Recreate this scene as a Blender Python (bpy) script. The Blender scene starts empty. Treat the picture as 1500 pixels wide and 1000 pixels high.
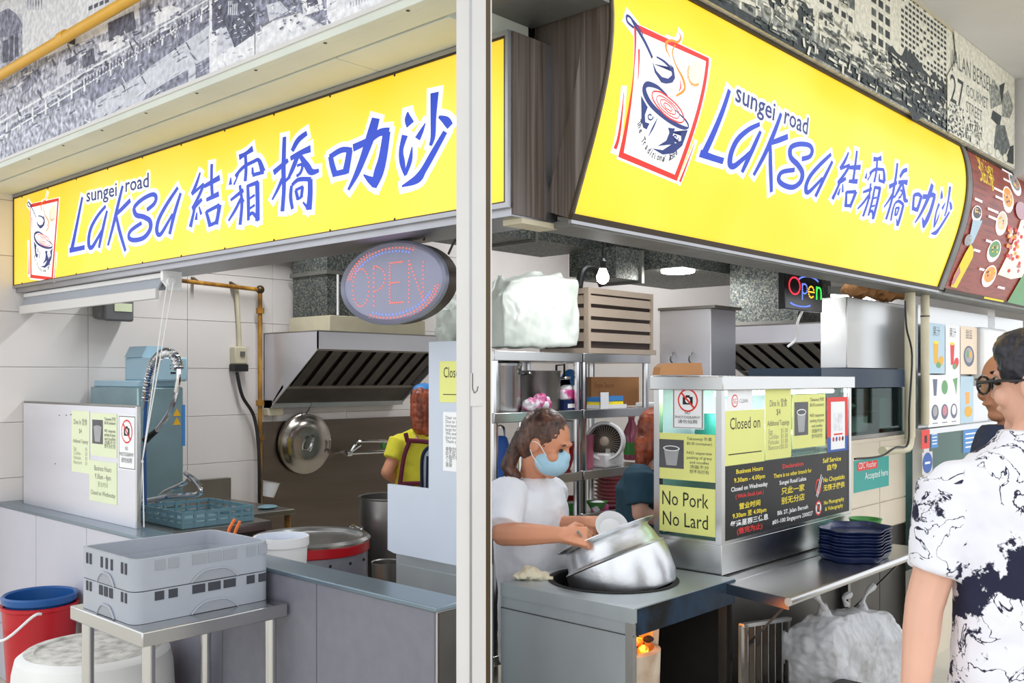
import bpy, bmesh, math, random
from mathutils import Vector as V, Matrix
random.seed(7)
S = bpy.context.scene
COL = S.collection
R = math.radians

# ------------------------------------------------------------------ camera
F, HZ, CH = 1400.0, 553.0, 1.55        # focal length in pixels, horizon row, eye height
FX, FY = .737, .676                    # the way the camera looks (x runs along the right front, y along the left front)
cd = bpy.data.cameras.new('camera'); cd.sensor_width = 36; cd.lens = F/1500*36
cd.shift_y = (HZ-500)/1500; cd.clip_start = .05
cam = bpy.data.objects.new('camera', cd); COL.objects.link(cam)
cam.location = (0, 0, CH); cam.rotation_euler = (R(90), 0, math.atan2(FY, FX)-R(90))
S.camera = cam

# ------------------------------------------------------------------ world, light, exposure
w = bpy.data.worlds.new('sky'); S.world = w; w.use_nodes = True
bg = w.node_tree.nodes['Background']; bg.inputs[0].default_value = (.93, .96, 1, 1); bg.inputs[1].default_value = 1.2
vs = S.view_settings; vs.view_transform = 'Standard'; vs.look = 'None'; vs.gamma = 1; vs.exposure = .42
vs.use_curve_mapping = False

def area(name, loc, aim, sx, sy, power, col=(1, 1, 1)):
    l = bpy.data.lights.new(name, 'AREA'); l.shape = 'RECTANGLE'; l.size = sx; l.size_y = sy; l.energy = power; l.color = col
    o = bpy.data.objects.new(name, l); COL.objects.link(o); o.location = loc
    o.rotation_euler = (V(aim)-V(loc)).to_track_quat('-Z', 'Y').to_euler(); return o

# ------------------------------------------------------------------ pixel -> point of the place
def ray(px, py):
    a = (px-750)/F; b = (HZ-py)/F
    return V((FX+FY*a, FY-FX*a, b))
def P(px, py, x=None, y=None, z=None, d=None):
    r = ray(px, py)
    if d is None:
        d = x/r.x if x is not None else y/r.y if y is not None else (z-CH)/r.z
    return V((r.x*d, r.y*d, CH+r.z*d))

# ------------------------------------------------------------------ materials
def C(r, g, b):
    f = lambda c: (c/255/12.92 if c <= 10 else ((c/255+.055)/1.055)**2.4)
    return (f(r), f(g), f(b), 1)
MATS = {}
def mk(name, rgb, rough=.5, metal=0, var=.05, scale=6, bump=0, bscale=60, stretch=(1, 1, 1), emit=None, es=0, coat=0, spec=.5, rvar=0):
    m = bpy.data.materials.new(name); m.use_nodes = True; nt = m.node_tree; N = nt.nodes; L = nt.links
    p = N['Principled BSDF']; c = C(*rgb)
    p.inputs['Base Color'].default_value = c; p.inputs['Roughness'].default_value = rough
    p.inputs['Metallic'].default_value = metal; p.inputs['Coat Weight'].default_value = coat
    p.inputs['Specular IOR Level'].default_value = spec
    if emit: p.inputs['Emission Color'].default_value = C(*emit); p.inputs['Emission Strength'].default_value = es
    if var or bump or rvar:
        tc = N.new('ShaderNodeTexCoord'); mp = N.new('ShaderNodeMapping'); mp.inputs['Scale'].default_value = stretch
        L.new(tc.outputs['Object'], mp.inputs[0])
        n = N.new('ShaderNodeTexNoise'); n.inputs['Scale'].default_value = scale; n.inputs['Detail'].default_value = 4
        L.new(mp.outputs[0], n.inputs['Vector'])
        if var:
            cr = N.new('ShaderNodeValToRGB'); cr.color_ramp.elements[0].position = .3; cr.color_ramp.elements[1].position = .7
            cr.color_ramp.elements[0].color = tuple(k*(1-var) for k in c[:3])+(1,)
            cr.color_ramp.elements[1].color = tuple(min(1, k*(1+var)) for k in c[:3])+(1,)
            L.new(n.outputs[0], cr.inputs[0]); L.new(cr.outputs[0], p.inputs['Base Color'])
        if rvar:
            mr = N.new('ShaderNodeMapRange'); mr.inputs[3].default_value = max(.03, rough-rvar); mr.inputs[4].default_value = rough+rvar
            L.new(n.outputs[0], mr.inputs[0]); L.new(mr.outputs[0], p.inputs['Roughness'])
        if bump:
            n2 = N.new('ShaderNodeTexNoise'); n2.inputs['Scale'].default_value = bscale; n2.inputs['Detail'].default_value = 3
            L.new(mp.outputs[0], n2.inputs['Vector'])
            b = N.new('ShaderNodeBump'); b.inputs['Strength'].default_value = bump; b.inputs['Distance'].default_value = .01
            L.new(n2.outputs[0], b.inputs['Height']); L.new(b.outputs[0], p.inputs['Normal'])
    MATS[name] = m; return m
def mcols(name, stops, scale, rough=.5, stretch=(1, 1, 1), detail=5, metal=0, bump=0, tex='noise', dist=0, emit=0, coat=0):
    """noise or cells run through a ramp of several colours"""
    m = bpy.data.materials.new(name); m.use_nodes = True; nt = m.node_tree; N = nt.nodes; L = nt.links
    p = N['Principled BSDF']; p.inputs['Roughness'].default_value = rough; p.inputs['Metallic'].default_value = metal; p.inputs['Coat Weight'].default_value = coat
    tc = N.new('ShaderNodeTexCoord'); mp = N.new('ShaderNodeMapping'); mp.inputs['Scale'].default_value = stretch
    L.new(tc.outputs['Object'], mp.inputs[0])
    if tex == 'noise':
        n = N.new('ShaderNodeTexNoise'); n.inputs['Scale'].default_value = scale; n.inputs['Detail'].default_value = detail; n.inputs['Distortion'].default_value = dist; out = n.outputs[0]
    else:
        n = N.new('ShaderNodeTexVoronoi'); n.inputs['Scale'].default_value = scale; out = n.outputs['Color']
    L.new(mp.outputs[0], n.inputs['Vector'])
    cr = N.new('ShaderNodeValToRGB'); e = cr.color_ramp.elements
    while len(e) < len(stops): e.new(.5)
    for k, (pos, rgb) in enumerate(stops): e[k].position = pos; e[k].color = C(*rgb)
    L.new(out, cr.inputs[0]); L.new(cr.outputs[0], p.inputs['Base Color'])
    if emit: L.new(cr.outputs[0], p.inputs['Emission Color']); p.inputs['Emission Strength'].default_value = emit
    if bump:
        b = N.new('ShaderNodeBump'); b.inputs['Strength'].default_value = bump; b.inputs['Distance'].default_value = .01
        L.new(out, b.inputs['Height']); L.new(b.outputs[0], p.inputs['Normal'])
    MATS[name] = m; return m
def mlight(name, base, e0, e1, es):
    """a backlit sign face: the lamps behind it shine through a little unevenly"""
    m = mk(name, base, .35, 0, 0); nt = m.node_tree; N = nt.nodes; L = nt.links; p = N['Principled BSDF']
    tc = N.new('ShaderNodeTexCoord'); n = N.new('ShaderNodeTexNoise'); n.inputs['Scale'].default_value = 2.2; n.inputs['Detail'].default_value = 1
    L.new(tc.outputs['Object'], n.inputs['Vector']); cr = N.new('ShaderNodeValToRGB'); e = cr.color_ramp.elements
    e[0].position = .35; e[1].position = .68; e[0].color = C(*e0); e[1].color = C(*e1)
    L.new(n.outputs[0], cr.inputs[0]); L.new(cr.outputs[0], p.inputs['Emission Color']); p.inputs['Emission Strength'].default_value = es; return m
def mglass(name, tint=(235, 245, 242), refl=.12):
    m = bpy.data.materials.new(name); m.use_nodes = True; nt = m.node_tree; N = nt.nodes; L = nt.links
    N.remove(N['Principled BSDF']); o = N['Material Output']
    t = N.new('ShaderNodeBsdfTransparent'); t.inputs[0].default_value = C(*tint)
    g = N.new('ShaderNodeBsdfGlossy'); g.inputs['Roughness'].default_value = .03
    lw0 = N.new('ShaderNodeLayerWeight'); lw0.inputs[0].default_value = .5; pw = N.new('ShaderNodeMath'); pw.operation = 'POWER'; pw.inputs[1].default_value = 5; L.new(lw0.outputs['Facing'], pw.inputs[0])
    lw = N.new('ShaderNodeMath'); lw.operation = 'MULTIPLY_ADD'; lw.inputs[1].default_value = .5; lw.inputs[2].default_value = .028; L.new(pw.outputs[0], lw.inputs[0])
    mx = N.new('ShaderNodeMixShader'); L.new(lw.outputs[0], mx.inputs[0]); L.new(t.outputs[0], mx.inputs[1]); L.new(g.outputs[0], mx.inputs[2])
    L.new(mx.outputs[0], o.inputs[0]); MATS[name] = m; return m

mk('steel', (200, 200, 199), .25, 1, .03, 3, rvar=.05, stretch=(1, 1, 3))
mk('steel_tube', (214, 214, 214), .16, 1, 0)
mk('steel_lid', (176, 170, 162), .17, 1, .04, 4)
mk('steel_dull', (150, 147, 143), .38, 1, .12, 4, rvar=.08)
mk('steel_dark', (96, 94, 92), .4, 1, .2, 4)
mk('steel_sheet', (224, 224, 231), .42, .8, .04, 2, rvar=.08, stretch=(.6, .6, 3))
mk('steel_splash', (136, 124, 114), .34, 1, .12, 2.5, stretch=(.4, .4, 4))
mk('steel_front', (176, 184, 188), .42, .75, .1, 3, rvar=.08)
mk('chrome', (225, 225, 225), .1, 1, 0)
mk('aluminium', (216, 218, 221), .32, 1, .06, 9, bump=.1, bscale=30, rvar=.07)
mk('aluminium_edge', (168, 168, 172), .35, .9, .06)
mk('white_paint', (212, 210, 207), .45, 0, .02)
mk('white_board', (198, 207, 220), .3, 0, .02)
mk('bronze', (84, 68, 46), .4, .6, .1)
mk('cream_paint', (212, 217, 206), .55, 0, .05, 3)
mk('ceiling_paint', (216, 216, 216), .7, 0, .02)
mk('tile_white', (228, 222, 219), .25, 0, .02, 3)
mk('grout', (216, 210, 207), .8, 0, .03)
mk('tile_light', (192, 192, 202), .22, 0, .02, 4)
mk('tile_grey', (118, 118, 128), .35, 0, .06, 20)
mk('cap_steel', (128, 144, 156), .3, .75, .05)
mk('floor_tile', (206, 200, 186), .6, 0, .08, 5)
mlight('yellow_light', (250, 208, 30), (255, 204, 16), (255, 226, 90), .34)
mlight('yellow_light_left', (250, 210, 44), (255, 206, 30), (255, 226, 110), .32)
mk('print_blue', (24, 66, 200), .4, 0, 0, emit=(30, 76, 220), es=.12)
mk('print_navy', (26, 50, 124), .4, 0, 0, emit=(30, 56, 140), es=.08)
mk('print_white', (250, 250, 250), .4, 0, 0, emit=(255, 255, 255), es=.35)
mk('print_red', (222, 36, 26), .4, 0, 0, emit=(232, 52, 38), es=.2)
mk('print_orange', (240, 140, 40), .4, 0, 0, emit=(240, 140, 40), es=.3)
mk('print_pale', (255, 226, 200), .4, 0, 0, emit=(255, 226, 200), es=.3)
mk('print_dark', (40, 40, 60), .5, 0, 0)
mk('sign_dark', (58, 46, 30), .5, .2, .1)
mcols('wood_laminate', [(.3, (52, 44, 40)), (.45, (104, 94, 88)), (.56, (78, 66, 58)), (.7, (140, 130, 124))], 26, .4, stretch=(1, 1, .02), detail=4)
mcols('galvanised', [(.15, (66, 74, 76)), (.5, (98, 104, 104)), (.85, (150, 150, 138))], 130, .5, tex='cells', metal=.6)
mk('duct_grey', (128, 128, 124), .5, .5, .15, 8)
mk('beige_metal', (205, 196, 170), .5, 0, .08)
mk('yellow_pipe', (226, 170, 34), .4, 0, .08)
mcols('old_pipe', [(.3, (70, 42, 18)), (.5, (160, 110, 34)), (.7, (206, 156, 56))], 14, .5, stretch=(1, 1, .4))
mk('black', (22, 22, 24), .45, 0, .1)
mk('black_gloss', (16, 16, 18), .2, 0, 0)
mk('board_black', (11, 10, 10), .5, 0, .05)
mk('grey_meter', (104, 104, 106), .5, 0, .06)
mk('grey_plastic', (164, 169, 178), .42, 0, .03, 10)
mk('grey_hole', (58, 60, 68), .7, 0, 0)
mk('teal_plastic', (110, 146, 158), .45, 0, .06)
mk('machine_blue', (168, 200, 216), .3, 0, .03)
mk('machine_body', (150, 178, 184), .25, .6, .12, 4)
mk('red_plastic', (184, 18, 32), .35, 0, .04)
mk('blue_plastic', (22, 84, 150), .35, 0, .05)
mk('white_plastic', (236, 236, 236), .4, 0, .03)
mk('tub_plastic', (226, 226, 224), .5, 0, .05, 5)
mcols('tub_base', [(.3, (150, 148, 144)), (.5, (196, 194, 188)), (.7, (216, 214, 208))], 24, .7)
mk('note_yellow', (232, 234, 140), .6, 0, .02)
mk('note_pale', (226, 234, 198), .6, 0, .02)
mk('paper_white', (244, 245, 246), .5, 0, .01)
mk('ink', (26, 26, 26), .6, 0, 0)
mk('ink_soft', (98, 98, 92), .6, 0, 0)
mk('ink_grey', (150, 152, 128), .6, 0, 0)
mk('ink_yellow', (250, 226, 40), .5, 0, 0)
mk('ink_red', (228, 44, 36), .5, 0, 0)
mk('ink_white', (246, 246, 246), .5, 0, 0)
mk('photo_grey', (84, 84, 88), .5, 0, .15, 12)
mk('photo_light', (166, 166, 168), .5, 0, .1, 12)
mk('label_blue', (30, 84, 168), .5, 0, .02)
mk('label_sky', (62, 136, 206), .5, 0, .02)
mk('label_teal', (42, 158, 150), .5, 0, .02)
mk('led_red', (244, 120, 100), .4, 0, 0, emit=(255, 120, 96), es=.5)
mk('led_blue', (110, 130, 250), .4, 0, 0, emit=(110, 140, 255), es=.8)
mk('led_green', (60, 220, 80), .4, 0, 0, emit=(60, 240, 80), es=1.2)
mk('led_amber', (250, 180, 40), .4, 0, 0, emit=(255, 180, 40), es=1.2)
mk('led_red_bright', (255, 40, 60), .4, 0, 0, emit=(255, 40, 60), es=1.6)
mk('led_panel', (146, 148, 172), .5, 0, .03)
mk('led_rim', (128, 132, 150), .35, .3, .03)
mk('dark_rim', (62, 54, 48), .45, .2, .1)
mk('lamp_white', (255, 255, 255), .4, 0, 0, emit=(255, 250, 244), es=14)
mk('tube_white', (255, 255, 255), .4, 0, 0, emit=(246, 250, 255), es=6)
mcols('bag_white', [(.3, (196, 206, 198)), (.6, (222, 228, 222))], 9, .35, bump=.5)
mcols('bag_grey', [(.3, (176, 177, 180)), (.6, (208, 209, 212))], 9, .4, bump=1.0, dist=1.2)
mk('cooler_beige', (176, 160, 144), .5, 0, .05)
mk('cooler_dark', (56, 44, 38), .6, 0, .1)
mk('cardboard', (184, 132, 84), .8, 0, .06)
mk('cardboard_dark', (136, 84, 48), .8, 0, .06)
mk('pink_plastic', (206, 120, 132), .4, 0, .05)
mk('pink_clear', (168, 84, 108), .2, 0, .08, coat=.3)
mk('green_plastic', (70, 150, 70), .35, 0, .06)
mk('tray_blue', (22, 38, 84), .28, 0, .06)
mk('rag_cloth', (214, 204, 178), .9, 0, .1, 10, bump=.4)
mk('brown_cloth', (170, 122, 76), .85, 0, .22, 8, bump=.6, bscale=20)
mk('soot', (24, 20, 18), .8, 0, .5, 8)
mcols('burnt_blue', [(.35, (14, 14, 16)), (.5, (30, 58, 84)), (.66, (20, 24, 30)), (.8, (70, 90, 104))], 5, .35, metal=.5)
mcols('clay', [(.3, (150, 110, 80)), (.6, (206, 190, 168))], 8, .8)
mcols('embers', [(.4, (60, 16, 6)), (.52, (255, 84, 10)), (.62, (255, 190, 60))], 22, .8, emit=3.5)
mk('char', (46, 40, 40), .9, 0, .5, 30)
mk('navy_panel', (26, 52, 76), .4, 0, .04)
mk('beige_panel', (212, 200, 180), .4, 0, .03)
mk('juice', (70, 20, 24), .2, 0, .1)
mglass('glass'); mglass('glass_green', (196, 224, 216))
mk('skin_pale', (222, 172, 148), .55, 0, .04, 12)
mk('skin_tan', (212, 146, 112), .55, 0, .05, 12)
mk('skin_deep', (176, 122, 92), .55, 0, .05, 12)
mcols('hair_black', [(.35, (14, 14, 18)), (.6, (44, 44, 54))], 40, .35, stretch=(1, 1, .15))
mcols('hair_brown', [(.35, (42, 28, 24)), (.6, (110, 74, 58))], 40, .4, stretch=(1, 1, .15))
mcols('hair_red', [(.35, (104, 44, 26)), (.6, (172, 84, 50))], 40, .4, stretch=(1, 1, .15))
mk('tee_white', (236, 237, 243), .85, 0, .02, bump=.25, bscale=9)
mk('tee_teal', (44, 76, 92), .85, 0, .05, bump=.25, bscale=9)
mk('tee_yellow', (226, 216, 60), .85, 0, .05, bump=.25, bscale=9)
mk('tee_navy', (28, 42, 72), .85, 0, .05, bump=.2, bscale=9)
mk('maroon', (104, 30, 52), .8, 0, .05)
mk('mask_blue', (170, 210, 230), .8, 0, .03)
mk('trousers', (40, 42, 50), .9, 0, .05)

# ------------------------------------------------------------------ mesh collector
class MB:
    def __init__(s): s.v = []; s.f = []; s.m = []; s.k = 0
    def add(s, vs, fs, k=None):
        n = len(s.v); s.v += [V(p) for p in vs]; s.f += [tuple(i+n for i in f) for f in fs]; s.m += [s.k if k is None else k]*len(fs); return s
    def obox(s, c, ax, ay, az, k=None):
        c = V(c); ax = V(ax); ay = V(ay); az = V(az)
        if ax.cross(ay).dot(az) < 0: ay = -ay
        vs = [c+ax*i+ay*j+az*l for l in (-1, 1) for j in (-1, 1) for i in (-1, 1)]
        return s.add(vs, [(0, 2, 3, 1), (4, 5, 7, 6), (0, 1, 5, 4), (2, 6, 7, 3), (0, 4, 6, 2), (1, 3, 7, 5)], k)
    def box(s, x0, y0, z0, x1, y1, z1, k=None):
        return s.obox(((x0+x1)/2, (y0+y1)/2, (z0+z1)/2), (abs(x1-x0)/2, 0, 0), (0, abs(y1-y0)/2, 0), (0, 0, abs(z1-z0)/2), k)
    def bar(s, a, b, w, h=None, up=(0, 0, 1), k=None):
        a = V(a); b = V(b); t = (b-a).normalized(); u = V(up)
        if abs(t.dot(u)) > .95: u = V((1, 0, 0))
        sd = t.cross(u).normalized(); u = sd.cross(t); h = h or w
        return s.obox((a+b)/2, (b-a)/2, sd*w/2, u*h/2, k)
    def tube(s, pts, r, n=8, k=None, closed=False):
        pts = [V(p) for p in pts]; m = len(pts); rs = r if isinstance(r, (list, tuple)) else [r]*m
        t0 = (pts[1]-pts[0]).normalized(); u = V((0, 0, 1)) if abs(t0.z) < .9 else V((1, 0, 0)); u = (u-t0*u.dot(t0)).normalized()
        vs = []; fs = []
        for i, p in enumerate(pts):
            t = (pts[(i+1) % m]-pts[i-1]) if closed else pts[min(i+1, m-1)]-pts[max(i-1, 0)]
            t.normalize(); u = (u-t*u.dot(t)); u = u.normalized() if u.length > 1e-6 else t.orthogonal().normalized(); q = t.cross(u)
            for j in range(n):
                a = 2*math.pi*j/n; vs.append(p+(u*math.cos(a)+q*math.sin(a))*rs[i])
        for i in range(m if closed else m-1):
            for j in range(n):
                i2 = (i+1) % m; fs.append((i*n+j, i*n+(j+1) % n, i2*n+(j+1) % n, i2*n+j))
        if not closed: fs += [tuple(range(n))[::-1], tuple(range((m-1)*n, m*n))]
        return s.add(vs, fs, k)
    def lathe(s, prof, c=(0, 0, 0), ax=(0, 0, 1), n=28, k=None, sx=1, up=None, caps=True):
        c = V(c); ax = V(ax).normalized(); u = V(up) if up else ax.orthogonal(); u = (u-ax*u.dot(ax)).normalized(); q = ax.cross(u)
        vs = []; fs = []; m = len(prof)
        for r, h in prof:
            for j in range(n):
                a = 2*math.pi*j/n; vs.append(c+ax*h+(u*math.cos(a)*sx+q*math.sin(a))*max(r, 1e-5))
        for i in range(m-1):
            for j in range(n): fs.append((i*n+j, i*n+(j+1) % n, (i+1)*n+(j+1) % n, (i+1)*n+j))
        if caps: fs += [tuple(range(n))[::-1], tuple(range((m-1)*n, m*n))]
        return s.add(vs, fs, k)
    def prism(s, pts, vec, k=None):
        pts = [V(p) for p in pts]; vec = V(vec); n = len(pts)
        nn = V((0, 0, 0))
        for i in range(n): nn += (pts[i]-pts[0]).cross(pts[(i+1) % n]-pts[0])
        if nn.dot(vec) > 0: pts = pts[::-1]
        return s.add(pts+[p+vec for p in pts], [tuple(range(n)), tuple(range(2*n-1, n-1, -1))]+[(i, i+n, (i+1) % n+n, (i+1) % n) for i in range(n)], k)
    def ell(s, c, rx, ry=None, rz=None, X=None, n=14, k=None):
        ry = ry or rx; rz = rz or rx; c = V(c); vs = []; fs = []; m = max(6, n*2//3)
        for i in range(m+1):
            t = math.pi*i/m
            for j in range(n):
                a = 2*math.pi*j/n; p = V((rx*math.sin(t)*math.cos(a), ry*math.sin(t)*math.sin(a), -rz*math.cos(t)))
                vs.append(c+(X @ p if X else p))
        for i in range(m):
            for j in range(n): fs.append((i*n+j, i*n+(j+1) % n, (i+1)*n+(j+1) % n, (i+1)*n+j))
        return s.add(vs, fs, k)
    def quad(s, a, b, c, d, k=None): return s.add([a, b, c, d], [(0, 1, 2, 3)], k)
    def mesh(s, name, mats, o=V((0, 0, 0)), smooth=35):
        me = bpy.data.meshes.new(name); me.from_pydata([p-o for p in s.v], [], s.f)
        for m in (mats if isinstance(mats, (list, tuple)) else [mats]): me.materials.append(MATS[m])
        if max(s.m, default=0): me.polygons.foreach_set('material_index', s.m)
        if smooth:
            me.polygons.foreach_set('use_smooth', [True]*len(me.polygons)); me.update(); me.set_sharp_from_angle(angle=R(smooth))
        me.update(); return me
    def build(s, name, mats, parent=None, smooth=35, bevel=0, o=None):
        if o is None: o = ORG.get(parent.name, V((0, 0, 0))) if parent else V((0, 0, 0))
        ob = bpy.data.objects.new(name, s.mesh(name, mats, o, smooth)); COL.objects.link(ob)
        if parent: ob.parent = parent
        else: ob.location = o
        ORG[ob.name] = o
        if bevel:
            b = ob.modifiers.new('bevel', 'BEVEL'); b.width = bevel; b.segments = 2; b.limit_method = 'ANGLE'; b.angle_limit = R(40)
        return ob
    def solo(s, name, mats, label, cat, group=None, smooth=35, bevel=0):
        lo = [min(p[i] for p in s.v) for i in range(3)]; hi = [max(p[i] for p in s.v) for i in range(3)]
        ob = s.build(name, mats, None, smooth, bevel, V(((lo[0]+hi[0])/2, (lo[1]+hi[1])/2, lo[2]))); tag(ob, label, cat, group); return ob
    def struct(s, name, mats, parent=None, smooth=35, bevel=0):
        ob = s.build(name, mats, parent, smooth, bevel)
        if not parent: ob['kind'] = 'structure'
        return ob
ORG = {}
def tag(o, label, cat, group=None):
    o['label'] = label; o['category'] = cat
    if group: o['group'] = group
    return o
def thing(name, label, cat, loc=(0, 0, 0), group=None):
    o = bpy.data.objects.new(name, None); COL.objects.link(o); o.location = loc; o.empty_display_size = .05
    ORG[o.name] = V(loc); return tag(o, label, cat, group)
def dup(o, loc, label=None, parent=None, rotz=0):
    c = o.copy(); COL.objects.link(c); c.parent = parent
    if parent is None:
        c.location = loc; ORG[c.name] = V(loc); c.rotation_euler.z += rotz
        if label: c['label'] = label
    for ch in o.children: dup(ch, None, None, c)
    return c
def pieces(name, items, mat, parent, smooth=0, bevel=0):
    """alike pieces that share one mesh: items are positions of a unit built by the caller's MB"""
    base = None; mb, locs = items
    for l in locs:
        if base is None:
            base = mb.build(name, mat, parent, smooth, bevel, o=V((0, 0, 0))); ob = base
        else:
            ob = base.copy(); COL.objects.link(ob); ob.parent = parent
        ob.location = V(l)-ORG.get(parent.name, V((0, 0, 0)))
def spline(pts, m=8, closed=False):
    pts = [V(p) for p in pts]; n = len(pts); out = []
    rng = range(n if closed else n-1)
    for i in rng:
        p0 = pts[(i-1) % n] if closed or i > 0 else pts[0]; p1 = pts[i]; p2 = pts[(i+1) % n]; p3 = pts[(i+2) % n] if closed or i+2 < n else pts[n-1]
        for j in range(m):
            t = j/m; out.append(.5*((2*p1)+(p2-p0)*t+(2*p0-5*p1+4*p2-p3)*t*t+(3*p1-p0-3*p2+p3)*t**3))
    if not closed: out.append(pts[-1])
    return out

# ------------------------------------------------------------------ flat print (lettering and pictures on a surface)
_tc = bpy.data.curves.new('type', 'FONT'); _to = bpy.data.objects.new('type', _tc); COL.objects.link(_to)
_cache = {}
def glyphs(body, off=0.0):
    if (body, off) not in _cache:
        _tc.body = body; _tc.size = 1; _tc.resolution_u = 2; _tc.offset = off
        dg = bpy.context.evaluated_depsgraph_get(); dg.update()
        me = bpy.data.meshes.new_from_object(_to.evaluated_get(dg))
        vs = [(p.co.x, p.co.y) for p in me.vertices]; fs = [tuple(p.vertices) for p in me.polygons]; bpy.data.meshes.remove(me)
        xs = [p[0] for p in vs] or [0, 1]
        _cache[(body, off)] = (vs, fs, min(xs), max(xs))
    return _cache[(body, off)]
class Flat:
    """polygons in (u, v) put on a surface by mapf(u, v, height)"""
    def __init__(s, mapf, band=0): s.map = mapf; s.mb = MB(); s.mats = []; s.lay = 0; s.step = .00035; s.band = band; s.cnt = 0; s.ku = 1
    def mi(s, m):
        if m not in s.mats: s.mats.append(m)
        return s.mats.index(m)
    def layer(s, n=1): s.lay += n+s.cnt*.012; s.cnt = 0; return s
    def poly(s, pts, m, dz=0):
        dz += s.cnt*.012; s.cnt += 1
        if sum(a[0]*b[1]-b[0]*a[1] for a, b in zip(pts, pts[1:]+pts[:1])) < 0: pts = pts[::-1]
        if s.band:                     # on a curved front the shape is cut into strips that bend with it
            v0 = min(p[1] for p in pts); v1 = max(p[1] for p in pts); n = max(1, int((v1-v0)/s.band))
            def cut(ps, lim, sg):
                out = []
                for a, b in zip(ps, ps[1:]+ps[:1]):
                    da, db = (a[1]-lim)*sg, (b[1]-lim)*sg
                    if da >= 0: out.append(a)
                    if da*db < 0: t = da/(da-db); out.append((a[0]+(b[0]-a[0])*t, lim))
                return out
            for i in range(n):
                c = cut(cut(pts, v0+(v1-v0)*i/n, 1), v0+(v1-v0)*(i+1)/n, -1)
                if len(c) > 2: s.mb.add([s.map(u, v, (s.lay+dz+1)*s.step) for u, v in c], [tuple(range(len(c)))], s.mi(m))
            return s
        s.mb.add([s.map(u, v, (s.lay+dz+1)*s.step) for u, v in pts], [tuple(range(len(pts)))], s.mi(m)); return s
    def rect(s, u0, v0, u1, v1, m, dz=0, n=1):
        for i in range(n):
            a = u0+(u1-u0)*i/n; b = u0+(u1-u0)*(i+1)/n
            s.poly([(a, v0), (b, v0), (b, v1), (a, v1)], m, dz)
        return s
    def disc(s, u, v, ru, rv, m, n=24, dz=0, rot=0, a0=0, a1=360):
        pts = []
        for i in range(n if a1-a0 >= 360 else n+1):
            a = R(a0+(a1-a0)*i/n); x, y = ru*math.cos(a), rv*math.sin(a); c, q = math.cos(R(rot)), math.sin(R(rot))
            pts.append((u+x*c-y*q, v+x*q+y*c))
        return s.poly(pts, m, dz)
    def stroke(s, pts, m, grow=0, dz=0, sm=5, smooth=True):
        p = [V((a[0], a[1], a[2])) for a in pts]
        if grow:
            d0 = (p[0]-p[1]).xy.normalized()*grow; d1 = (p[-1]-p[-2]).xy.normalized()*grow
            p[0] = p[0]+V((d0.x, d0.y, 0)); p[-1] = p[-1]+V((d1.x, d1.y, 0))
        if smooth and len(p) > 2: p = spline(p, sm)
        elif smooth:
            p = [p[0].lerp(p[1], i/sm) for i in range(sm+1)]
        n = len(p); vs = []
        for i, q in enumerate(p):
            t = (p[min(i+1, n-1)]-p[max(i-1, 0)]).xy; t = t.normalized() if t.length > 1e-9 else V((1, 0)); h = max(q.z, .0004)/2+grow
            vs += [(q.x-t.y*h*s.ku, q.y+t.x*h), (q.x+t.y*h*s.ku, q.y-t.x*h)]
        z = (s.lay+dz+1)*s.step
        s.mb.add([s.map(u, v, z) for u, v in vs], [(2*i, 2*i+1, 2*i+3, 2*i+2) for i in range(n-1)], s.mi(m)); return s
    def text(s, body, u, v, size, m, align='l', xs=1, shear=0, off=0, dz=0, slope=0, width=None):
        vs, fs, x0, x1 = glyphs(body, off)
        if width: xs = width/((x1-x0)*size)
        wd = (x1-x0)*size*xs; u0 = u-(wd/2 if align == 'c' else wd if align == 'r' else 0)
        out = []
        for x, y in vs:
            a = (x-x0)*size*xs+y*size*shear; out.append(s.map(u0+a, v+y*size+slope*a, (s.lay+dz+1)*s.step))
        s.mb.add(out, fs, s.mi(m)); return s
    def build(s, name, parent): return s.mb.build(name, s.mats, parent, smooth=0)
def face(o, U, W=(0, 0, 1)):
    o = V(o); U = V(U).normalized(); W = V(W).normalized(); N = U.cross(W)
    return lambda u, v, h: o+U*u+W*v+N*h
LEFTU, RIGHTU = (0, -1, 0), (1, 0, 0)       # "to the right" on the left front and on the right front
def sheet(name, c, U, wd, ht, mat, label, cat, W=(0, 0, 1), t=.0012, group=None, parent=None):
    """a sheet of paper or board, lower left corner c; returns object and its Flat"""
    U = V(U).normalized(); W = V(W).normalized(); N = U.cross(W); c = V(c)
    mb = MB().obox(c+U*wd/2+W*ht/2-N*t/2, U*wd/2, W*ht/2, N*t/2)
    if parent: ob = mb.build(name, mat, parent, smooth=0)
    else: ob = mb.solo(name, mat, label, cat, group, smooth=0)
    return ob, Flat(face(c, U, W))

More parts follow.
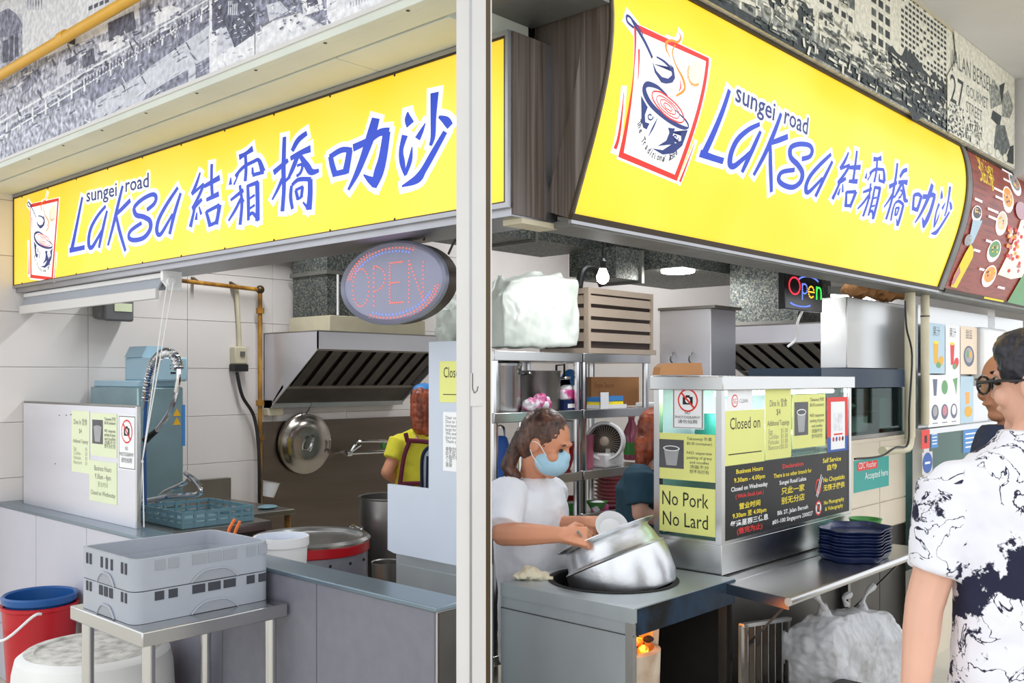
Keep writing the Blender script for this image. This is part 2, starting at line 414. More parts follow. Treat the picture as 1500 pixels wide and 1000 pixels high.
# ------------------------------------------------------------------ bodies: overlapping solids fused into one skin
def hull(bm, pts):
    vs = [bm.verts.new(p) for p in pts]; bmesh.ops.convex_hull(bm, input=vs)
def sph(c, r, n=10):
    out = []
    for i in range(n//2+1):
        t = math.pi*i/(n//2)
        for j in range(n): a = 2*math.pi*j/n; out.append(V(c)+V((math.sin(t)*math.cos(a), math.sin(t)*math.sin(a), math.cos(t)))*r)
    return out
def blob(name, prims, mat, parent, voxel=.007, smooth=5, disp=None):
    mb = MB(); bmo = bmesh.new()
    for p in prims:
        if p[0] == 'c':
            b = bmesh.new(); hull(b, sph(p[1], p[3])+sph(p[2], p[4])); me = bpy.data.meshes.new('t'); b.to_mesh(me); b.free(); bmo.from_mesh(me); bpy.data.meshes.remove(me)
        elif p[0] == 'e':
            m2 = MB().ell(p[1], *p[2], X=p[3] if len(p) > 3 else None, n=20); me = m2.mesh('t', [], smooth=0) if False else bpy.data.meshes.new('t'); me.from_pydata(m2.v, [], m2.f); bmo.from_mesh(me); bpy.data.meshes.remove(me)
        elif p[0] == 'l':      # loft of rings (centre, half axis, half axis)
            n = 24; vs = []; fs = []
            for c, a, b2 in p[1]:
                for j in range(n): t = 2*math.pi*j/n; vs.append(V(c)+V(a)*math.cos(t)+V(b2)*math.sin(t))
            m = len(p[1])
            for i in range(m-1):
                for j in range(n): fs.append((i*n+j, i*n+(j+1) % n, (i+1)*n+(j+1) % n, (i+1)*n+j))
            fs += [tuple(range(n))[::-1], tuple(range((m-1)*n, m*n))]
            me = bpy.data.meshes.new('t'); me.from_pydata(vs, [], fs); bmo.from_mesh(me); bpy.data.meshes.remove(me)
        elif p[0] == 'h':
            b = bmesh.new(); hull(b, p[1]); me = bpy.data.meshes.new('t'); b.to_mesh(me); b.free(); bmo.from_mesh(me); bpy.data.meshes.remove(me)
    bmesh.ops.recalc_face_normals(bmo, faces=bmo.faces)
    me = bpy.data.meshes.new(name); bmo.to_mesh(me); bmo.free()
    ob = bpy.data.objects.new('tmp', me); COL.objects.link(ob)
    r = ob.modifiers.new('r', 'REMESH'); r.mode = 'VOXEL'; r.voxel_size = voxel
    sm = ob.modifiers.new('s', 'SMOOTH'); sm.iterations = smooth; sm.factor = .5
    if disp:
        tx = bpy.data.textures.new('folds', 'CLOUDS'); tx.noise_scale = disp[1]; tx.noise_depth = 2
        dm = ob.modifiers.new('d', 'DISPLACE'); dm.texture = tx; dm.strength = disp[0]; dm.mid_level = .5; dm.texture_coords = 'GLOBAL'
    dg = bpy.context.evaluated_depsgraph_get(); out = bpy.data.meshes.new_from_object(ob.evaluated_get(dg)); out.name = name
    bpy.data.objects.remove(ob); bpy.data.meshes.remove(me)
    o = ORG.get(parent.name, V((0, 0, 0))) if parent else V((0, 0, 0))
    out.transform(Matrix.Translation(-o)); out.materials.clear(); out.materials.append(MATS[mat])
    out.polygons.foreach_set('use_smooth', [True]*len(out.polygons)); out.update()
    nb = bpy.data.objects.new(name, out); COL.objects.link(nb)
    if parent: nb.parent = parent
    ORG[nb.name] = o; return nb

# ================================================================== the setting
YW = 5.375                                   # far side wall of the stall
MB().box(-14, -14, -.1, 16, 16, 0).struct('floor', 'floor_tile')
MB().box(.8, .8, 3.27, 9, 5.7, 3.4).struct('ceiling', 'ceiling_paint')
wl = MB().box(1.5, YW, 0, 6.7, YW+.15, 3.27).struct('wall_left', 'grout')
tile = MB().box(-.2988, -.005, -.1453, .2988, .005, .1453)
pieces('tile', (tile, [(1.74+.6*i+.3, YW-.004, 1.607-.293*4+.293*k+.1465) for i in range(6) for k in range(9)]), 'tile_white', wl, bevel=.002)
MB().box(6.6, 1.9, 0, 6.75, YW, 3.27).struct('wall_back', 'tile_white')
MB().box(2.2, 1.95, 2.95, 6.6, YW, 3.0).struct('ceiling_inside', 'ceiling_paint')
MB().box(2.16, 1.86, 2.07, 2.2, YW, 3.27).struct('wall_above_left_front', 'duct_grey')
MB().box(2.2, 1.86, 2.04, 8.6, 1.9, 3.27).struct('wall_above_right_front', 'duct_grey')
MB().box(8.5, 1.9, 0, 8.6, 5, 3.27).struct('wall_far_right', 'white_paint')
MB().box(2.5, YW-.12, 2.33, 3.62, YW-.012, 2.45).struct('trim_1', 'white_paint')

# low wall of the left front with its steel cap and tiles
lw = MB().box(1.858, 1.995, 0, 1.975, YW, .885).struct('wall_low', 'grout')
MB().box(1.845, 1.985, .885, 1.985, YW, .9).build('cap', 'cap_steel', lw, bevel=.003)
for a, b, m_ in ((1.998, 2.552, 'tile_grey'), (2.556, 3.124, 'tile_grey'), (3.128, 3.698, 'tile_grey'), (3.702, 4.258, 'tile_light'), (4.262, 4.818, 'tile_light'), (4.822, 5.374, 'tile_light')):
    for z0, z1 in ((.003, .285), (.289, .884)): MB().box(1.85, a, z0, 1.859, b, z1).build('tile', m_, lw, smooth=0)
for k in range(3):
    MB().box(1.862, 1.988, .003+.294*k, 1.972, 1.996, .294*k+.292).build('tile', 'steel_dark', lw, smooth=0)

# white shutter post at the corner
post = thing('shutter_post', 'tall white metal post with a dark bronze edge strip', 'post', (1.575, 1.575, 0))
MB().box(1.55, 1.549, 0, 1.6, 1.5985, 3.27).build('post_body', 'white_paint', post, bevel=.002)
MB().box(1.546, 1.5475, 0, 1.5515, 1.5505, 3.27).build('seam', 'aluminium_edge', post)
MB().box(1.6, 1.552, 0, 1.6175, 1.59, 3.27).build('edge_strip', 'bronze', post)
MB().box(1.6175, 1.552, 0, 1.622, 1.58, 3.27).build('outer_strip', 'white_paint', post)
latch = MB().box(1.5465, 1.5465, 1.485, 1.585, 1.55, 1.56).build('latch_plate', 'white_paint', post)
MB().tube([(1.552, 1.5455, 1.56), (1.552, 1.5455, 1.525), (1.558, 1.5455, 1.515), (1.566, 1.5455, 1.519), (1.57, 1.5455, 1.53)], .0009, 5).build('latch_mark', 'steel_dark', latch)

# ------------------------------------------------------------------ soffit under the left mural
sf = MB().box(1.69, 1.87, 2.575, 2.16, YW, 2.6).struct('trim_2', 'steel_dark')
MB().box(1.65, 1.58, 2.515, 1.684, YW, 2.578).build('board', 'cream_paint', sf, bevel=.002)
MB().box(1.688, 1.58, 2.519, 1.768, YW, 2.578).build('board', 'cream_paint', sf, bevel=.002)
MB().box(1.776, 1.86, 2.517, 2.1, 2.35, 2.578).build('board', 'cream_paint', sf, bevel=.002)
MB().box(1.776, 2.354, 2.517, 2.1, YW, 2.578).build('board', 'cream_paint', sf, bevel=.002)
MB().box(1.77, 1.575, 2.577, 2.113, 1.86, 2.6).build('board', 'duct_grey', sf)
for i in range(9):
    MB().ell((1.667, 1.9+.36*i, 2.515), .006, .006, .003, n=8).build('screw', 'steel_dark', sf)

# ------------------------------------------------------------------ murals: old photographs printed in greys
for nme, rgb in (('ph1', (92, 94, 112)), ('ph2', (132, 134, 152)), ('ph3', (172, 174, 188)), ('ph4', (204, 206, 216)), ('ph5', (230, 231, 236)), ('pm1', (52, 60, 62)), ('pm2', (98, 104, 102)), ('pm3', (150, 152, 144)), ('pm4', (202, 200, 184)), ('pm5', (232, 229, 212))):
    k = .1 if nme[2] in '45' else .38
    r, g, b = rgb; q = lambda f: (min(255, int(r*f)), min(255, int(g*f)), min(255, int(b*f)))
    mcols(nme, [(.3, q(1-k)), (.5, rgb), (.72, q(1+k))], 46, .55, detail=8)
def inside(p, poly):
    c = False; n = len(poly)
    for i in range(n):
        a, b = poly[i], poly[i-1]
        if (a[1] > p[1]) != (b[1] > p[1]) and p[0] < (b[0]-a[0])*(p[1]-a[1])/(b[1]-a[1])+a[0]: c = not c
    return c
def lin(a, b, t): return (a[0]+(b[0]-a[0])*t, a[1]+(b[1]-a[1])*t)
def speckle(fl, conv, poly, n, mats, ln, wd, direc, rnd):
    """short streaks of grain inside a polygon given in pixels"""
    xs = [p[0] for p in poly]; ys = [p[1] for p in poly]
    for i in range(n):
        p = (rnd.uniform(min(xs), max(xs)), rnd.uniform(min(ys), max(ys)))
        if not inside(p, poly): continue
        L_ = rnd.uniform(.3, 1)*ln; W_ = rnd.uniform(.3, 1)*wd; an = direc+rnd.uniform(-.2, .2)+(math.pi/2 if rnd.random() < .25 else 0)
        c, s_ = math.cos(an), math.sin(an)
        q = [(p[0]+c*a*L_-s_*b*W_, p[1]+s_*a*L_+c*b*W_) for a, b in ((-.5, -.5), (.5, -.35), (.4, .5), (-.45, .4))]
        fl.poly([conv(*k) for k in q], rnd.choice(mats), dz=.2+.6*rnd.random())

ml = thing('street_mural', 'grey photo mural of an old canal street above the left yellow sign', 'mural', (1.665, 3.5, 2.54))
MB().box(1.65, 1.6, 2.54, 1.69, YW, 3.27).build('panel', 'ph5', ml)
fl = Flat(face((1.65, 0, 0), LEFTU)); rnd = random.Random(3)
def cv(px, py): p = P(px, py, x=1.65); return (-p.y, max(2.5415, min(p.z, 3.265)))
def q(pts, m): fl.poly([cv(*p) for p in pts], m)
q([(-30, -20), (308, -20), (308, 118), (-30, 252)], 'ph4'); fl.layer()
q([(-30, 30), (0, 18), (12, 12), (24, 20), (33, 34), (33, 48), (-30, 62)], 'ph2'); q([(-30, 62), (33, 48), (33, 100), (-30, 130)], 'ph3')
q([(33, -20), (205, -20), (205, 30), (33, 100)], 'ph5'); q([(205, -20), (308, -20), (308, 4), (205, 40)], 'ph3')
q([(-30, 212), (308, 8), (308, 44), (140, 150), (-30, 240)], 'ph2')
q([(-30, 128), (60, 86), (150, 50), (308, -20), (308, 8), (-30, 205)], 'ph3')
q([(140, 146), (200, 112), (308, 36), (308, 70), (250, 105), (190, 148), (140, 172)], 'ph4')
q([(-30, 212), (120, 142), (142, 150), (138, 175), (60, 214), (-30, 246)], 'ph3')
q([(215, 138), (308, 82), (308, 110), (205, 157)], 'ph2'); q([(276, 96), (287, 92), (287, 118), (276, 122)], 'ph4')
fl.layer()
for a in ((4, 60, 9, 30), (14, 54, 6, 34), (22, 50, 5, 32)): q([(a[0], a[1]), (a[0]+a[2], a[1]-3), (a[0]+a[2], a[1]+a[3]), (a[0], a[1]+a[3]+3)], 'ph1')
for i in range(6): q([(40+i*4, -8), (42+i*4, -9), (42+i*4, 14), (40+i*4, 15)], 'ph3')
for i in range(4): q([(130+i*8, 10-i*3.4), (136+i*8, 7-i*3.4), (136+i*8, 13-i*3.4), (130+i*8, 16-i*3.4)], 'ph1')
q([(84, 96), (104, 86), (104, 106), (84, 116)], 'ph4'); q([(144, 64), (180, 50), (184, 66), (150, 84)], 'ph5'); q([(225, 16), (250, 8), (266, 12), (266, 22), (228, 38)], 'ph5')
q([(158, 34), (196, 16), (200, 42), (160, 62)], 'ph1'); q([(204, 12), (222, 6), (222, 30), (206, 38)], 'ph2'); q([(120, 78), (138, 70), (140, 92), (122, 100)], 'ph1')
q([(32, 124), (60, 100), (60, 112), (34, 140)], 'ph2'); q([(96, 88), (112, 80), (114, 88), (98, 97)], 'ph1')
fl.layer()
q([(-30, 196), (308, -4), (308, -1), (-30, 200)], 'ph5'); q([(-30, 218), (308, 12), (308, 14), (-30, 221)], 'ph5')
for i in range(17):
    x = -10+i*19; y = 186-(x)*.592; q([(x, y), (x+3, y-2), (x+3, y+20), (x, y+22)], 'ph5')
for i in range(40):
    x = 120+i*4.7; y = 118-(x-120)*.6; q([(x, y), (x+1.6, y-1), (x+1.6, y+9), (x, y+10)], 'ph1')
for pt in ((178, 122), (207, 112), (256, 70), (272, 62)): q([(pt[0], pt[1]), (pt[0]+2, pt[1]), (pt[0]+8, pt[1]+11), (pt[0]+6, pt[1]+11)], 'ph1')
speckle(fl, cv, [(-30, 128), (60, 86), (308, -20), (308, 16), (-30, 212)], 420, ['ph1', 'ph2', 'ph5', 'ph1'], 16, 3.5, -.53, rnd)
speckle(fl, cv, [(-30, 212), (308, 8), (308, 44), (140, 150), (-30, 240)], 260, ['ph1', 'ph3', 'ph2', 'ph4'], 12, 2.5, -.5, rnd)
speckle(fl, cv, [(140, 146), (308, 36), (308, 110), (190, 160), (60, 214)], 180, ['ph2', 'ph3', 'ph5'], 22, 2.2, -.55, rnd)
fl.layer(2)
# second photograph of the left mural
q([(308, -20), (312, -20), (312, 110), (308, 112)], 'ph5'); q([(312, -20), (374, -20), (374, 50), (345, 70), (326, 40), (312, 48)], 'ph1'); q([(312, 48), (326, 40), (345, 70), (374, 50), (374, 88), (312, 112)], 'ph5')
q([(374, -20), (480, -20), (492, 30), (480, 40), (440, 18), (400, 30), (374, 46)], 'ph2'); q([(480, -20), (690, -20), (690, -5), (500, 40), (480, 52)], 'ph5')
fl.layer()
for i in range(5): q([(336+i*3, 2), (338+i*3, 1), (337+i*3, 22), (335+i*3, 23)], 'ph4')
q([(322, 44), (332, 38), (344, 66), (318, 84)], 'ph4'); q([(392, 8), (412, 2), (424, 16), (396, 32)], 'ph4'); q([(442, -8), (470, -14), (476, 14), (446, 24)], 'ph5')
q([(450, -4), (464, -8), (468, 6), (452, 12)], 'ph1')
for i in range(12): q([(514+i*4.2, 4-i*1.7), (516+i*4.2, 3-i*1.7), (516+i*4.2, 12-i*1.7), (514+i*4.2, 13-i*1.7)], 'ph3')
speckle(fl, cv, [(312, -20), (492, -20), (492, 38), (312, 60)], 300, ['ph1', 'ph2', 'ph5', 'ph3'], 8, 3, -.5, rnd)
speckle(fl, cv, [(312, 60), (374, 40), (374, 90), (312, 110)], 26, ['ph3', 'ph4'], 8, 2, -.4, rnd)
fl.build('print', ml)
MB().box(1.645, 1.6, 2.539, 1.652, YW, 2.552).build('bottom_trim', 'white_paint', ml)
# yellow pipe in front of it
pp = thing('gas_pipe', 'yellow pipe running across the canal street mural', 'pipe', (1.6, 4, 2.88))
MB().tube([P(-60, 145.5, x=1.6), P(206, -10, x=1.6), P(420, -133, x=1.6)], .021, 12).build('tube', 'yellow_pipe', pp)
MB().tube([P(89, 56.5, x=1.6), P(98, 51.5, x=1.6)], .0235, 12).build('coupling', 'yellow_pipe', pp)
for px in (91, -40):
    a = P(px, 56.5-(px-89)*.58, x=1.6); MB().bar(a, a+V((.06, 0, 0)), .012, .03).build('bracket', 'steel_dark', pp)

# ------------------------------------------------------------------ the curved right front
PC = (0.6470238174, -4.0891861544, 8.2436783110, -3.5848808415)
def py_(z): return ((PC[0]*z+PC[1])*z+PC[2])*z+PC[3]
ZB, ZT, NS = 2.008, 2.736, 60
_z = [ZB+(ZT-ZB)*i/NS for i in range(NS+1)]; _a = [0]
for i in range(NS): _a.append(_a[-1]+math.hypot(_z[i+1]-_z[i], py_(_z[i+1])-py_(_z[i])))
ARC = _a[-1]
def rs(x, s, h):
    f = s/ARC*NS; i = max(0, min(NS-1, int(f)))
    z = _z[i]+(_z[i+1]-_z[i])*(s-_a[i])/(_a[i+1]-_a[i])
    dy = (3*PC[0]*z+2*PC[1])*z+PC[2]; l = math.hypot(dy, 1); n = (-1/l, dy/l)
    return V((x, py_(z)+n[0]*h, z+n[1]*h))
def rpx(px, py):
    r = ray(px, py); best = None
    for i in range(NS*6+1):
        z = ZB+(ZT-ZB)*i/(NS*6); d = py_(z)/r.y; e = abs(CH+r.z*d-z)
        if best is None or e < best[0]: best = (e, r.x*d, z)
    z = best[2]; i = max(0, min(NS-1, int((z-ZB)/(ZT-ZB)*NS))); return (best[1], _a[i]+(_a[i+1]-_a[i])*(z-_z[i])/(_z[i+1]-_z[i]))
def curved(mb, x0, x1, s0, s1, h0, h1, n=16, k=None):
    """solid slab that follows the curved front"""
    vs = []
    for x in (x0, x1):
        for i in range(n+1):
            s = s0+(s1-s0)*i/n; vs += [rs(x, s, h0), rs(x, s, h1)]
    m = 2*(n+1); fs = []
    for i in range(n):
        a = 2*i; fs += [(a, a+1, a+3, a+2), (m+a, m+a+2, m+a+3, m+a+1), (a+1, m+a+1, m+a+3, a+3), (a, a+2, m+a+2, m+a)]
    fs += [(0, m, m+1, 1), (2*n, 2*n+1, m+2*n+1, m+2*n)]
    return mb.add(vs, fs, k)

# ------------------------------------------------------------------ right mural
mr = thing('flats_mural', 'photo mural of apartment blocks lettered JALAN BERSEH above the right sign', 'mural', (3.8, 1.61, 2.74))
MB().box(1.7, 1.59, 2.745, 6.0, 1.86, 3.27).build('panel', 'pm5', mr)
fr = Flat(face((0, 1.59, 0), RIGHTU)); rnd = random.Random(5)
def cr(px, py): p = P(px, py, y=1.59); return (min(p.x, 5.995), max(2.747, min(p.z, 3.268)))
def qr(pts, m): fr.poly([cr(*p) for p in pts], m)
G = lambda u0, v0, u1, v1, m, dz=0: fr.rect(u0, 2.745+v0*.52, u1, 2.745+v1*.52, m, dz)   # v from 0 (bottom) to 1 (top)
G(1.7, .0, 4.9, .2, 'pm3'); G(1.7, .2, 2.95, .55, 'pm2'); G(1.7, .55, 2.95, 1, 'pm4'); G(2.95, .2, 4.9, 1, 'pm5')
fr.layer()
G(1.7, .0, 3.4, .06, 'pm1'); G(3.2, .02, 4.9, .12, 'pm1', .3)
G(1.7, .22, 3.1, .3, 'pm4'); G(1.7, .36, 2.8, .4, 'pm5')
for i in range(14): G(1.75+i*.11, .06, 1.765+i*.11, .26, 'pm5', .2)
# the slab block with rows of windows
for row in range(5):
    v = .42+row*.13
    if row % 2: G(3.05, v, 3.78, v+.085, 'pm2')
    else:
        for i in range(11): G(3.06+i*.066, v+.02, 3.1+i*.066, v+.065, 'pm1')
for i in range(12): G(3.05+i*.06, .55, 3.058+i*.06, .635, 'pm4', .3)
G(3.78, .2, 3.92, 1, 'pm5', .4)
for row in range(7):
    v = .3+row*.105
    for i in range(3): G(3.95+i*.075, v, 4.0+i*.075, v+.06, 'pm1' if (i+row) % 3 else 'pm2')
for row in range(14):
    for i in range(13):
        if rnd.random() < .86: G(4.28+i*.046, .32+row*.05, 4.31+i*.046, .345+row*.05, 'pm1')
fr.layer()
for c in ((4.2, .3, .13), (4.42, .33, .16), (4.62, .27, .15), (4.75, .34, .12), (4.5, .2, .2), (3.1, .3, .09), (3.35, .27, .08)):
    fr.poly([(c[0]+c[2]*math.cos(t)*(1+.25*rnd.uniform(-1, 1)), 2.745+c[1]*.52+c[2]*.6*math.sin(t)*(1+.3*rnd.uniform(-1, 1))) for t in [i*.35 for i in range(18)]], 'pm1', rnd.random()*.5)
for c in ((2.9, .34, .26), (3.45, .24, .2), (3.75, .22, .12), (4.05, .2, .11), (2.35, .32, .2)):
    G(c[0], c[1], c[0]+c[2], c[1]+.1, 'pm5', .6); G(c[0]+c[2]*.1, c[1]+.1, c[0]+c[2]*.7, c[1]+.15, 'pm4', .6); G(c[0]+c[2]*.2, c[1]+.105, c[0]+c[2]*.6, c[1]+.135, 'pm1', .8)
fr.layer()
def cu(u, v): return (u, 2.745+v*.52)
speckle(fr, cu, [(1.72, .03), (3.05, .03), (3.05, .95), (1.72, .95)], 520, ['pm1', 'pm2', 'pm4', 'pm5', 'pm1'], .09, .035, .1, rnd)
speckle(fr, cu, [(3.0, .03), (4.85, .03), (4.85, .4), (3.0, .4)], 420, ['pm1', 'pm2', 'pm5', 'pm3'], .08, .03, -.1, rnd)
speckle(fr, cu, [(3.05, .4), (3.78, .4), (3.78, .98), (3.05, .98)], 90, ['pm2', 'pm3', 'pm4'], .05, .02, .0, rnd)
fr.layer(2)
# the lettered end
fr.poly([(4.86, 2.747), (5.995, 2.747), (5.995, 3.268), (4.95, 3.268), (4.99, 3.13), (4.86, 3.02)], 'pm5')
fr.layer()
fr.text('JALAN BERSEH', 4.92, 3.085, .12, 'pm2', xs=1, width=.66)
fr.text('27', 4.9, 2.905, .2, 'pm1', width=.2); fr.text('GOURMET', 5.14, 2.985, .085, 'pm2', width=.36); fr.text('STREET', 5.14, 2.9, .085, 'pm2', width=.26)
speckle(fr, cu, [(4.87, .02), (5.1, .02), (5.1, .3), (4.87, .3)], 150, ['pm1', 'pm2', 'pm5'], .03, .03, 1.5, rnd)
speckle(fr, cu, [(5.1, .02), (5.4, .02), (5.4, .26), (5.1, .26)], 80, ['pm1', 'pm2'], .012, .06, .1, rnd)
for pg, m in (([(5.55, 3.0), (5.72, 3.06), (5.75, 3.12), (5.6, 3.17), (5.52, 3.1)], 'pm3'), ([(5.55, 2.95), (5.7, 2.93), (5.74, 3.0), (5.58, 3.0)], 'pm1'), ([(5.6, 2.8), (5.78, 2.78), (5.9, 2.86), (5.8, 2.96), (5.64, 2.93)], 'pm2'), ([(5.75, 3.0), (5.9, 3.02), (5.97, 3.1), (5.86, 3.17), (5.76, 3.12)], 'pm3'), ([(5.8, 2.76), (5.97, 2.77), (5.97, 2.88), (5.9, 2.86)], 'pm1'), ([(5.74, 3.06), (5.8, 3.2), (5.7, 3.16)], 'pm1')):
    fr.poly(pg, m, .2)
for i in range(5): fr.disc(5.25+.14*i, 2.78, .05, .03, 'pm4', 14); fr.disc(5.25+.14*i, 2.78, .04, .022, 'pm5', 14, dz=.4)
fr.build('print', mr)
MB().box(1.7, 1.584, 3.255, 6.0, 1.592, 3.27).build('top_trim', 'beige_metal', mr)
MB().box(6.05, 1.25, 2.72, 6.5, 1.86, 3.27).struct('trim_3', 'white_paint')

# ------------------------------------------------------------------ left sign (flat light box)
sl = thing('lit_sign', 'long flat yellow light box sign with blue lettering on the left front', 'sign', (2.02, 3.6, 2.03))
XL = 1.95
MB().box(XL+.006, 1.796, 2.0, 2.155, YW-.004, 2.515).build('housing', 'aluminium_edge', sl)
MB().box(XL-.004, 1.812, 2.039, XL+.006, YW-.012, 2.497).build('face', 'yellow_light_left', sl)
for a in ((2.022, 2.036), (2.5, 2.514)): MB().box(XL-.01, 1.796, a[0], XL+.012, YW-.004, a[1]).build('rail', 'aluminium_edge', sl)
MB().box(XL-.008, 1.81, 2.035, XL+.004, YW-.012, 2.04).build('lip', 'sign_dark', sl); MB().box(XL-.008, 1.81, 2.494, XL+.004, YW-.012, 2.5).build('lip', 'sign_dark', sl)
MB().box(XL-.01, 1.796, 2.036, XL+.012, 1.806, 2.5).build('rail', 'aluminium_edge', sl); MB().box(XL-.008, YW-.016, 2.036, XL+.01, YW-.005, 2.5).build('rail', 'sign_dark', sl)
MB().box(XL-.008, 1.806, 2.036, XL+.006, 1.8125, 2.5).build('lip', 'sign_dark', sl)
MB().box(XL+.008, 1.789, 2.005, 2.094, 1.797, 2.512).build('end_panel', 'wood_laminate', sl)
for i in range(11):
    for z in (2.043, 2.491): MB().ell((XL-.0045, 1.95+.33*i, z), .003, .004, .004, n=8).build('screw', 'sign_dark', sl)

# lettering, traced as brush strokes: crop origin, crop scale, [(x, y, width)...]
K1, K2, K3 = (90, 240, 6.665), (270, 180, 5.88), (470, 120, 5.88)
GLY = {
 'L': (K1, [[(218, 325, 24), (165, 590, 32), (115, 835, 40)], [(92, 845, 40), (165, 832, 36), (241, 815, 36)]]),
 'a1': (K1, [[(447, 412, 26), (370, 505, 30), (305, 620, 34), (280, 730, 34), (286, 808, 36), (315, 812, 36), (360, 740, 30), (410, 650, 26)], [(460, 458, 22), (435, 560, 30), (400, 720, 32), (380, 822, 24)]]),
 'k': (K1, [[(612, 215, 24), (560, 430, 34), (520, 600, 32), (468, 798, 22)], [(688, 355, 36), (620, 425, 36), (552, 492, 30)], [(548, 500, 22), (580, 650, 32), (640, 852, 26)]]),
 's': (K1, [[(848, 452, 34), (920, 390, 34), (938, 325, 34), (900, 300, 34), (800, 350, 34), (728, 425, 36), (742, 498, 38), (820, 520, 40), (878, 560, 40), (880, 640, 40), (820, 720, 38), (730, 745, 36), (676, 725, 34), (690, 655, 32), (800, 575, 32)]]),
 'a2': (K1, [[(1152, 232, 28), (1050, 385, 34), (970, 530, 36), (945, 630, 36), (958, 688, 36), (990, 680, 34), (1050, 580, 28), (1100, 490, 24)], [(1180, 285, 26), (1120, 480, 34), (1070, 688, 30)]]),
 'jie': (K2, [[(150, 428, 14), (118, 525, 26), (78, 618, 28)], [(78, 618, 22), (182, 525, 22)], [(182, 532, 24), (135, 640, 26), (82, 742, 26)], [(82, 748, 30), (165, 658, 26)], [(112, 690, 20), (88, 800, 24), (65, 898, 30)], [(122, 770, 10), (114, 838, 26)], [(140, 722, 10), (160, 790, 22)],
                [(250, 355, 22), (248, 500, 24), (256, 645, 26)], [(185, 548, 28), (320, 472, 40)], [(203, 665, 26), (312, 612, 38)], [(200, 760, 22), (218, 820, 26), (236, 890, 30)], [(203, 768, 24), (318, 708, 28)], [(318, 705, 36), (305, 790, 30), (288, 875, 34)], [(228, 885, 24), (296, 855, 26)]]),
 'shuang': (K2, [[(485, 300, 40), (545, 265, 28), (604, 222, 44)], [(540, 280, 24), (545, 400, 24), (538, 505, 26)], [(452, 462, 24), (520, 385, 26), (610, 335, 26), (655, 325, 28), (692, 425, 42)], [(414, 472, 8), (410, 535, 28)], [(482, 440, 10), (440, 535, 16)], [(600, 385, 14), (604, 445, 22)], [(600, 452, 26), (700, 425, 26)],
                   [(412, 668, 20), (524, 580, 30)], [(492, 538, 20), (510, 690, 24), (494, 880, 26)], [(500, 655, 22), (450, 755, 24), (394, 845, 16)], [(508, 640, 14), (524, 685, 22)], [(560, 535, 22), (566, 690, 26), (566, 842, 22)], [(555, 548, 24), (652, 512, 30)], [(642, 512, 34), (646, 690, 32), (645, 845, 36)], [(574, 655, 16), (622, 622, 18)], [(574, 742, 16), (622, 708, 18)], [(568, 805, 22), (604, 778, 24), (652, 845, 18)]]),
 'qiao': (K2, [[(876, 122, 28), (868, 400, 34), (872, 560, 30), (858, 764, 30)], [(782, 432, 40), (908, 322, 30)], [(858, 480, 26), (820, 570, 24), (770, 664, 14)], [(878, 510, 20), (925, 462, 26)], [(1070, 90, 34), (995, 150, 40), (942, 245, 30)], [(928, 310, 34), (1010, 262, 36), (1102, 224, 50)], [(1000, 262, 34), (950, 390, 34), (908, 484, 20)], [(1008, 280, 26), (1070, 372, 44), (1110, 425, 44), (1174, 412, 24)], [(985, 372, 20), (1032, 362, 22), (1015, 430, 22), (980, 462, 22)],
                 [(938, 540, 22), (930, 640, 26), (946, 744, 22)], [(940, 540, 24), (1000, 490, 30), (1106, 488, 30)], [(1098, 488, 36), (1098, 620, 38), (1086, 750, 44)], [(1086, 744, 24), (1036, 684, 12)], [(974, 580, 22), (994, 662, 24)], [(970, 582, 20), (1038, 550, 22)], [(1034, 550, 22), (1022, 645, 24)], [(988, 660, 18), (1024, 642, 18)]]),
 'le': (K3, [[(96, 640, 34), (112, 720, 38), (140, 810, 40)], [(88, 650, 36), (190, 590, 40), (282, 588, 30)], [(262, 590, 44), (246, 690, 46), (226, 788, 50)], [(132, 795, 38), (240, 770, 40)], [(488, 315, 58), (450, 450, 66), (385, 640, 52), (320, 800, 40), (250, 932, 18)], [(292, 572, 52), (420, 510, 46), (520, 440, 50), (602, 432, 56)], [(582, 432, 52), (548, 650, 60), (510, 790, 70), (472, 912, 36)], [(482, 870, 70), (430, 840, 40), (382, 800, 8)]]),
 'sha': (K3, [[(762, 262, 8), (764, 320, 44), (785, 372, 56)], [(738, 462, 44), (706, 590, 30), (716, 700, 36), (742, 810, 14)], [(800, 560, 6), (782, 680, 30), (742, 800, 22)], [(914, 358, 6), (880, 430, 30), (846, 494, 42)], [(994, 95, 54), (984, 300, 38), (980, 470, 32), (958, 552, 22)], [(1030, 302, 16), (1090, 335, 50), (1128, 385, 44)], [(1086, 432, 34), (980, 620, 44), (900, 760, 46), (840, 840, 60), (712, 902, 12)]]),
}
def left_uv(cx, cy, k): p = P(k[0]+cx/k[2], k[1]+cy/k[2], x=XL); return (p.y, p.z)
BLUE = {}
for g, (k, sts) in GLY.items():
    out = []
    for st in sts:
        o = []
        for cx, cy, wd in st:
            y, z = left_uv(cx, cy, k); dpt = P(k[0]+cx/k[2], k[1]+cy/k[2], x=XL); dd = dpt.x*FX+dpt.y*FY
            o.append((y, z, wd/k[2]*dd/F*1.3))
        out.append(o)
    BLUE[g] = out
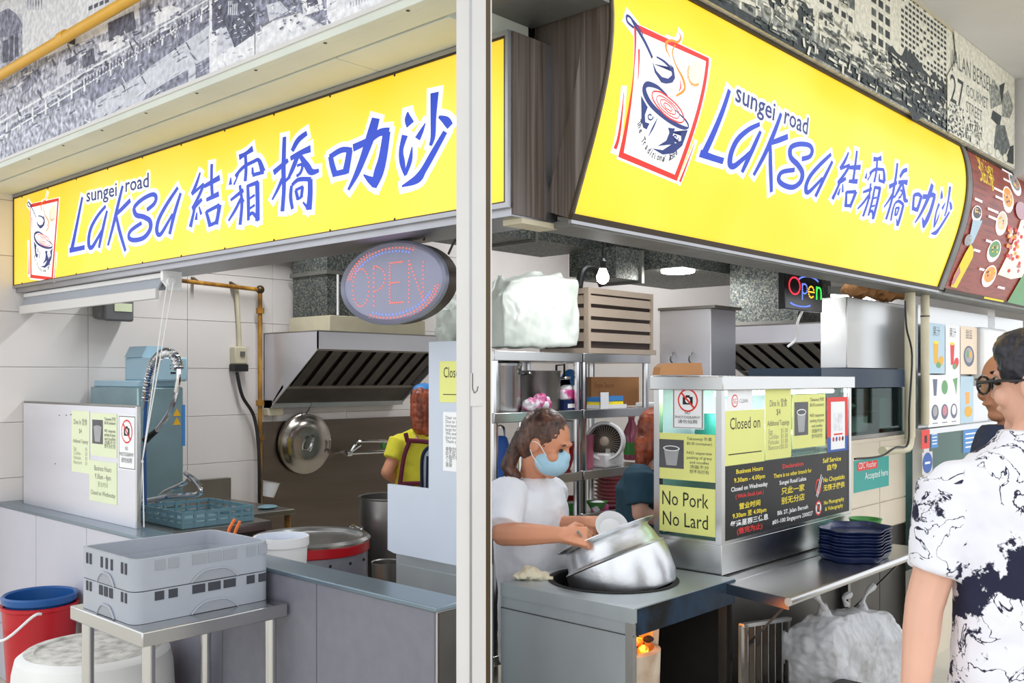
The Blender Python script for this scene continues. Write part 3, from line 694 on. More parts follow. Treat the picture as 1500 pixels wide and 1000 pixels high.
def lettering(parent, mapf, conv, wk, sg, grow):
    """blue brush letters on white edges; conv turns the left sign's (y, z) into this sign's (u, v)"""
    for g, sts in BLUE.items():
        n = 'latin_letter' if g in ('L', 'a1', 'k', 's', 'a2') else 'chinese_character'
        fo = Flat(mapf); fo.lay = 2; fi = Flat(mapf); fi.lay = 6; fo.ku = 1.25; fi.ku = 1.5
        for j, st in enumerate(sts):
            s2 = [conv(y, z)+(wd*wk,) for y, z, wd in st]
            fo.stroke(s2, 'print_white', grow=grow, dz=.1*j); fi.stroke(s2, 'print_blue', dz=.1*j)
        o = fo.build(n, parent); fi.build('stroke_fill', o)
    for body, ya, za, yb, zb, hh in sg:
        (u0, v0), (u1, v1) = conv(ya, za), conv(yb, zb); sl_ = (v1-v0)/(u1-u0)
        fo = Flat(mapf); fo.lay = 3
        [fo.text(body, u0+.012*math.cos(t*.524), v0+.012*math.sin(t*.524), hh, 'print_white', width=u1-u0, slope=sl_, off=.012, dz=.05*t) for t in range(12)]
        fo.lay = 7; fo.text(body, u0, v0, hh, 'print_navy', width=u1-u0, slope=sl_, off=.012); fo.build('small_lettering', parent)
def yz(cx, cy): return left_uv(cx, cy, K1)
SG = [('sungei',)+yz(258, 372)+yz(556, 312)+(.088,), ('road',)+yz(640, 276)+yz(868, 226)+(.088,)]
lm = face((XL-.0045, 0, 0), LEFTU)
lettering(sl, lm, lambda y, z: (-y, z), 1, SG, .017)

# ------------------------------------------------------------------ right sign (curved light box)
X0, X1 = 2.12, 5.137
sr = thing('lit_sign', 'curved yellow light box sign with blue lettering on the right front', 'sign', (3.6, 1.7, 2.0))
curved(MB(), X0+.012, X1, 0, ARC, -.09, -.006).build('housing', 'sign_dark', sr)
curved(MB(), X0+.006, X1-.02, .012, ARC-.012, -.006, 0, n=40).build('face', 'yellow_light', sr)
curved(MB(), X0, X1, -.006, .012, -.06, .006, n=2).build('rail', 'sign_dark', sr); curved(MB(), X0, X1, ARC-.014, ARC+.004, -.06, .006, n=2).build('rail', 'sign_dark', sr)
curved(MB(), X1-.022, X1, 0, ARC, -.06, .006).build('rail', 'sign_dark', sr); curved(MB(), X1, X1+.085, 0, ARC, -.06, 0).build('rail', 'duct_grey', sr)
curved(MB(), X0-.004, X0+.012, -.004, ARC, -.1, .003).build('end_panel', 'wood_laminate', sr)
curved(MB(), X0-.005, X0+.004, -.004, ARC, -.003, .004).build('lip', 'sign_dark', sr)
MB().box(X0+.02, 1.725, 1.985, X1+.085, 1.855, 2.004).build('underside', 'duct_grey', sr); MB().box(X0, 1.715, 1.99, X1, 1.727, 2.0).build('rail', 'aluminium_edge', sr)
MB().prism([rs(X0+.008, ARC*i/12*.82, -.09) for i in range(13)]+[V((X0+.008, 1.86, rs(0, ARC*.82, 0).z)), V((X0+.008, 1.86, ZB))], (.03, 0, 0)).struct('trim_4', 'wood_laminate')
MB().box(2.0, 1.797, 1.985, 2.16, 1.87, 2.0).struct('trim_5', 'beige_metal')
rm = lambda u, v, h: rs(u, v, h)
lettering(sr, rm, lambda y, z: (-.87333684*y-.0960537*z+6.93970908, .00115916*y+.92970673*z-1.73701471), .93, SG, .016)

# logo: red frame, ladle, bowl, sun
def logo(parent, mapf, cv2, k):
    f = Flat(mapf, .02); f.lay = 1
    def pl(pts, m): f.poly([cv2(*p) for p in pts], m)
    def stk(pts, m, gr=0): f.stroke([cv2(a, b)+(c*k,) for a, b, c in pts], m, grow=gr*k)
    K = 3.846
    pl([(100, 45), (545, 250), (345, 955), (10, 815), (85, 520)], 'print_white'); stk([(52, 430, 6), (20, 700, 14), (2, 770, 20)], 'print_white', 14); stk([(455, 725, 4), (365, 950, 14)], 'print_white', 10)
    stk([(70, 20, 30), (130, 100, 30), (215, 255, 20)], 'print_white', 18); stk([(300, 150, 10), (350, 160, 10), (370, 110, 8)], 'print_white', 16)
    f.layer()
    for pts in ([(112, 52), (532, 252), (524, 272), (160, 110), (118, 90)], [(108, 60), (122, 75), (112, 300), (50, 790), (20, 805), (95, 420)], [(515, 262), (532, 258), (350, 940), (330, 930)], [(20, 806), (30, 775), (336, 905), (348, 940)]): pl(pts, 'print_red')
    stk([(52, 440, 3), (25, 680, 16), (2, 760, 20)], 'print_red'); stk([(450, 730, 3), (368, 945, 16)], 'print_red'); stk([(137, 200, 12), (132, 370, 4)], 'print_red')
    f.layer()
    # ladle
    stk([(108, 80, 10), (72, 45, 10), (68, 14, 10), (90, 25, 10), (110, 60, 12), (165, 150, 14), (212, 250, 12)], 'print_navy')
    stk([(90, 25, 8), (130, 70, 6), (160, 118, 4)], 'print_navy')
    pl([(212, 270), (235, 320), (265, 355), (300, 365), (322, 345), (325, 310), (308, 280), (332, 305), (340, 360), (325, 388), (290, 396), (262, 390), (225, 330)], 'print_navy')
    stk([(235, 242, 6), (280, 270, 10), (318, 310, 12), (330, 350, 12)], 'print_navy')
    # bowl
    stk([(298, 462, 4), (240, 415, 14), (180, 398, 22), (168, 440, 24), (210, 520, 20), (300, 600, 16), (380, 640, 16), (415, 640, 8), (400, 600, 8), (340, 540, 3)], 'print_navy')
    pl([(148, 460), (186, 525), (170, 570), (172, 610), (196, 620), (180, 650), (160, 640), (176, 715), (150, 600)], 'print_navy')
    pl([(300, 640), (340, 645), (326, 690), (340, 730), (375, 715), (372, 670), (412, 656), (380, 745), (330, 785), (270, 792), (208, 758), (270, 768), (318, 735), (240, 745), (290, 715), (308, 670)], 'print_navy')
    for cx, cy in ((200, 578), (342, 698)):
        stk([(cx+18*math.cos(t)*(1-t/9), cy+26*math.sin(t)*(1-t/9), 6) for t in [i*.8 for i in range(9)]], 'print_navy')
    stk([(190, 690, 2), (215, 640, 10), (240, 590, 3)], 'print_navy')
    for rr in (1, .72, .48, .26):
        stk([(300+rr*(105*math.cos(t)*.78-60*math.sin(t)*.62), 525+rr*(105*math.cos(t)*.8+40*math.sin(t)*.62), 4 if rr < 1 else 6) for t in [i*math.pi/9 for i in range(19)]], 'print_red')
    # steam and sun
    stk([(292, 215, 4), (285, 165, 8), (320, 150, 10), (355, 160, 10), (372, 135, 10), (362, 105, 4)], 'print_orange')
    stk([(312, 250, 4), (290, 190, 8), (300, 155, 8)], 'print_orange'); stk([(345, 465, 8), (392, 430, 14), (385, 370, 14), (345, 290, 8), (325, 220, 8), (340, 175, 6)], 'print_orange')
    stk([(360, 440, 2), (372, 410, 8), (368, 375, 2)], 'print_red')
    f.poly([cv2(452+42*math.cos(t), 335+72*math.sin(t)) for t in [i*.35 for i in range(18)]], 'print_pale'); f.layer()
    for i in range(17):
        t = 1.0+i*.165; stk([(452+36*math.cos(t+.1), 335+62*math.sin(t+.1), 5+.3*(i < 9)*8), (452+46*math.cos(t+.1), 335+78*math.sin(t+.1), 5)], 'print_orange')
    # motto along the bowl
    word = 'The Traditional Taste'; path = spline([(125, 610, 0), (150, 720, 0), (200, 800, 0), (260, 830, 0), (310, 825, 0), (355, 790, 0)], 12); n = len(word)
    for i, ch in enumerate(word):
        if ch == ' ': continue
        fi = (i+.2)/n*(len(path)-2); a = path[int(fi)]; b = path[int(fi)+1]
        (u0, v0), (u1, v1) = cv2(a.x, a.y), cv2(b.x, b.y); l = math.hypot(u1-u0, v1-v0); c_, s_ = (u1-u0)/l, (v1-v0)/l
        vs, fs, x0, x1 = glyphs(ch, .02); z = 37*k
        f.mb.add([f.map(u0+((x-x0)*c_*.8-y*s_)*z, v0+((x-x0)*s_*.8+y*c_)*z, (f.lay+1)*f.step) for x, y in vs], fs, f.mi('print_dark'))
    f.build('bowl_logo', parent)
_ca = rpx(900+20/3.846, 20+806/3.846); _cb = rpx(900+348/3.846, 20+940/3.846)
logo(sr, rm, lambda a, b: rpx(900+a/3.846, 20+b/3.846), .00078)
# on the flat sign the same mark, smaller: corners (45,298)-(88,290)-(82,404)-(42,408)
def flat_logo(a, b):
    # the frame's corners in the trace: (112,52) (532,252) (340,935) (20,806)
    ur, vr = rpx(900+a/3.846, 20+b/3.846); c0 = rpx(900+112/3.846, 20+52/3.846); c1 = rpx(900+532/3.846, 20+252/3.846); c2 = rpx(900+20/3.846, 20+806/3.846)
    m = [[c1[0]-c0[0], c2[0]-c0[0]], [c1[1]-c0[1], c2[1]-c0[1]]]; dt = m[0][0]*m[1][1]-m[0][1]*m[1][0]
    s_ = ((ur-c0[0])*m[1][1]-(vr-c0[1])*m[0][1])/dt; t_ = ((vr-c0[1])*m[0][0]-(ur-c0[0])*m[1][0])/dt
    A = P(46, 299, x=XL); B = P(88, 290, x=XL); D = P(46, 407, x=XL)
    return (-(A.y+(B.y-A.y)*s_+(D.y-A.y)*t_), A.z+(B.z-A.z)*s_+(D.z-A.z)*t_)
logo(sl, lm, flat_logo, .00064)

# ================================================================== left bay, outside
# stainless table with two stacked dish racks
tb = thing('steel_table', 'small stainless steel table carrying grey dish racks', 'table', (1.59, 2.93, 0))
MB().box(1.335, 2.7, .755, 1.84, 3.2, .8).build('top', 'steel', tb, bevel=.004)
for x, y in ((1.375, 2.74), (1.375, 3.155), (1.8, 2.74), (1.8, 3.155)):
    MB().tube([(x, y, .02), (x, y, .757)], .019, 14).build('leg', 'steel_tube', tb)
    MB().lathe([(.022, 0), (.022, .02), (.016, .025)], (x, y, 0), n=12).build('foot', 'black', tb.children[-1])
def dish_rack(z0, label, top):
    x0, x1, y0, y1 = 1.352, 1.832, 2.79, 3.165; h = .098; t = .012; rc = .035
    ob = thing('dish_rack', label, 'dish rack', (1.59, 2.98, z0), 'grey plastic dish racks')
    def ring(ins, z):
        pts = []
        for cx, cy, a0 in ((x1-rc, y1-rc, 0), (x0+rc, y1-rc, 90), (x0+rc, y0+rc, 180), (x1-rc, y0+rc, 270)):
            for i in range(5): a = R(a0+22.5*i); pts.append((cx+(rc-ins)*math.cos(a), cy+(rc-ins)*math.sin(a), z))
        return pts
    mb = MB(); n = 20; rings = [ring(0, z0+.001), ring(0, z0+h), ring(t, z0+h), ring(t, z0+.05), ring(t+.02, z0+.05), ring(t+.02, z0+.03)] if top else [ring(0, z0+.001), ring(0, z0+h), ring(t, z0+h), ring(t, z0+.02)]
    vs = [p for r in rings for p in r]; fs = []
    for i in range(len(rings)-1):
        for j in range(n): fs.append((i*n+j, i*n+(j+1) % n, (i+1)*n+(j+1) % n, (i+1)*n+j))
    fs += [tuple(range(n))[::-1], tuple(range((len(rings)-1)*n, len(rings)*n))]
    mb.add(vs, fs).build('body', 'grey_plastic', ob, smooth=30)
    # slots, windows and hand arches on the two sides in view
    def slot(face_y, u, v, wd, ht, m='grey_hole', dp=.002):
        if face_y: MB().box(u, y0-dp, z0+v, u+wd, y0+.001, z0+v+ht).build('slot', m, ob, smooth=0)
        else: MB().box(x0-dp, u, z0+v, x0+.001, u+wd, z0+v+ht).build('slot', m, ob, smooth=0)
    if top:
        for u in (1.42, 1.465, 1.545, 1.6, 1.655, 1.74, 1.785): slot(1, u, .058, .034 if u < 1.5 or u > 1.7 else .048, .032, 'grey_rec')
        for u in (2.83, 2.855, 2.925, 2.96, 2.995, 3.075, 3.1): slot(0, u, .05, .013, .034)
    for u in (() if top else (1.42, 1.465, 1.545, 1.6, 1.655, 1.74, 1.785)): slot(1, u, .066, .03 if u < 1.5 or u > 1.7 else .044, .027)
    for u in (() if top else (2.83, 2.855, 2.925, 2.96, 2.995, 3.075, 3.1)): slot(0, u, .063, .013 if u < 2.9 or u > 3.05 else .024, .03)
    for fy, a, b in ((1, 1.54, 1.705), (0, 2.91, 3.03)):
        pts = []; v0, v1 = (.002, .036) if top else (.002, .036)
        for i in range(9): t_ = i/8; pts.append((a+(b-a)*t_, v0+(v1-v0)*(min(1, 3.5*t_, 3.5*(1-t_))**.7)))
        pts = [(a, v0)]+pts+[(b, v0)]
        if fy: MB().prism([(u, y0-.003, z0+v) for u, v in pts], (0, .003, 0)).build('hand_grip', 'grey_rec', ob, smooth=0); MB().tube([(u, y0-.004, z0+v) for u, v in pts[1:-1]], .003, 6).build('grip_rim', 'grey_plastic', ob)
        else: MB().prism([(x0-.003, u, z0+v) for u, v in pts], (.003, 0, 0)).build('hand_grip', 'grey_rec', ob, smooth=0); MB().tube([(x0-.004, u, z0+v) for u, v in pts[1:-1]], .003, 6).build('grip_rim', 'grey_plastic', ob)
    return ob
mk('grey_rec', (150, 154, 162), .5, 0, .03)
dish_rack(.8, 'lower grey plastic dish rack standing on the small steel table', False)
dish_rack(.9, 'upper open grey dish rack stacked on another rack', True)

# pails and the upturned tub
pc = V((1.69, 4.36, 0))
pl = thing('pail', 'tall red plastic pail with white handle against the low wall', 'bucket', pc)
MB().lathe([(.118, 0), (.15, .545), (.158, .55), (.158, .565), (.145, .565), (.142, .54), (.112, .01)], pc, n=36).build('body', 'red_plastic', pl)
a = P(5, 940, d=3.98); b = P(50, 903, d=4.02)
MB().tube(spline([P(60, 899, d=4.03), P(48, 903, d=4.0), P(4, 938, d=3.95), P(-20, 925, d=4.2)], 6), .006, 8).build('handle', 'white_plastic', pl)
MB().lathe([(.1, .30), (.136, .57), (.15, .575), (.154, .6), (.146, .607), (.137, .6), (.125, .45), (.09, .32)], pc, n=36).solo('bucket', 'blue_plastic', 'blue bucket nested inside the red pail', 'bucket')
tc_ = V((1.545, 3.49, 0))
tu = thing('upturned_tub', 'large white plastic tub turned upside down under the steel table', 'tub', tc_)
MB().lathe([(.3, 0), (.312, .02), (.3, .05), (.272, .5), (.262, .545), (.235, .565), (.2, .568), (.195, .56), (.16, .562), (0, .562)], tc_, n=44).build('body', ['tub_plastic', 'tub_base'], tu)
tu.children[0].data.polygons.foreach_set('material_index', [1 if (p.center.z > .557) else 0 for p in tu.children[0].data.polygons])
MB().tube([tc_+V((.25*math.cos(t)*.0+.04*math.cos(t)-.02, -.29-.035*math.sin(t), .36+.05*math.sin(t)*0+.06*math.cos(t))) for t in [i*.4 for i in range(9)]], .007, 8).build('handle', 'white_plastic', tu)

# roller blind under the left sign
bl = thing('roller_blind', 'rolled up grey outdoor blind hanging under the left yellow sign', 'blind', (2.03, 4.6, 1.92))
ya, yb = 3.79, 5.34
MB().box(1.985, ya+.02, 1.975, 2.05, yb, 1.998).build('head_rail', 'white_plastic', bl, bevel=.004)
MB().tube([(2.03, ya+.03, 1.955), (2.03, yb, 1.955)], .026, 14).build('roll', 'grey_plastic', bl)
MB().prism([(1.995, ya+.06, 1.975), (2.005, ya+.06, 1.975), (1.98, ya+.06, 1.925), (1.972, ya+.06, 1.925)], (0, yb-ya-.06, 0)).build('fabric', 'grey_plastic', bl)
MB().box(1.962, ya+.06, 1.885, 1.98, yb, 1.93).build('bottom_bar', 'white_paint', bl, bevel=.003)
MB().prism([(1.965, ya, 2.0), (2.05, ya, 2.0), (2.05, ya, 1.92), (2.0, ya, 1.92), (1.965, ya, 1.96)], (0, .02, 0)).build('bracket', 'white_plastic', bl)
MB().lathe([(.018, 0), (.02, .004), (.02, .014), (.018, .018)], (2.0, ya-.012, 1.955), (0, 1, 0), n=16).build('pulley', 'white_plastic', bl)
c0 = P(250, 416, x=1.98); k0 = P(208, 672, x=1.955)
for a_, b_, n_ in (((245, 414), (204, 772), 0), ((254, 414), (211, 772), 1)):
    MB().tube([P(*a_, x=1.985), P(209, 672, x=1.96), P(*b_, x=1.945)], .0028, 6).build('cord', 'white_plastic', bl)
MB().ell(P(208, 676, x=1.958), .006, .012, .008, n=8).build('cord_clip', 'white_plastic', bl)

# steel splash sheet on the low wall with its notices
sp = thing('splash_sheet', 'upright stainless steel splash sheet on the low wall under notices', 'panel', (1.945, 4.7, .9))
MB().box(1.935, 3.965, .901, 1.945, 5.2, 1.424).build('sheet', 'steel_sheet', sp)
MB().prism([(1.935, 5.2, .901), (1.945, 5.2, .901), (2.0, 5.365, .901), (1.99, 5.365, .901)], (0, 0, .523)).build('bent_end', 'steel', sp)
MB().box(1.933, 3.955, .901, 1.95, 3.968, 1.426).build('edge_fold', 'steel', sp); MB().box(1.935, 3.965, 1.42, 1.96, 5.2, 1.43).build('top_fold', 'steel_dull', sp)
for pt in ((87, 608), (97, 608), (104, 607), (81, 679)): MB().ell(P(*pt, x=1.9345), .003, .003, .003, n=6).build('rivet', 'steel_dark', sp)
def paper(name, px0, py0, px1, py1, mat, label, cat, x=None, y=None, group=None):
    """a sheet whose top left and bottom right corners are seen at these pixels"""
    A = P(px0, py0, x=x, y=y); B = P(px1, py1, x=x, y=y)
    U = LEFTU if x is not None else RIGHTU; wd = (A.y-B.y) if x is not None else (B.x-A.x)
    c = V((A.x, A.y, B.z)); ob, f = sheet(name, c, U, wd, A.z-B.z, mat, label, cat, group=group); f.w = wd; f.h = A.z-B.z; f.ob = ob; return f
X = 1.9333
f = paper('paper_notice', 105, 601, 131, 694, 'note_pale', 'narrow pale price notice at the left edge of the taped notices', 'notice', x=X)
f.text('Dine In 堂食', f.w*.5, f.h*.78, .034, 'ink_soft', 'c', width=f.w*.75); f.text('$4', f.w*.5, f.h*.64, .03, 'ink_soft', 'c'); f.text('Additional Toppings', f.w*.5, f.h*.48, .025, 'ink_soft', 'c', width=f.w*.85)
for i, (a_, b_) in enumerate((('Egg', '$1'), ('Cockles', '$1'), ('Fishcake', '$1'), ('Beancurd', '$1'))): f.text(a_, f.w*.12, f.h*(.36-.075*i), .024, 'ink_grey'); f.text(b_, f.w*.88, f.h*(.36-.075*i), .024, 'ink_grey', 'r')
f.build('print', f.ob)
f = paper('paper_notice', 133, 604, 171, 671, 'note_pale', 'pale takeaway notice with a grey cup picture on the splash sheet', 'notice', x=X)
f.rect(f.w*.06, f.h*.28, f.w*.48, f.h*.84, 'photo_grey'); f.layer(); f.disc(f.w*.27, f.h*.66, f.w*.16, f.h*.05, 'photo_light'); f.poly([(f.w*.12, f.h*.64), (f.w*.42, f.h*.64), (f.w*.37, f.h*.33), (f.w*.17, f.h*.33)], 'photo_light', .3)
for i, t_ in enumerate(('Takeaway 外卖', '$0.30 (container)', '', 'NO separate', 'packing of gravy', 'and noodles', '汤面不分', '恕不另打包')): f.text(t_ or ' ', f.w*.75, f.h*(.84-.09*i), .02, 'ink_soft', 'c', width=f.w*.42 if t_ else None)
f.build('print', f.ob)
f = paper('paper_notice', 131, 673, 171, 740, 'note_pale', 'pale business hours notice below the cup notice', 'notice', x=X)
f.text('Business Hours', f.w*.5, f.h*.76, .034, 'ink_soft', 'c', width=f.w*.62); f.text('9.30am - 4pm', f.w*.5, f.h*.56, .034, 'ink_soft', 'c', width=f.w*.58); f.text('Closed on Wednesday', f.w*.5, f.h*.16, .03, 'ink_soft', 'c', width=f.w*.9); f.text('营业时间', f.w*.5, f.h*.38, .026, 'ink_grey', 'c'); f.build('print', f.ob)
def no_photo(f, s=1.0):
    w_, h_ = f.w, f.h; f.rect(w_*.03, h_*.02, w_*.97, h_*.98, 'ink_soft'); f.layer(); f.rect(w_*.06, h_*.035, w_*.94, h_*.965, 'paper_white'); f.layer()
    r_ = w_*.32; cy = h_*.7
    f.disc(w_*.5, cy, r_, r_, 'ink_red'); f.layer(); f.disc(w_*.5, cy, r_*.86, r_*.86, 'paper_white'); f.layer()
    f.rect(w_*.5-r_*.5, cy-r_*.36, w_*.5+r_*.5, cy+r_*.3, 'ink'); f.rect(w_*.5-r_*.2, cy+r_*.3, w_*.5+r_*.2, cy+r_*.44, 'ink'); f.layer(); f.disc(w_*.5, cy, r_*.24, r_*.24, 'paper_white', 14); f.layer()
    f.stroke([(w_*.5-r_*.62, cy+r_*.62, r_*.16), (w_*.5+r_*.62, cy-r_*.62, r_*.16)], 'ink_red'); f.layer()
    for i, t_ in enumerate(('NO', 'PHOTOGRAPHY', '请勿拍照')): f.text(t_, w_*.5, h_*(.36-.11*i), h_*.1, 'ink_soft', 'c', width=w_*(.16, .8, .62)[i])
    f.build('print', f.ob)
f = paper('no_photography_sign', 173.5, 607, 199, 690, 'paper_white', 'white no photography sign with red circle at the right end of the splash sheet', 'sign', x=X); no_photo(f)

# ================================================================== left bay, inside
gm = thing('gas_meter', 'grey gas meter with white label on the left wall', 'meter', (2.48, 5.3, 1.86))
c = P(165, 453, y=5.3); MB().box(c.x-.1, 5.23, c.z-.06, c.x+.1, 5.36, c.z+.09).build('case', 'grey_meter', gm, bevel=.03)
MB().box(c.x-.085, 5.215, c.z-.07, c.x+.085, 5.24, c.z+.06).build('front', 'grey_meter', gm, bevel=.025); MB().box(c.x-.03, 5.21, c.z-.015, c.x+.07, 5.217, c.z+.03).build('label_plate', 'note_pale', gm)
MB().box(c.x-.1, 5.22, c.z+.062, c.x+.11, 5.25, c.z+.075).build('band', 'black', gm)
for s_ in (-.06, .06): MB().tube([(c.x+s_, 5.3, c.z+.08), (c.x+s_, 5.3, c.z+.16)], .016, 10).build('stub', 'steel_dull', gm)
yp = thing('wall_pipe', 'weathered yellow gas pipe along the tiled wall and down beside the hood', 'pipe', (3.4, 5.33, .7))
MB().tube([P(250, 409, y=5.3), P(378, 424, y=5.3)], .013, 10).build('run', 'old_pipe', yp)
MB().tube([P(381, 421, y=5.3), P(381, 775, y=5.3)], .014, 10).build('drop', 'old_pipe', yp); MB().ell(P(381, 424, y=5.3), .028, n=10).build('elbow', 'bronze', yp)
for py in (455, 590, 640): MB().tube([P(381, py-4, y=5.3), P(381, py+4, y=5.3)], .026, 10).build('coupling', 'old_pipe', yp)
for px in (290, 346): q_ = P(px, 409+(px-250)*.117, y=5.3); MB().bar(q_, q_+V((0, .07, .03)), .02, .02).build('clip', 'bronze', yp)
sw = thing('wall_switch', 'cream wall isolator switch with conduit and black cable', 'switch', (3.2, 5.33, 1.55))
c = P(350, 524, y=5.33); MB().box(c.x-.045, 5.3, c.z-.04, c.x+.045, 5.365, c.z+.07).build('case', 'beige_metal', sw, bevel=.008); MB().box(c.x-.05, 5.295, c.z-.085, c.x+.048, 5.365, c.z-.04).build('base', 'black', sw, bevel=.005)
MB().box(c.x-.01, 5.29, c.z+.01, c.x+.02, 5.301, c.z+.04).build('knob', 'ink_soft', sw)
MB().tube([P(346, 415, y=5.34), P(350, 480, y=5.34), P(351, 510, y=5.34)], .014, 8).build('conduit', 'beige_metal', sw)
MB().tube(spline([P(347, 545, y=5.31), P(355, 580, y=5.31), P(372, 610, y=5.31), P(379, 660, y=5.28), P(380, 740, y=5.28)], 6), .011, 8).build('cable', 'black', sw)

# exhaust hoods: front towards -n, long side along u
def hood(name, label, o, u, n, L_, D_, zb, zt, lip, ns, wide=1.0):
    """o: front left top corner on plan, u along the front, n into the wall"""
    o = V(o); u = V(u); n = V(n); Z = V((0, 0, 1)); ob = thing(name, label, 'exhaust hood', o+u*L_/2+n*D_+Z*zb)
    t = .008
    prof = [(0, zt), (0, zt-lip), (D_*.88, zb), (D_, zb), (D_, zt)]
    for s_ in (0, L_-t): MB().prism([o+u*s_+n*a+Z*b for a, b in prof], u*t).build('side_panel', 'steel_sheet', ob, smooth=0)
    MB().prism([o+Z*zt, o+Z*(zt-lip), o+Z*(zt-lip)+n*t, o+Z*zt+n*t], u*L_).build('front_lip', 'steel_sheet', ob, smooth=0)
    MB().prism([o+Z*zt, o+Z*zt+n*D_, o+Z*(zt+t)+n*D_, o+Z*(zt+t)], u*L_).build('top_panel', 'steel_dull', ob, smooth=0)
    MB().prism([o+n*(D_-t)+Z*zb, o+n*D_+Z*zb, o+n*D_+Z*zt, o+n*(D_-t)+Z*zt], u*L_).build('back_panel', 'steel_dull', ob, smooth=0)
    a = o+n*.05+Z*(zt-lip+.0); b = o+n*D_*.62+Z*(zb+(zt-lip-zb)*.36); sl_ = (b-a); N_ = u.cross(sl_).normalized()
    if N_.z < 0: N_ = -N_
    MB().obox((a+b)/2+u*L_/2+N_*.03, u*(L_/2-.01), sl_/2, N_*.004).build('filter_back', 'cooler_dark', ob, smooth=0)
    w_ = (L_*wide-.06)/ns
    for i in range(ns):
        c_ = (a+b)/2+u*(.03+w_*(i+.5)); MB().prism([c_-sl_/2-u*w_*.33, c_-sl_/2+u*w_*.33, c_-sl_/2+u*w_*.2+N_*.014, c_-sl_/2-u*w_*.2+N_*.014], sl_).build('baffle', 'steel_dark', ob, smooth=0)
    for p_ in (a, b): MB().obox(p_+u*L_/2+N_*.005, u*(L_/2-.008), sl_.normalized()*.014, N_*.006).build('filter_rail', 'steel_dull', ob, smooth=0)
    c_ = o+n*D_*.86+Z*(zb+.02); MB().prism([b+N_*.02, b, c_, c_+Z*.006], u*L_).build('drip_plate', 'steel_dark', ob, smooth=0)
    MB().prism([o+n*D_*.84+Z*zb, o+n*D_+Z*zb, o+n*D_+Z*(zb+.05), o+n*D_*.84+Z*(zb+.05)], u*L_).build('grease_trough', 'steel', ob, smooth=0)
    return ob
hood('exhaust_hood', 'large stainless exhaust hood with baffle filters in the left bay', (3.47, 4.78, 0), (1, 0, 0), (0, 1, 0), 1.1, .58, 1.355, 1.83, .105, 9)
MB().box(3.62, 4.86, 1.84, 4.42, 5.3, 1.94).solo('duct_plinth', 'beige_metal', 'beige metal collar on top of the left exhaust hood', 'collar', bevel=.003)
du = thing('exhaust_duct', 'galvanised exhaust duct rising from the left hood', 'duct', (4, 5.05, 1.942))
MB().box(3.63, 4.9, 1.942, 4.4, 5.27, 2.945).build('sheet_metal', 'galvanised', du); MB().box(3.615, 4.885, 2.2, 4.415, 5.285, 2.225).build('flange', 'duct_grey', du); MB().tube([(3.7, 4.885, 1.945), (3.7, 4.885, 2.2)], .008, 6).build('rod', 'white_plastic', du)
MB().box(3.46, 5.345, .05, 5.2, 5.36, 1.265).solo('wall_splashback', 'steel_splash', 'dull steel splashback sheet on the wall below the left hood', 'splashback')
c = P(404, 603, y=5.3); MB().box(c.x-.06, 5.3, c.z-.025, c.x+.06, 5.358, c.z+.025).solo('junction_box', 'beige_metal', 'small beige junction box under the left hood', 'box', bevel=.004)
ld = thing('pot_lid', 'large round steel pot lid hanging on a hook below the hood', 'lid', P(449, 649, y=5.3))
c = P(449, 649, y=5.3)
MB().lathe([(.203, .03), (.207, .018), (.205, .006), (.185, .004), (.17, -.008), (.1, -.016), (0, -.018)], c, (0, 1, 0), n=44).build('disc', 'steel_lid', ld)
MB().tube(spline([c+V((-.012, -.015, -.045)), c+V((-.012, -.05, -.042)), c+V((.0, -.06, .0)), c+V((.014, -.05, .042)), c+V((.014, -.015, .045))], 5), .012, 8).build('handle', 'steel_tube', ld)
MB().tube(spline([P(452, 589, y=5.27), P(456, 591, y=5.27), P(452, 600, y=5.27), P(448, 606, y=5.28)], 5), .004, 6).build('hook', 'steel_dark', ld)
pf = thing('wall_tap', 'chrome swing arm wall tap on the steel splashback', 'tap', P(516, 664, y=5.34))
g0 = P(512, 664, y=5.25); MB().tube([g0+V((0, .1, 0)), g0], .014, 10).build('spout_root', 'chrome', pf)
MB().tube([g0, P(572, 661, y=5.2)], .011, 8).build('arm', 'chrome', pf); MB().tube(spline([g0, P(521, 650, y=5.23), P(527, 646, y=5.2), P(570, 647, y=5.2), P(574, 656, y=5.2)], 5), .011, 8).build('arm', 'chrome', pf)
MB().lathe([(.022, 0), (.022, .04), (.014, .05)], g0+V((-.03, 0, 0)), (1, 0, 0), n=12).build('valve', 'chrome', pf); MB().tube([g0, P(529, 652, y=5.2)], .006, 6).build('lever', 'chrome', pf); MB().ell(P(561, 652, y=5.2), .016, .016, .03, n=10).build('valve_cap', 'green_plastic', pf)

# sink counter, dishwasher, sprayer behind the splash sheet
sk = thing('sink_counter', 'stainless sink counter behind the splash sheet', 'sink', (2.4, 4.6, 0))
MB().box(2.02, 3.98, .82, 2.62, 5.34, .86).build('top', 'steel_dull', sk); MB().box(2.04, 4.0, .08, 2.6, 5.32, .82).build('cabinet', 'steel_dark', sk)
for x, y in ((2.06, 4.02), (2.58, 4.02), (2.06, 5.3), (2.58, 5.3)): MB().tube([(x, y, 0), (x, y, .1)], .02, 8).build('leg', 'steel_dull', sk)
dw = thing('dishwasher', 'tall pale blue and steel dishwashing machine behind the splash sheet', 'dishwasher', (2.4, 5.05, .86))
MB().box(2.33, 4.76, .861, 2.585, 5.32, 1.5).build('body', 'machine_body', dw, bevel=.008); MB().box(2.35, 4.8, 1.5, 2.56, 5.32, 1.535).build('top_plate', 'machine_blue', dw, bevel=.006)
MB().box(2.42, 4.74, 1.53, 2.6, 5.1, 1.66).build('control_box', 'machine_blue', dw, bevel=.012)
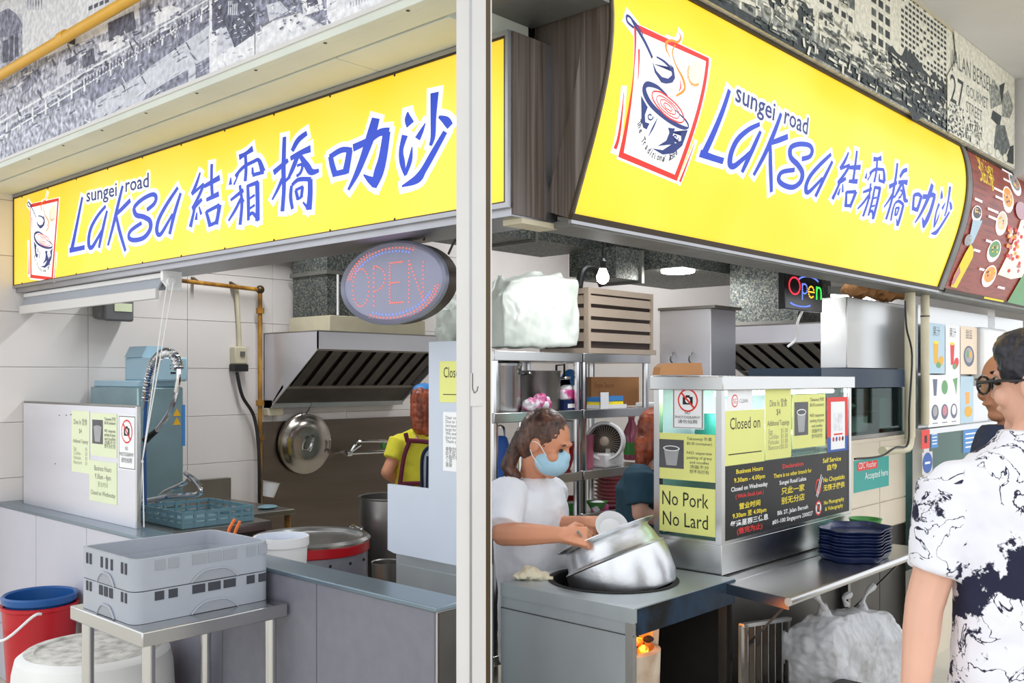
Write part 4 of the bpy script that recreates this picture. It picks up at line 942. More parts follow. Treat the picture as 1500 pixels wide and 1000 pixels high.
MB().prism([(2.42, 4.9, 1.66), (2.58, 4.9, 1.66), (2.54, 4.9, 1.72), (2.45, 4.9, 1.72)], (0, .2, 0)).build('cowl', 'machine_blue', dw)
f = Flat(face((2.4, 4.7395, 1.53), RIGHTU)); f.rect(.1, .04, .13, .05, 'black'); [f.disc(.1+.02*i, .085, .003, .004, 'ink', 8) for i in range(3)]; [f.disc(.1+.02*i, .068, .003, .004, 'ink', 8) for i in range(2)]; f.build('panel_print', dw)
MB().tube([(2.615, 4.85, 1.56), (2.63, 4.85, 1.56), (2.63, 4.85, 1.63), (2.615, 4.85, 1.63)], .004, 6).build('side_handle', 'steel', dw)
for py in (604, 617):
    c = P(259, py, y=4.759); MB().prism([c+V((-.022, 0, -.018)), c+V((.022, 0, -.018)), c+V((0, 0, .022))], (0, -.001, 0)).build('warning_sticker', 'led_amber_flat', dw) if 'led_amber_flat' in MATS else (mk('led_amber_flat', (236, 178, 30), .5, 0, 0), MB().prism([c+V((-.022, 0, -.018)), c+V((.022, 0, -.018)), c+V((0, 0, .022))], (0, -.001, 0)).build('warning_sticker', 'led_amber_flat', dw))
c = P(269, 620, y=4.759); MB().box(c.x-.008, 4.757, c.z-.12, c.x+.008, 4.76, c.z+.1).build('label_strip', 'label_sky', dw)
hs = thing('spray_hose', 'coiled spring pre rinse sprayer with a chrome hose loop', 'sprayer', P(213, 770, x=2.2))
spi = spline([P(213, 770, x=2.2), P(212, 640, x=2.2), P(215, 580, x=2.2), P(224, 535, x=2.2), P(240, 517, x=2.2), P(255, 521, x=2.2), P(262, 540, x=2.2)], 10)
MB().tube(spi, .008, 8).build('riser', 'blue_plastic', hs)
co = []; n_ = len(spi)*9
for i in range(n_):
    t_ = i/n_*(len(spi)-1); j = int(t_); p_ = spi[j].lerp(spi[min(j+1, len(spi)-1)], t_-j)
    if p_.z < 1.43: continue
    tg = (spi[min(j+1, len(spi)-1)]-spi[max(j-1, 0)]).normalized(); a1 = tg.orthogonal().normalized(); a1 = V((1, 0, 0)); b1 = tg.cross(a1).normalized(); co.append(p_+(a1*math.cos(i*.75)+b1*math.sin(i*.75))*.021)
MB().tube(co, .0032, 5).build('spring', 'chrome', hs)
MB().tube(spline([P(262, 540, x=2.2), P(261, 560, x=2.2), P(250, 600, x=2.2), P(230, 630, x=2.2)], 6), .011, 10).build('hose', 'chrome', hs)
MB().tube([P(230, 630, x=2.2), P(220, 638, x=2.2), P(213, 644, x=2.2)], [.012, .015, .018], 10).build('spray_head', 'black', hs)
MB().tube([P(216, 560, x=2.2), P(212, 600, x=2.2)], .009, 8).build('copper_wrap', 'old_pipe', hs)
sr_ = thing('swing_frame', 'bent chrome tube frame standing over the sink', 'tube frame', P(232, 765, x=2.3))
MB().tube(spline([P(210, 734, x=2.25), P(250, 727, x=2.3), P(288, 724, x=2.35), P(294, 716, x=2.35), P(284, 702, x=2.35), P(272, 692, x=2.35)], 6), .013, 10).build('tube', 'chrome', sr_)
MB().tube(spline([P(226, 772, x=2.3), P(229, 738, x=2.3), P(240, 722, x=2.32), P(265, 710, x=2.34), P(275, 704, x=2.35)], 6), .012, 10).build('tube', 'chrome', sr_)
def crate(name, c, sx, sy, h, mat, label, cells):
    ob = thing(name, label, 'dish rack', c); c = V(c)
    for a_, b_ in (((-sx, -sy), (sx, -sy)), ((sx, -sy), (sx, sy)), ((sx, sy), (-sx, sy)), ((-sx, sy), (-sx, -sy))):
        p0 = c+V((a_[0], a_[1], 0)); p1 = c+V((b_[0], b_[1], 0))
        for z_, hh in ((.012, .024), (h*.5, .014), (h-.008, .016)): MB().bar(p0+V((0, 0, z_)), p1+V((0, 0, z_)), .008, hh).build('rail', mat, ob)
        for i in range(cells): p_ = p0.lerp(p1, i/cells); MB().box(p_.x-.006, p_.y-.006, c.z, p_.x+.006, p_.y+.006, c.z+h).build('upright', mat, ob)
    MB().box(c.x-sx, c.y-sy, c.z, c.x+sx, c.y+sy, c.z+.006).build('base', mat, ob); return ob
crate('dish_crate', (2.37, 4.24, .862), .18, .2, .075, 'teal_plastic', 'teal plastic dish crate on the sink counter', 6)

st = thing('prep_table', 'plain stainless prep table against the left wall', 'table', (2.97, 4.97, 0))
MB().box(2.75, 4.61, .77, 3.19, 5.3, .8).build('top', 'steel_dull', st, bevel=.003); MB().box(2.66, 5.29, .8, 3.19, 5.34, .93).build('upstand', 'steel_dull', st)
for x, y in ((2.78, 4.64), (3.16, 4.64), (2.78, 5.27), (3.16, 5.27)): MB().tube([(x, y, 0), (x, y, .77)], .018, 10).build('leg', 'old_pipe' if y < 5 else 'steel_dull', st)
MB().box(2.78, 4.66, .28, 3.16, 5.25, .3).build('undershelf', 'cardboard_dark', st)
MB().ell(P(392, 742, z=.812), .06, .05, .012, n=12).solo('cleaning_cloth', 'teal_plastic', 'pale blue cloth lying on the prep table', 'cloth')
cp = P(393, 722, y=5.2); cu_ = thing('tilted_tub', 'small white tub tipped over beside the wall pipe', 'tub', (cp.x, cp.y, .801))
MB().lathe([(.035, 0), (.052, .09), (.058, .095), (.048, .09), (.03, .01)], V((cp.x, cp.y, .80)), (.25, 0, 1), n=18).build('body', 'white_plastic', cu_)

# cooking pots behind the low wall
wb = thing('white_bucket', 'white bucket lined with blue plastic behind the upper dish rack', 'bucket', (2.13, 3.17, .6)); c = V((2.13, 3.17, .601))
MB().lathe([(.085, 0), (.1, .3), (.106, .3), (.106, .335), (.098, .335), (.095, .3), (.08, .02)], c, n=28).build('body', 'white_plastic', wb); MB().lathe([(.09, .3), (.085, .305), (0, .31)], c, n=20).build('liner', 'label_sky', wb)
MB().box(2.0, 3.02, 0, 2.26, 3.32, .6).solo('storage_box', 'cardboard', 'brown carton supporting the white bucket behind the low wall', 'box')
for i, (px, py, m, dx) in enumerate(((337, 772, 'cone_orange', 12), (346, 775, 'cone_orange', 8))):
    if m not in MATS: mk(m, (238, 116, 40), .5, 0, .05)
    a_ = P(px, py, d=3.55); MB().tube([a_+V((-.02, .02, -.08)), a_, a_+V((.012*dx/10, -.01, .03))], .006, 8).solo('spatula_handle', m, ('taller orange utensil handle', 'shorter orange utensil handle')[i]+' sticking up behind the grey racks', 'utensil')
dr = thing('cooking_drum', 'broad grey steel cooking drum with a red band', 'drum', (2.557, 3.575, 0)); c = V((2.557, 3.575, 0))
MB().lathe([(.25, 0), (.255, .02), (.255, .79), (.25, .8)], c, n=48).build('shell', 'tile_grey', dr); MB().lathe([(.258, .775), (.262, .78), (.262, .815), (.258, .82)], c, n=48).build('red_band', 'red_plastic', dr)
MB().lathe([(.255, .81), (.268, .83), (.255, .842), (.235, .838), (.225, .825), (0, .822)], c, n=48).build('rim', 'steel', dr)
for i in range(16):
    an = i*math.pi/8+.1; MB().ell(c+V((.256*math.cos(an), .256*math.sin(an), .745)), .007, n=6).build('vent', 'black', dr); MB().ell(c+V((.256*math.cos(an), .256*math.sin(an), .63)), .007, n=6).build('vent', 'black', dr)
MB().tube(spline([c+V((-.2, -.17, .6)), c+V((-.21, -.2, .615)), c+V((-.17, -.22, .615)), c+V((-.15, -.215, .6))], 4), .007, 6).build('lug', 'chrome', dr)
def stockpot(name, c, r_, h_, label, mat='steel', lid=False, n=36):
    ob = thing(name, label, 'pot', c); c = V(c)
    MB().lathe([(r_*.97, .001), (r_, .012), (r_, h_-.008), (r_*1.04, h_), (r_*1.04, h_+.004), (r_*.97, h_), (r_*.96, .02), (0, .016)], c, n=n).build('body', mat, ob)
    for s_ in (-1, 1):
        e = V((FY, -FX, 0))*s_; MB().tube(spline([c+e*r_+V((0, 0, h_*.82))-e.cross(V((0, 0, 1)))*.04, c+e*(r_+.04)+V((0, 0, h_*.84))-e.cross(V((0, 0, 1)))*.03, c+e*(r_+.04)+V((0, 0, h_*.84))+e.cross(V((0, 0, 1)))*.03, c+e*r_+V((0, 0, h_*.82))+e.cross(V((0, 0, 1)))*.04], 4), .007, 8).build('handle', 'chrome', ob)
    if lid: MB().lathe([(r_*1.04, h_+.004), (r_*1.05, h_+.012), (r_*.9, h_+.02), (r_*.5, h_+.032), (.012, h_+.036), (.02, h_+.05), (.02, h_+.06), (0, h_+.06)], c, n=n).build('lid', 'steel', ob)
    return ob
stockpot('stock_pot', (3.13, 3.69, 0), .16, .955, 'tall dark stock pot beside the white board', 'steel_dull')
stockpot('small_pot', (2.585, 3.08, .0), .062, .78, 'narrow small steel pot in front of the tall stock pot', 'steel_dull')
# steel cabinet and white L shaped board
cb = thing('steel_cabinet', 'dark steel cabinet under the white board by the post', 'cabinet', (2.45, 2.45, 0)); MB().box(2.262, 2.25, 0, 2.36, 2.645, .915).build('body', 'steel_front', cb, bevel=.004); MB().box(2.256, 2.27, .1, 2.263, 2.62, .88).build('door', 'steel_front', cb)
wbd = thing('white_board', 'white L shaped plastic board with notices beside the white post', 'board', (2.25, 2.45, .92))
A = [(2.25, 2.676, .926), (2.25, 2.676, 1.165), (2.25, 2.456, 1.165), (2.25, 2.456, 1.674), (2.25, 2.25, 1.674), (2.25, 2.25, .916), (2.25, 2.64, .918)]
MB().prism(A, (.012, 0, 0)).build('sheet', 'white_board', wbd, smooth=0)
f = paper('paper_notice', 644, 529, 695, 590, 'note_yellow', 'yellow green closed on notice partly hidden by the white post', 'notice', x=2.2485)
f.text('Closed on', f.w*.12, f.h*.6, .052, 'ink', width=f.w*.78); f.rect(f.w*.1, f.h*.18, f.w*.9, f.h*.2, 'ink'); f.build('print', f.ob)
f = paper('paper_notice', 649, 603, 700, 694, 'paper_white', 'white bilingual text notice low on the white board', 'notice', x=2.2485)
for i, t_ in enumerate(('Dear customers,', 'Due to the', 'increased cost,', 'large bowls', 'We seek your', 'kind understanding', 'Thank you.', '', '尊敬的顾客', '由于成本上涨', '大碗价格', '上调', '谢谢')):
    if t_: f.text(t_, f.w*.08, f.h*(.88-.067*i), .016, 'ink_soft')
f.build('print', f.ob)

# oval LED sign hanging below the left sign
os_ = thing('open_sign', 'oval hanging LED sign reading OPEN in red dots', 'sign', (2.06, 2.42, 1.74))
oc = V((2.05, 2.425, 1.862)); RA, RB = .262, .134
E_ = lambda ra, rb, x, n=56: [V((x, oc.y+ra*math.cos(2*math.pi*i/n), oc.z+rb*math.sin(2*math.pi*i/n))) for i in range(n)]
def band(loops, name, mat, cap=True):
    mb = MB(); n = 56; vs = [p for l in loops for p in l]; fs = []
    for i in range(len(loops)-1):
        for j in range(n): fs.append((i*n+j, (i+1)*n+j, (i+1)*n+(j+1) % n, i*n+(j+1) % n))
    if cap: fs += [tuple(range(n)), tuple(range(len(vs)-1, len(vs)-n-1, -1))]
    bmx = mb.add(vs, fs); o_ = bmx.build(name, mat, os_, smooth=40); return o_
band([E_(RA-.012, RB-.012, oc.x+.004), E_(RA-.012, RB-.012, oc.x+.055)], 'panel', 'led_panel')
band([E_(RA-.014, RB-.014, oc.x+.003), E_(RA-.004, RB-.004, oc.x-.006), E_(RA+.004, RB+.004, oc.x), E_(RA+.004, RB+.004, oc.x+.014)], 'bezel', 'led_rim', cap=False)
band([E_(RA, RB, oc.x+.012), E_(RA, RB, oc.x+.058), E_(RA-.03, RB-.03, oc.x+.06)], 'rim', 'dark_rim', cap=False)
def dots(name, pts, m, r_=.0027):
    mb = MB()
    for u, v in pts: mb.lathe([(r_, 0), (r_*.8, .003), (0, .004)], V((oc.x+.004, oc.y-u, oc.z+v)), (-1, 0, 0), n=6)
    o_ = mb.build(name, m, os_); o_['kind'] = 'stuff'; return o_
def path_dots(pts, step):
    out = []; rest = 0
    for a_, b_ in zip(pts, pts[1:]):
        l = math.hypot(b_[0]-a_[0], b_[1]-a_[1]); t_ = rest
        while t_ <= l: out.append(lin(a_, b_, t_/l)); t_ += step
        rest = t_-l
    return out
def ov(cx, cy, ra, rb, a0, a1, n): return [(cx+ra*math.cos(R(a0+(a1-a0)*i/n)), cy+rb*math.sin(R(a0+(a1-a0)*i/n))) for i in range(n+1)]
red = ov(-.157, -.005, .044, .064, 0, 346, 24)
red += path_dots([(-.088, -.07), (-.088, .06)], .0155)+path_dots(ov(-.088, .02, .058, .042, 88, -88, 14), .0135)
red += path_dots([(.058, .066), (-.006, .066), (-.006, -.066), (.064, -.066)], .0105)+path_dots([(.0, .0), (.05, .0)], .0105)
red += path_dots([(.09, -.068), (.09, .066), (.158, -.066), (.158, .07)], .0135)
dots('letter_lights', red, 'led_red')
dots('arc_lights', ov(-.0, 0, .232, .125, 168, 60, 24)+ov(0, 0, .219, .115, 166, 60, 23)+ov(0, 0, .232, .125, -118, -10, 24)+ov(0, 0, .219, .115, -118, -12, 23), 'led_red')
dots('blue_lights', ov(0, 0, .207, .104, 154, 64, 19)+ov(0, 0, .207, .104, -116, -24, 19), 'led_blue')
for yy in (2.36, 2.33): pass
MB().tube([(2.085, 2.43, oc.z+.14), (2.085, 2.43, 2.0)], .004, 6).build('hanger', 'old_pipe', os_); MB().tube(spline([(2.085, 2.30, oc.z+.132), (2.085, 2.29, oc.z+.15), (2.085, 2.31, oc.z+.165), (2.085, 2.295, 2.0)], 5), .0035, 6).build('hook', 'steel_dark', os_)
MB().tube(spline([(2.1, 2.2, oc.z+.08), (2.1, 2.17, oc.z+.12), (2.1, 2.13, 2.0)], 5), .004, 6).build('cable', 'black', os_)

# ================================================================== right bay: stove and big pot
SX0, SX1, SY0, SY1, SZ = 2.378, 2.985, 1.683, 2.235, .85
hc = V((2.683, 1.985, SZ)); HR = .212
sv = thing('charcoal_stove', 'stainless charcoal stove counter with a round fire hole and burnt edge', 'stove', (2.68, 1.96, 0))
mb = MB(); n = 48; ring_o, ring_i = [], []
for i in range(n):
    a_ = 2*math.pi*i/n; dx, dy = math.cos(a_), math.sin(a_)
    t_ = min((SX1-hc.x)/dx if dx > 1e-6 else (SX0-hc.x)/dx if dx < -1e-6 else 9, (SY1-hc.y)/dy if dy > 1e-6 else (SY0-hc.y)/dy if dy < -1e-6 else 9)
    ring_o.append(hc+V((dx, dy, 0))*t_); ring_i.append(hc+V((dx, dy, 0))*HR)
for cx_, cy_ in ((SX0, SY0), (SX1, SY0), (SX1, SY1), (SX0, SY1)):
    j = min(range(n), key=lambda i: (ring_o[i]-V((cx_, cy_, SZ))).length); ring_o[j] = V((cx_, cy_, SZ))
dn = V((0, 0, -.045)); vs = ring_o+ring_i+[p+dn for p in ring_i]+[p+dn for p in ring_o]; fs = []
for k_ in range(4):
    for j in range(n): a1, b1 = k_*n+j, k_*n+(j+1) % n; c1, d1 = ((k_+1) % 4)*n+(j+1) % n, ((k_+1) % 4)*n+j; fs.append((a1, b1, c1, d1))
mb.add(vs, fs).build('worktop', 'steel_front', sv, smooth=20)
MB().lathe([(.1, -.05), (HR-.004, -.05), (HR-.004, -.045), (.1, -.045), (.1, -.05)], hc, n=40, caps=False).build('glow_shield', 'soot', sv)  # added ring plate that keeps the ember glow from showing in the fire hole
MB().lathe([(HR+.012, 0), (HR+.016, .003), (HR+.004, .004), (HR-.006, .001), (HR-.006, -.05), (HR+.012, -.05), (HR+.012, 0)], hc, n=48, caps=False).build('fire_ring', 'soot', sv)
MB().box(SX0+.004, SY0+.004, .02, SX0+.016, SY1, SZ-.045).build('side_panel', 'steel_front', sv); MB().box(SX0+.001, SY0, .765, SX0+.006, SY1, .768).build('seam', 'steel_dark', sv)
MB().box(SX0, SY0+.002, .02, SX0+.02, SY0+.03, SZ-.045).build('corner_post', 'steel', sv)
MB().box(SX0+.016, SY1-.012, .02, SX1, SY1, SZ-.045).build('back_panel', 'soot', sv); MB().box(SX1-.012, SY0+.01, .02, SX1, SY1-.012, SZ-.045).build('side_panel', 'soot', sv)
MB().box(SX0+.02, SY0-.002, SZ-.085, SX1, SY0+.006, SZ-.004).build('apron', 'burnt_blue', sv); MB().box(SX0, SY0, 0, SX1, SY1, .02).build('base_plate', 'soot', sv)
br = thing('clay_burner', 'clay charcoal burner with glowing embers under the stove top', 'burner', (2.53, 1.83, .02)); bc = V((2.53, 1.83, .021))
MB().lathe([(.09, 0), (.1, .1), (.115, .5), (.12, .655), (.1, .66), (.095, .6), (0, .59)], bc, n=32).build('bowl', 'clay', br)
mb = MB(); n_ = 14; vs = []
for i in range(n_+1):
    a_ = R(-28+165*i/n_); e_ = V((math.cos(a_), math.sin(a_), 0)); vs += [bc+e_*.1+V((0, 0, .62)), bc+e_*.125+V((0, 0, .62)), bc+e_*.135+V((0, 0, .775)), bc+e_*.115+V((0, 0, .775))]
fs = []
for i in range(n_):
    for j in range(4): fs.append((4*i+j, 4*i+(j+1) % 4, 4*i+4+(j+1) % 4, 4*i+4+j))
fs += [(0, 3, 2, 1), (4*n_, 4*n_+1, 4*n_+2, 4*n_+3)]
mb.add(vs, fs).build('chimney_wall', 'clay', br)
rnd = random.Random(11)
for i in range(26):
    a_ = rnd.uniform(0, 6.28); r_ = rnd.uniform(0, .085); p_ = bc+V((r_*math.cos(a_), r_*math.sin(a_), .655+rnd.uniform(0, .035)))
    MB().ell(p_, rnd.uniform(.014, .026), rnd.uniform(.012, .02), rnd.uniform(.01, .018), Matrix.Rotation(rnd.uniform(0, 3), 3, 'X'), n=7).build('ember' if i % 2 == 0 else 'charcoal', 'embers' if i % 2 == 0 else 'char', br, smooth=0)
fl_ = bpy.data.lights.new('fire_glow', 'POINT'); fl_.energy = .6; fl_.color = (1, .35, .06); fl_.shadow_soft_size = .04
fo_ = bpy.data.objects.new('fire_glow', fl_); COL.objects.link(fo_); fo_.location = bc+V((-.01, -.02, .74))

rt = V((FY, -FX, 0)); fw = V((FX, FY, 0))
pot = thing('aluminium_pot', 'large dented aluminium pot tilted over the fire hole', 'pot', hc)
pax = (V((0, 0, 1))-rt*.4+fw*.26).normalized(); pb = P(920, 860, z=.845)+fw*.135
MB().lathe([(.11, -.085), (.168, -.07), (.184, -.03), (.188, .045), (.183, .076), (.177, .082), (.171, .09), (.162, .125), (.153, .146), (.156, .152), (.171, .157), (.183, .162), (.182, .165), (.151, .158), (.147, .146), (.158, .1), (.17, .03), (.12, -.03), (0, -.04)], pb, pax, n=56).build('body', 'aluminium', pot)
MB().lathe([(.183, .072), (.1865, .077), (.183, .082)], pb, pax, n=56, caps=False).build('seam_band', 'aluminium', pot)
rg = thing('rag', 'crumpled beige rag at the edge of the stove', 'cloth', P(778, 845, z=.851))
blob('cloth', [('e', P(765, 843, z=.862), (.035, .03, .014)), ('e', P(778, 840, z=.868), (.032, .03, .024)), ('e', P(792, 843, z=.862), (.035, .026, .014)), ('e', P(772, 836, z=.872), (.02, .02, .02)), ('c', P(795, 845, z=.858), P(808, 847, z=.856), .012, .008)], 'rag_cloth', rg, .004, 1, (.014, .016))

# ================================================================== glass display cabinet
DX0, DX1, DY0, DY1 = 3.0, 4.11, 1.743, 2.03
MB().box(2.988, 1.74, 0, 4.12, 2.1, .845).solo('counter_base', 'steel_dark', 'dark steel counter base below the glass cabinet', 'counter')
dc = thing('glass_cabinet', 'stainless framed glass display cabinet covered in notices', 'cabinet', (3.55, 1.88, .846))
MB().box(DX0, DY0, .847, DX1, DY1, .955).build('base', 'steel', dc, bevel=.002)
MB().box(DX0-.012, DY0-.012, 1.505, DX1+.012, DY1+.012, 1.556).build('roof', 'steel', dc, bevel=.003)
for x, y in ((DX0, DY0), (DX1-.024, DY0), (DX0, DY1-.024), (DX1-.024, DY1-.024)): MB().box(x, y, .955, x+.024, y+.024, 1.505).build('corner_post', 'steel', dc)
for z_ in (.955, ): 
    MB().box(DX0+.024, DY0, z_, DX1-.024, DY0+.014, z_+.012).build('rail', 'steel', dc); MB().box(DX0, DY0+.024, z_, DX0+.014, DY1-.024, z_+.012).build('rail', 'steel', dc)
MB().box(DX0+.024, DY0+.006, .967, DX1-.024, DY0+.01, 1.505).build('glass_pane', 'glass', dc); MB().box(DX0+.006, DY0+.024, .967, DX0+.01, DY1-.024, 1.505).build('glass_pane', 'glass', dc); MB().box(DX1-.01, DY0+.024, .967, DX1-.006, DY1-.024, 1.505).build('glass_pane', 'glass', dc)
MB().box(DX0+.024, DY1-.012, .967, DX1-.024, DY1-.004, 1.505).build('back_panel', 'white_board', dc)  # added pale back, put in to brighten the inside of the see-through cabinet
MB().box(DX0+.03, DY0+.03, 1.235, DX1-.03, DY1-.02, 1.24).build('shelf', 'glass_green', dc)
MB().tube([(DX0+.06, DY0+.06, 1.492), (DX1-.06, DY0+.06, 1.492)], .009, 8).build('strip_lamp', 'tube_white', dc)
area('strip_glow', (3.55, 1.81, 1.48), (3.55, 1.85, 1.0), 1.0, .03, 3)
MB().box(3.3, 1.85, 1.241, 3.62, 1.99, 1.36).solo('food_tub', 'white_plastic', 'white lidded tub inside the glass cabinet', 'tub', bevel=.01)
MB().box(3.72, 1.85, 1.241, 3.98, 1.99, 1.32).solo('food_tub', 'machine_blue', 'pale blue tub at the right end inside the glass cabinet', 'tub', bevel=.01)
MB().lathe([(.05, 0), (.06, .1), (.045, .16), (.04, .17), (0, .17)], (3.22, 1.92, 1.241), n=20).solo('jar', 'label_teal', 'teal jar inside the glass cabinet near the corner', 'jar')
XC, YC = DX0-.0004, DY0+.0035
f = paper('no_photography_sign', 985, 568, 1031, 629, 'paper_white', 'white no photography sign in the short side of the glass cabinet', 'sign', x=DX0+.004); no_photo(f)
f = paper('paper_notice', 961, 633, 1048, 707, 'note_yellow', 'yellow takeaway notice above the No Pork notice', 'notice', x=DX0+.003)
def cup_notice(f, xa, xb, tx):
    f.rect(f.w*xa, f.h*.24, f.w*xb, f.h*.86, 'photo_grey'); f.layer(); m_ = (xa+xb)/2; h_ = (xb-xa)/2
    f.poly([(f.w*(m_-h_*.62), f.h*.66), (f.w*(m_+h_*.62), f.h*.66), (f.w*(m_+h_*.42), f.h*.3), (f.w*(m_-h_*.42), f.h*.3)], 'photo_light'); f.layer(); f.disc(f.w*m_, f.h*.67, f.w*h_*.68, f.h*.06, 'ink_white'); f.layer(); f.disc(f.w*m_, f.h*.67, f.w*h_*.58, f.h*.042, 'photo_grey'); f.layer()
    for i, t_ in enumerate(('Takeaway 外卖', '$0.30 (container)', '', 'NO separate', 'packing of gravy', 'and noodles', '汤面不分', '恕不另打包')):
        if t_: f.text(t_, f.w*tx, f.h*(.87-.1*i), f.h*.085, 'ink_soft', 'c', width=f.w*(.9-xb)*(.98 if i < 5 else .75))
    f.build('print', f.ob)
cup_notice(f, .06, .48, .74)
f = paper('paper_notice', 961, 709, 1048, 787, 'note_yellow', 'yellow notice reading No Pork No Lard', 'notice', x=DX0+.003)
f.text('No Pork', f.w*.5, f.h*.58, .075, 'ink', 'c', width=f.w*.78); f.text('No Lard', f.w*.5, f.h*.14, .075, 'ink', 'c', width=f.w*.76); f.build('print', f.ob)
f = paper('paper_notice', 1066, 566, 1102, 601, 'paper_white', 'white clean scheme notice at the top corner of the glass cabinet', 'notice', y=YC)
f.disc(f.w*.28, f.h*.42, f.h*.26, f.h*.26, 'ink_red'); f.layer(); f.disc(f.w*.28, f.h*.42, f.h*.21, f.h*.21, 'paper_white'); f.layer(); f.text('SG', f.w*.28, f.h*.32, f.h*.28, 'ink_red', 'c'); f.text('CLEAN', f.w*.47, f.h*.34, f.h*.22, 'photo_light'); f.build('print', f.ob)
f = paper('paper_notice', 1062, 602, 1120, 676, 'note_yellow', 'bright yellow closed on notice with a blank line on the glass cabinet', 'notice', y=YC-.001)
f.text('Closed on', f.w*.5, f.h*.66, .062, 'ink', 'c', width=f.w*.76); f.rect(f.w*.08, f.h*.2, f.w*.92, f.h*.22, 'ink'); f.build('print', f.ob)
f = paper('paper_notice', 1121, 568, 1159, 669, 'note_yellow', 'yellow dine in price list with additional toppings on the glass cabinet', 'notice', y=YC)
f.text('Dine In 堂食', f.w*.5, f.h*.74, .036, 'ink_soft', 'c', width=f.w*.66); f.text('$4', f.w*.5, f.h*.62, .034, 'ink_soft', 'c'); f.text('Additional Toppings', f.w*.5, f.h*.47, .03, 'ink_soft', 'c', width=f.w*.84)
for i, (a_, b_) in enumerate((('Egg', '$1.00'), ('Cockles', '$1.00'), ('Fishcake', '$1.00'), ('Beancurd', '$0.50'))): f.text(a_, f.w*.12, f.h*(.36-.075*i), .026, 'ink_grey'); f.text(b_, f.w*.86, f.h*(.36-.075*i), .026, 'ink_grey', 'r')
f.build('print', f.ob)
f = paper('paper_notice', 1161, 578, 1209, 652, 'note_yellow', 'yellow takeaway notice with a cup picture between the price list and the poster', 'notice', y=YC); cup_notice(f, .05, .46, .73)
f = paper('payment_poster', 1212, 582, 1242, 662, 'ink_red', 'red and blue payment poster at the right end of the glass cabinet', 'poster', y=YC)
f.rect(0, 0, f.w, f.h*.3, 'label_blue'); f.layer(); f.rect(f.w*.16, f.h*.08, f.w*.84, f.h*.92, 'paper_white'); f.layer(); f.rect(f.w*.3, f.h*.33, f.w*.72, f.h*.36, 'ink_red'); f.rect(f.w*.3, f.h*.4, f.w*.72, f.h*.72, 'ph5' if 'ph5' in MATS else 'paper_white'); f.text('PAY HERE', f.w*.5, f.h*.78, .014, 'ink_soft', 'c') if False else None
for i in range(4): f.disc(f.w*(.28+.15*i), f.h*.26, f.w*.05, f.w*.05, ('ink_red', 'label_blue', 'ink_red', 'ink')[i], 10)
f.build('print', f.ob)
f = paper('menu_board', 1062, 683, 1243, 749, 'board_black', 'black board of opening hours and declaration on the glass cabinet', 'board', y=YC-.002)
w_, h_ = f.w, f.h
def col(u, lines, f=f):
    for v_, t_, c_, sz, wd in lines: f.text(t_, w_*u, h_*v_, h_*sz, c_, 'c', width=w_*wd, off=.02)
Y_, R_, W_ = 'ink_yellow', 'ink_red', 'ink_white'
col(.17, [(.88, 'Business Hours', Y_, .085, .19), (.765, '9.30am - 4.00pm', Y_, .085, .22), (.65, 'Closed on Wednesday', W_, .085, .26), (.55, '( While Stock Last )', R_, .075, .2), (.4, '营业时间', Y_, .09, .15), (.29, '9.30am 至 4.00pm', Y_, .085, .24), (.18, '每逢星期三休息', W_, .09, .27), (.07, '(售完为止)', R_, .09, .18)])
f2 = Flat(f.map); col(.5, f=f2, lines=[(.86, 'Declaration', R_, .085, .17), (.74, 'There is no other branch for', Y_, .085, .31), (.63, 'Sungei Road Laksa', W_, .085, .22), (.49, '只此一家', Y_, .11, .19), (.35, '别无分店', Y_, .11, .19), (.2, 'Blk 27, Jalan Berseh', W_, .085, .25), (.085, '#01-100 Singapore 200027', W_, .085, .33)]); f2.build('declaration_lettering', f.ob); f.build('hours_lettering', f.ob); ob_ = f.ob; f = Flat(f.map); f.ob = ob_
col(.84, f=f, lines=[(.85, 'Self Service', Y_, .1, .17), (.73, '自助', Y_, .1, .09)]); col(.86, f=f, lines=[(.55, 'No Chopsticks', Y_, .1, .2), (.42, '无筷子提供', Y_, .1, .2), (.2, 'No Photography', Y_, .085, .19), (.1, '& Videography', Y_, .085, .17)])
f.disc(w_*.715, h_*.5, w_*.026, h_*.12, R_); f.disc(w_*.715, h_*.17, w_*.03, h_*.115, R_); f.layer(); f.disc(w_*.715, h_*.5, w_*.019, h_*.09, 'board_black'); f.disc(w_*.715, h_*.17, w_*.024, h_*.09, W_); f.layer()
f.stroke([(w_*.695, h_*.36, .006), (w_*.74, h_*.68, .006)], W_); f.stroke([(w_*.705, h_*.34, .006), (w_*.75, h_*.64, .006)], W_); f.rect(w_*.703, h_*.11, w_*.727, h_*.23, 'board_black'); f.layer(); f.stroke([(w_*.698, h_*.24, .006), (w_*.732, h_*.1, .006)], R_)
f.build('print', f.ob)
tb2 = thing('serving_board', 'brown rounded board lying on top of the glass cabinet', 'board', (3.1, 1.9, 1.557))
MB().prism([P(px, py, y=1.9) for px, py in ((966, 549), (968, 538), (975, 532), (1028, 531), (1030, 549))], (0, .03, 0)).build('panel', 'cardboard', tb2)

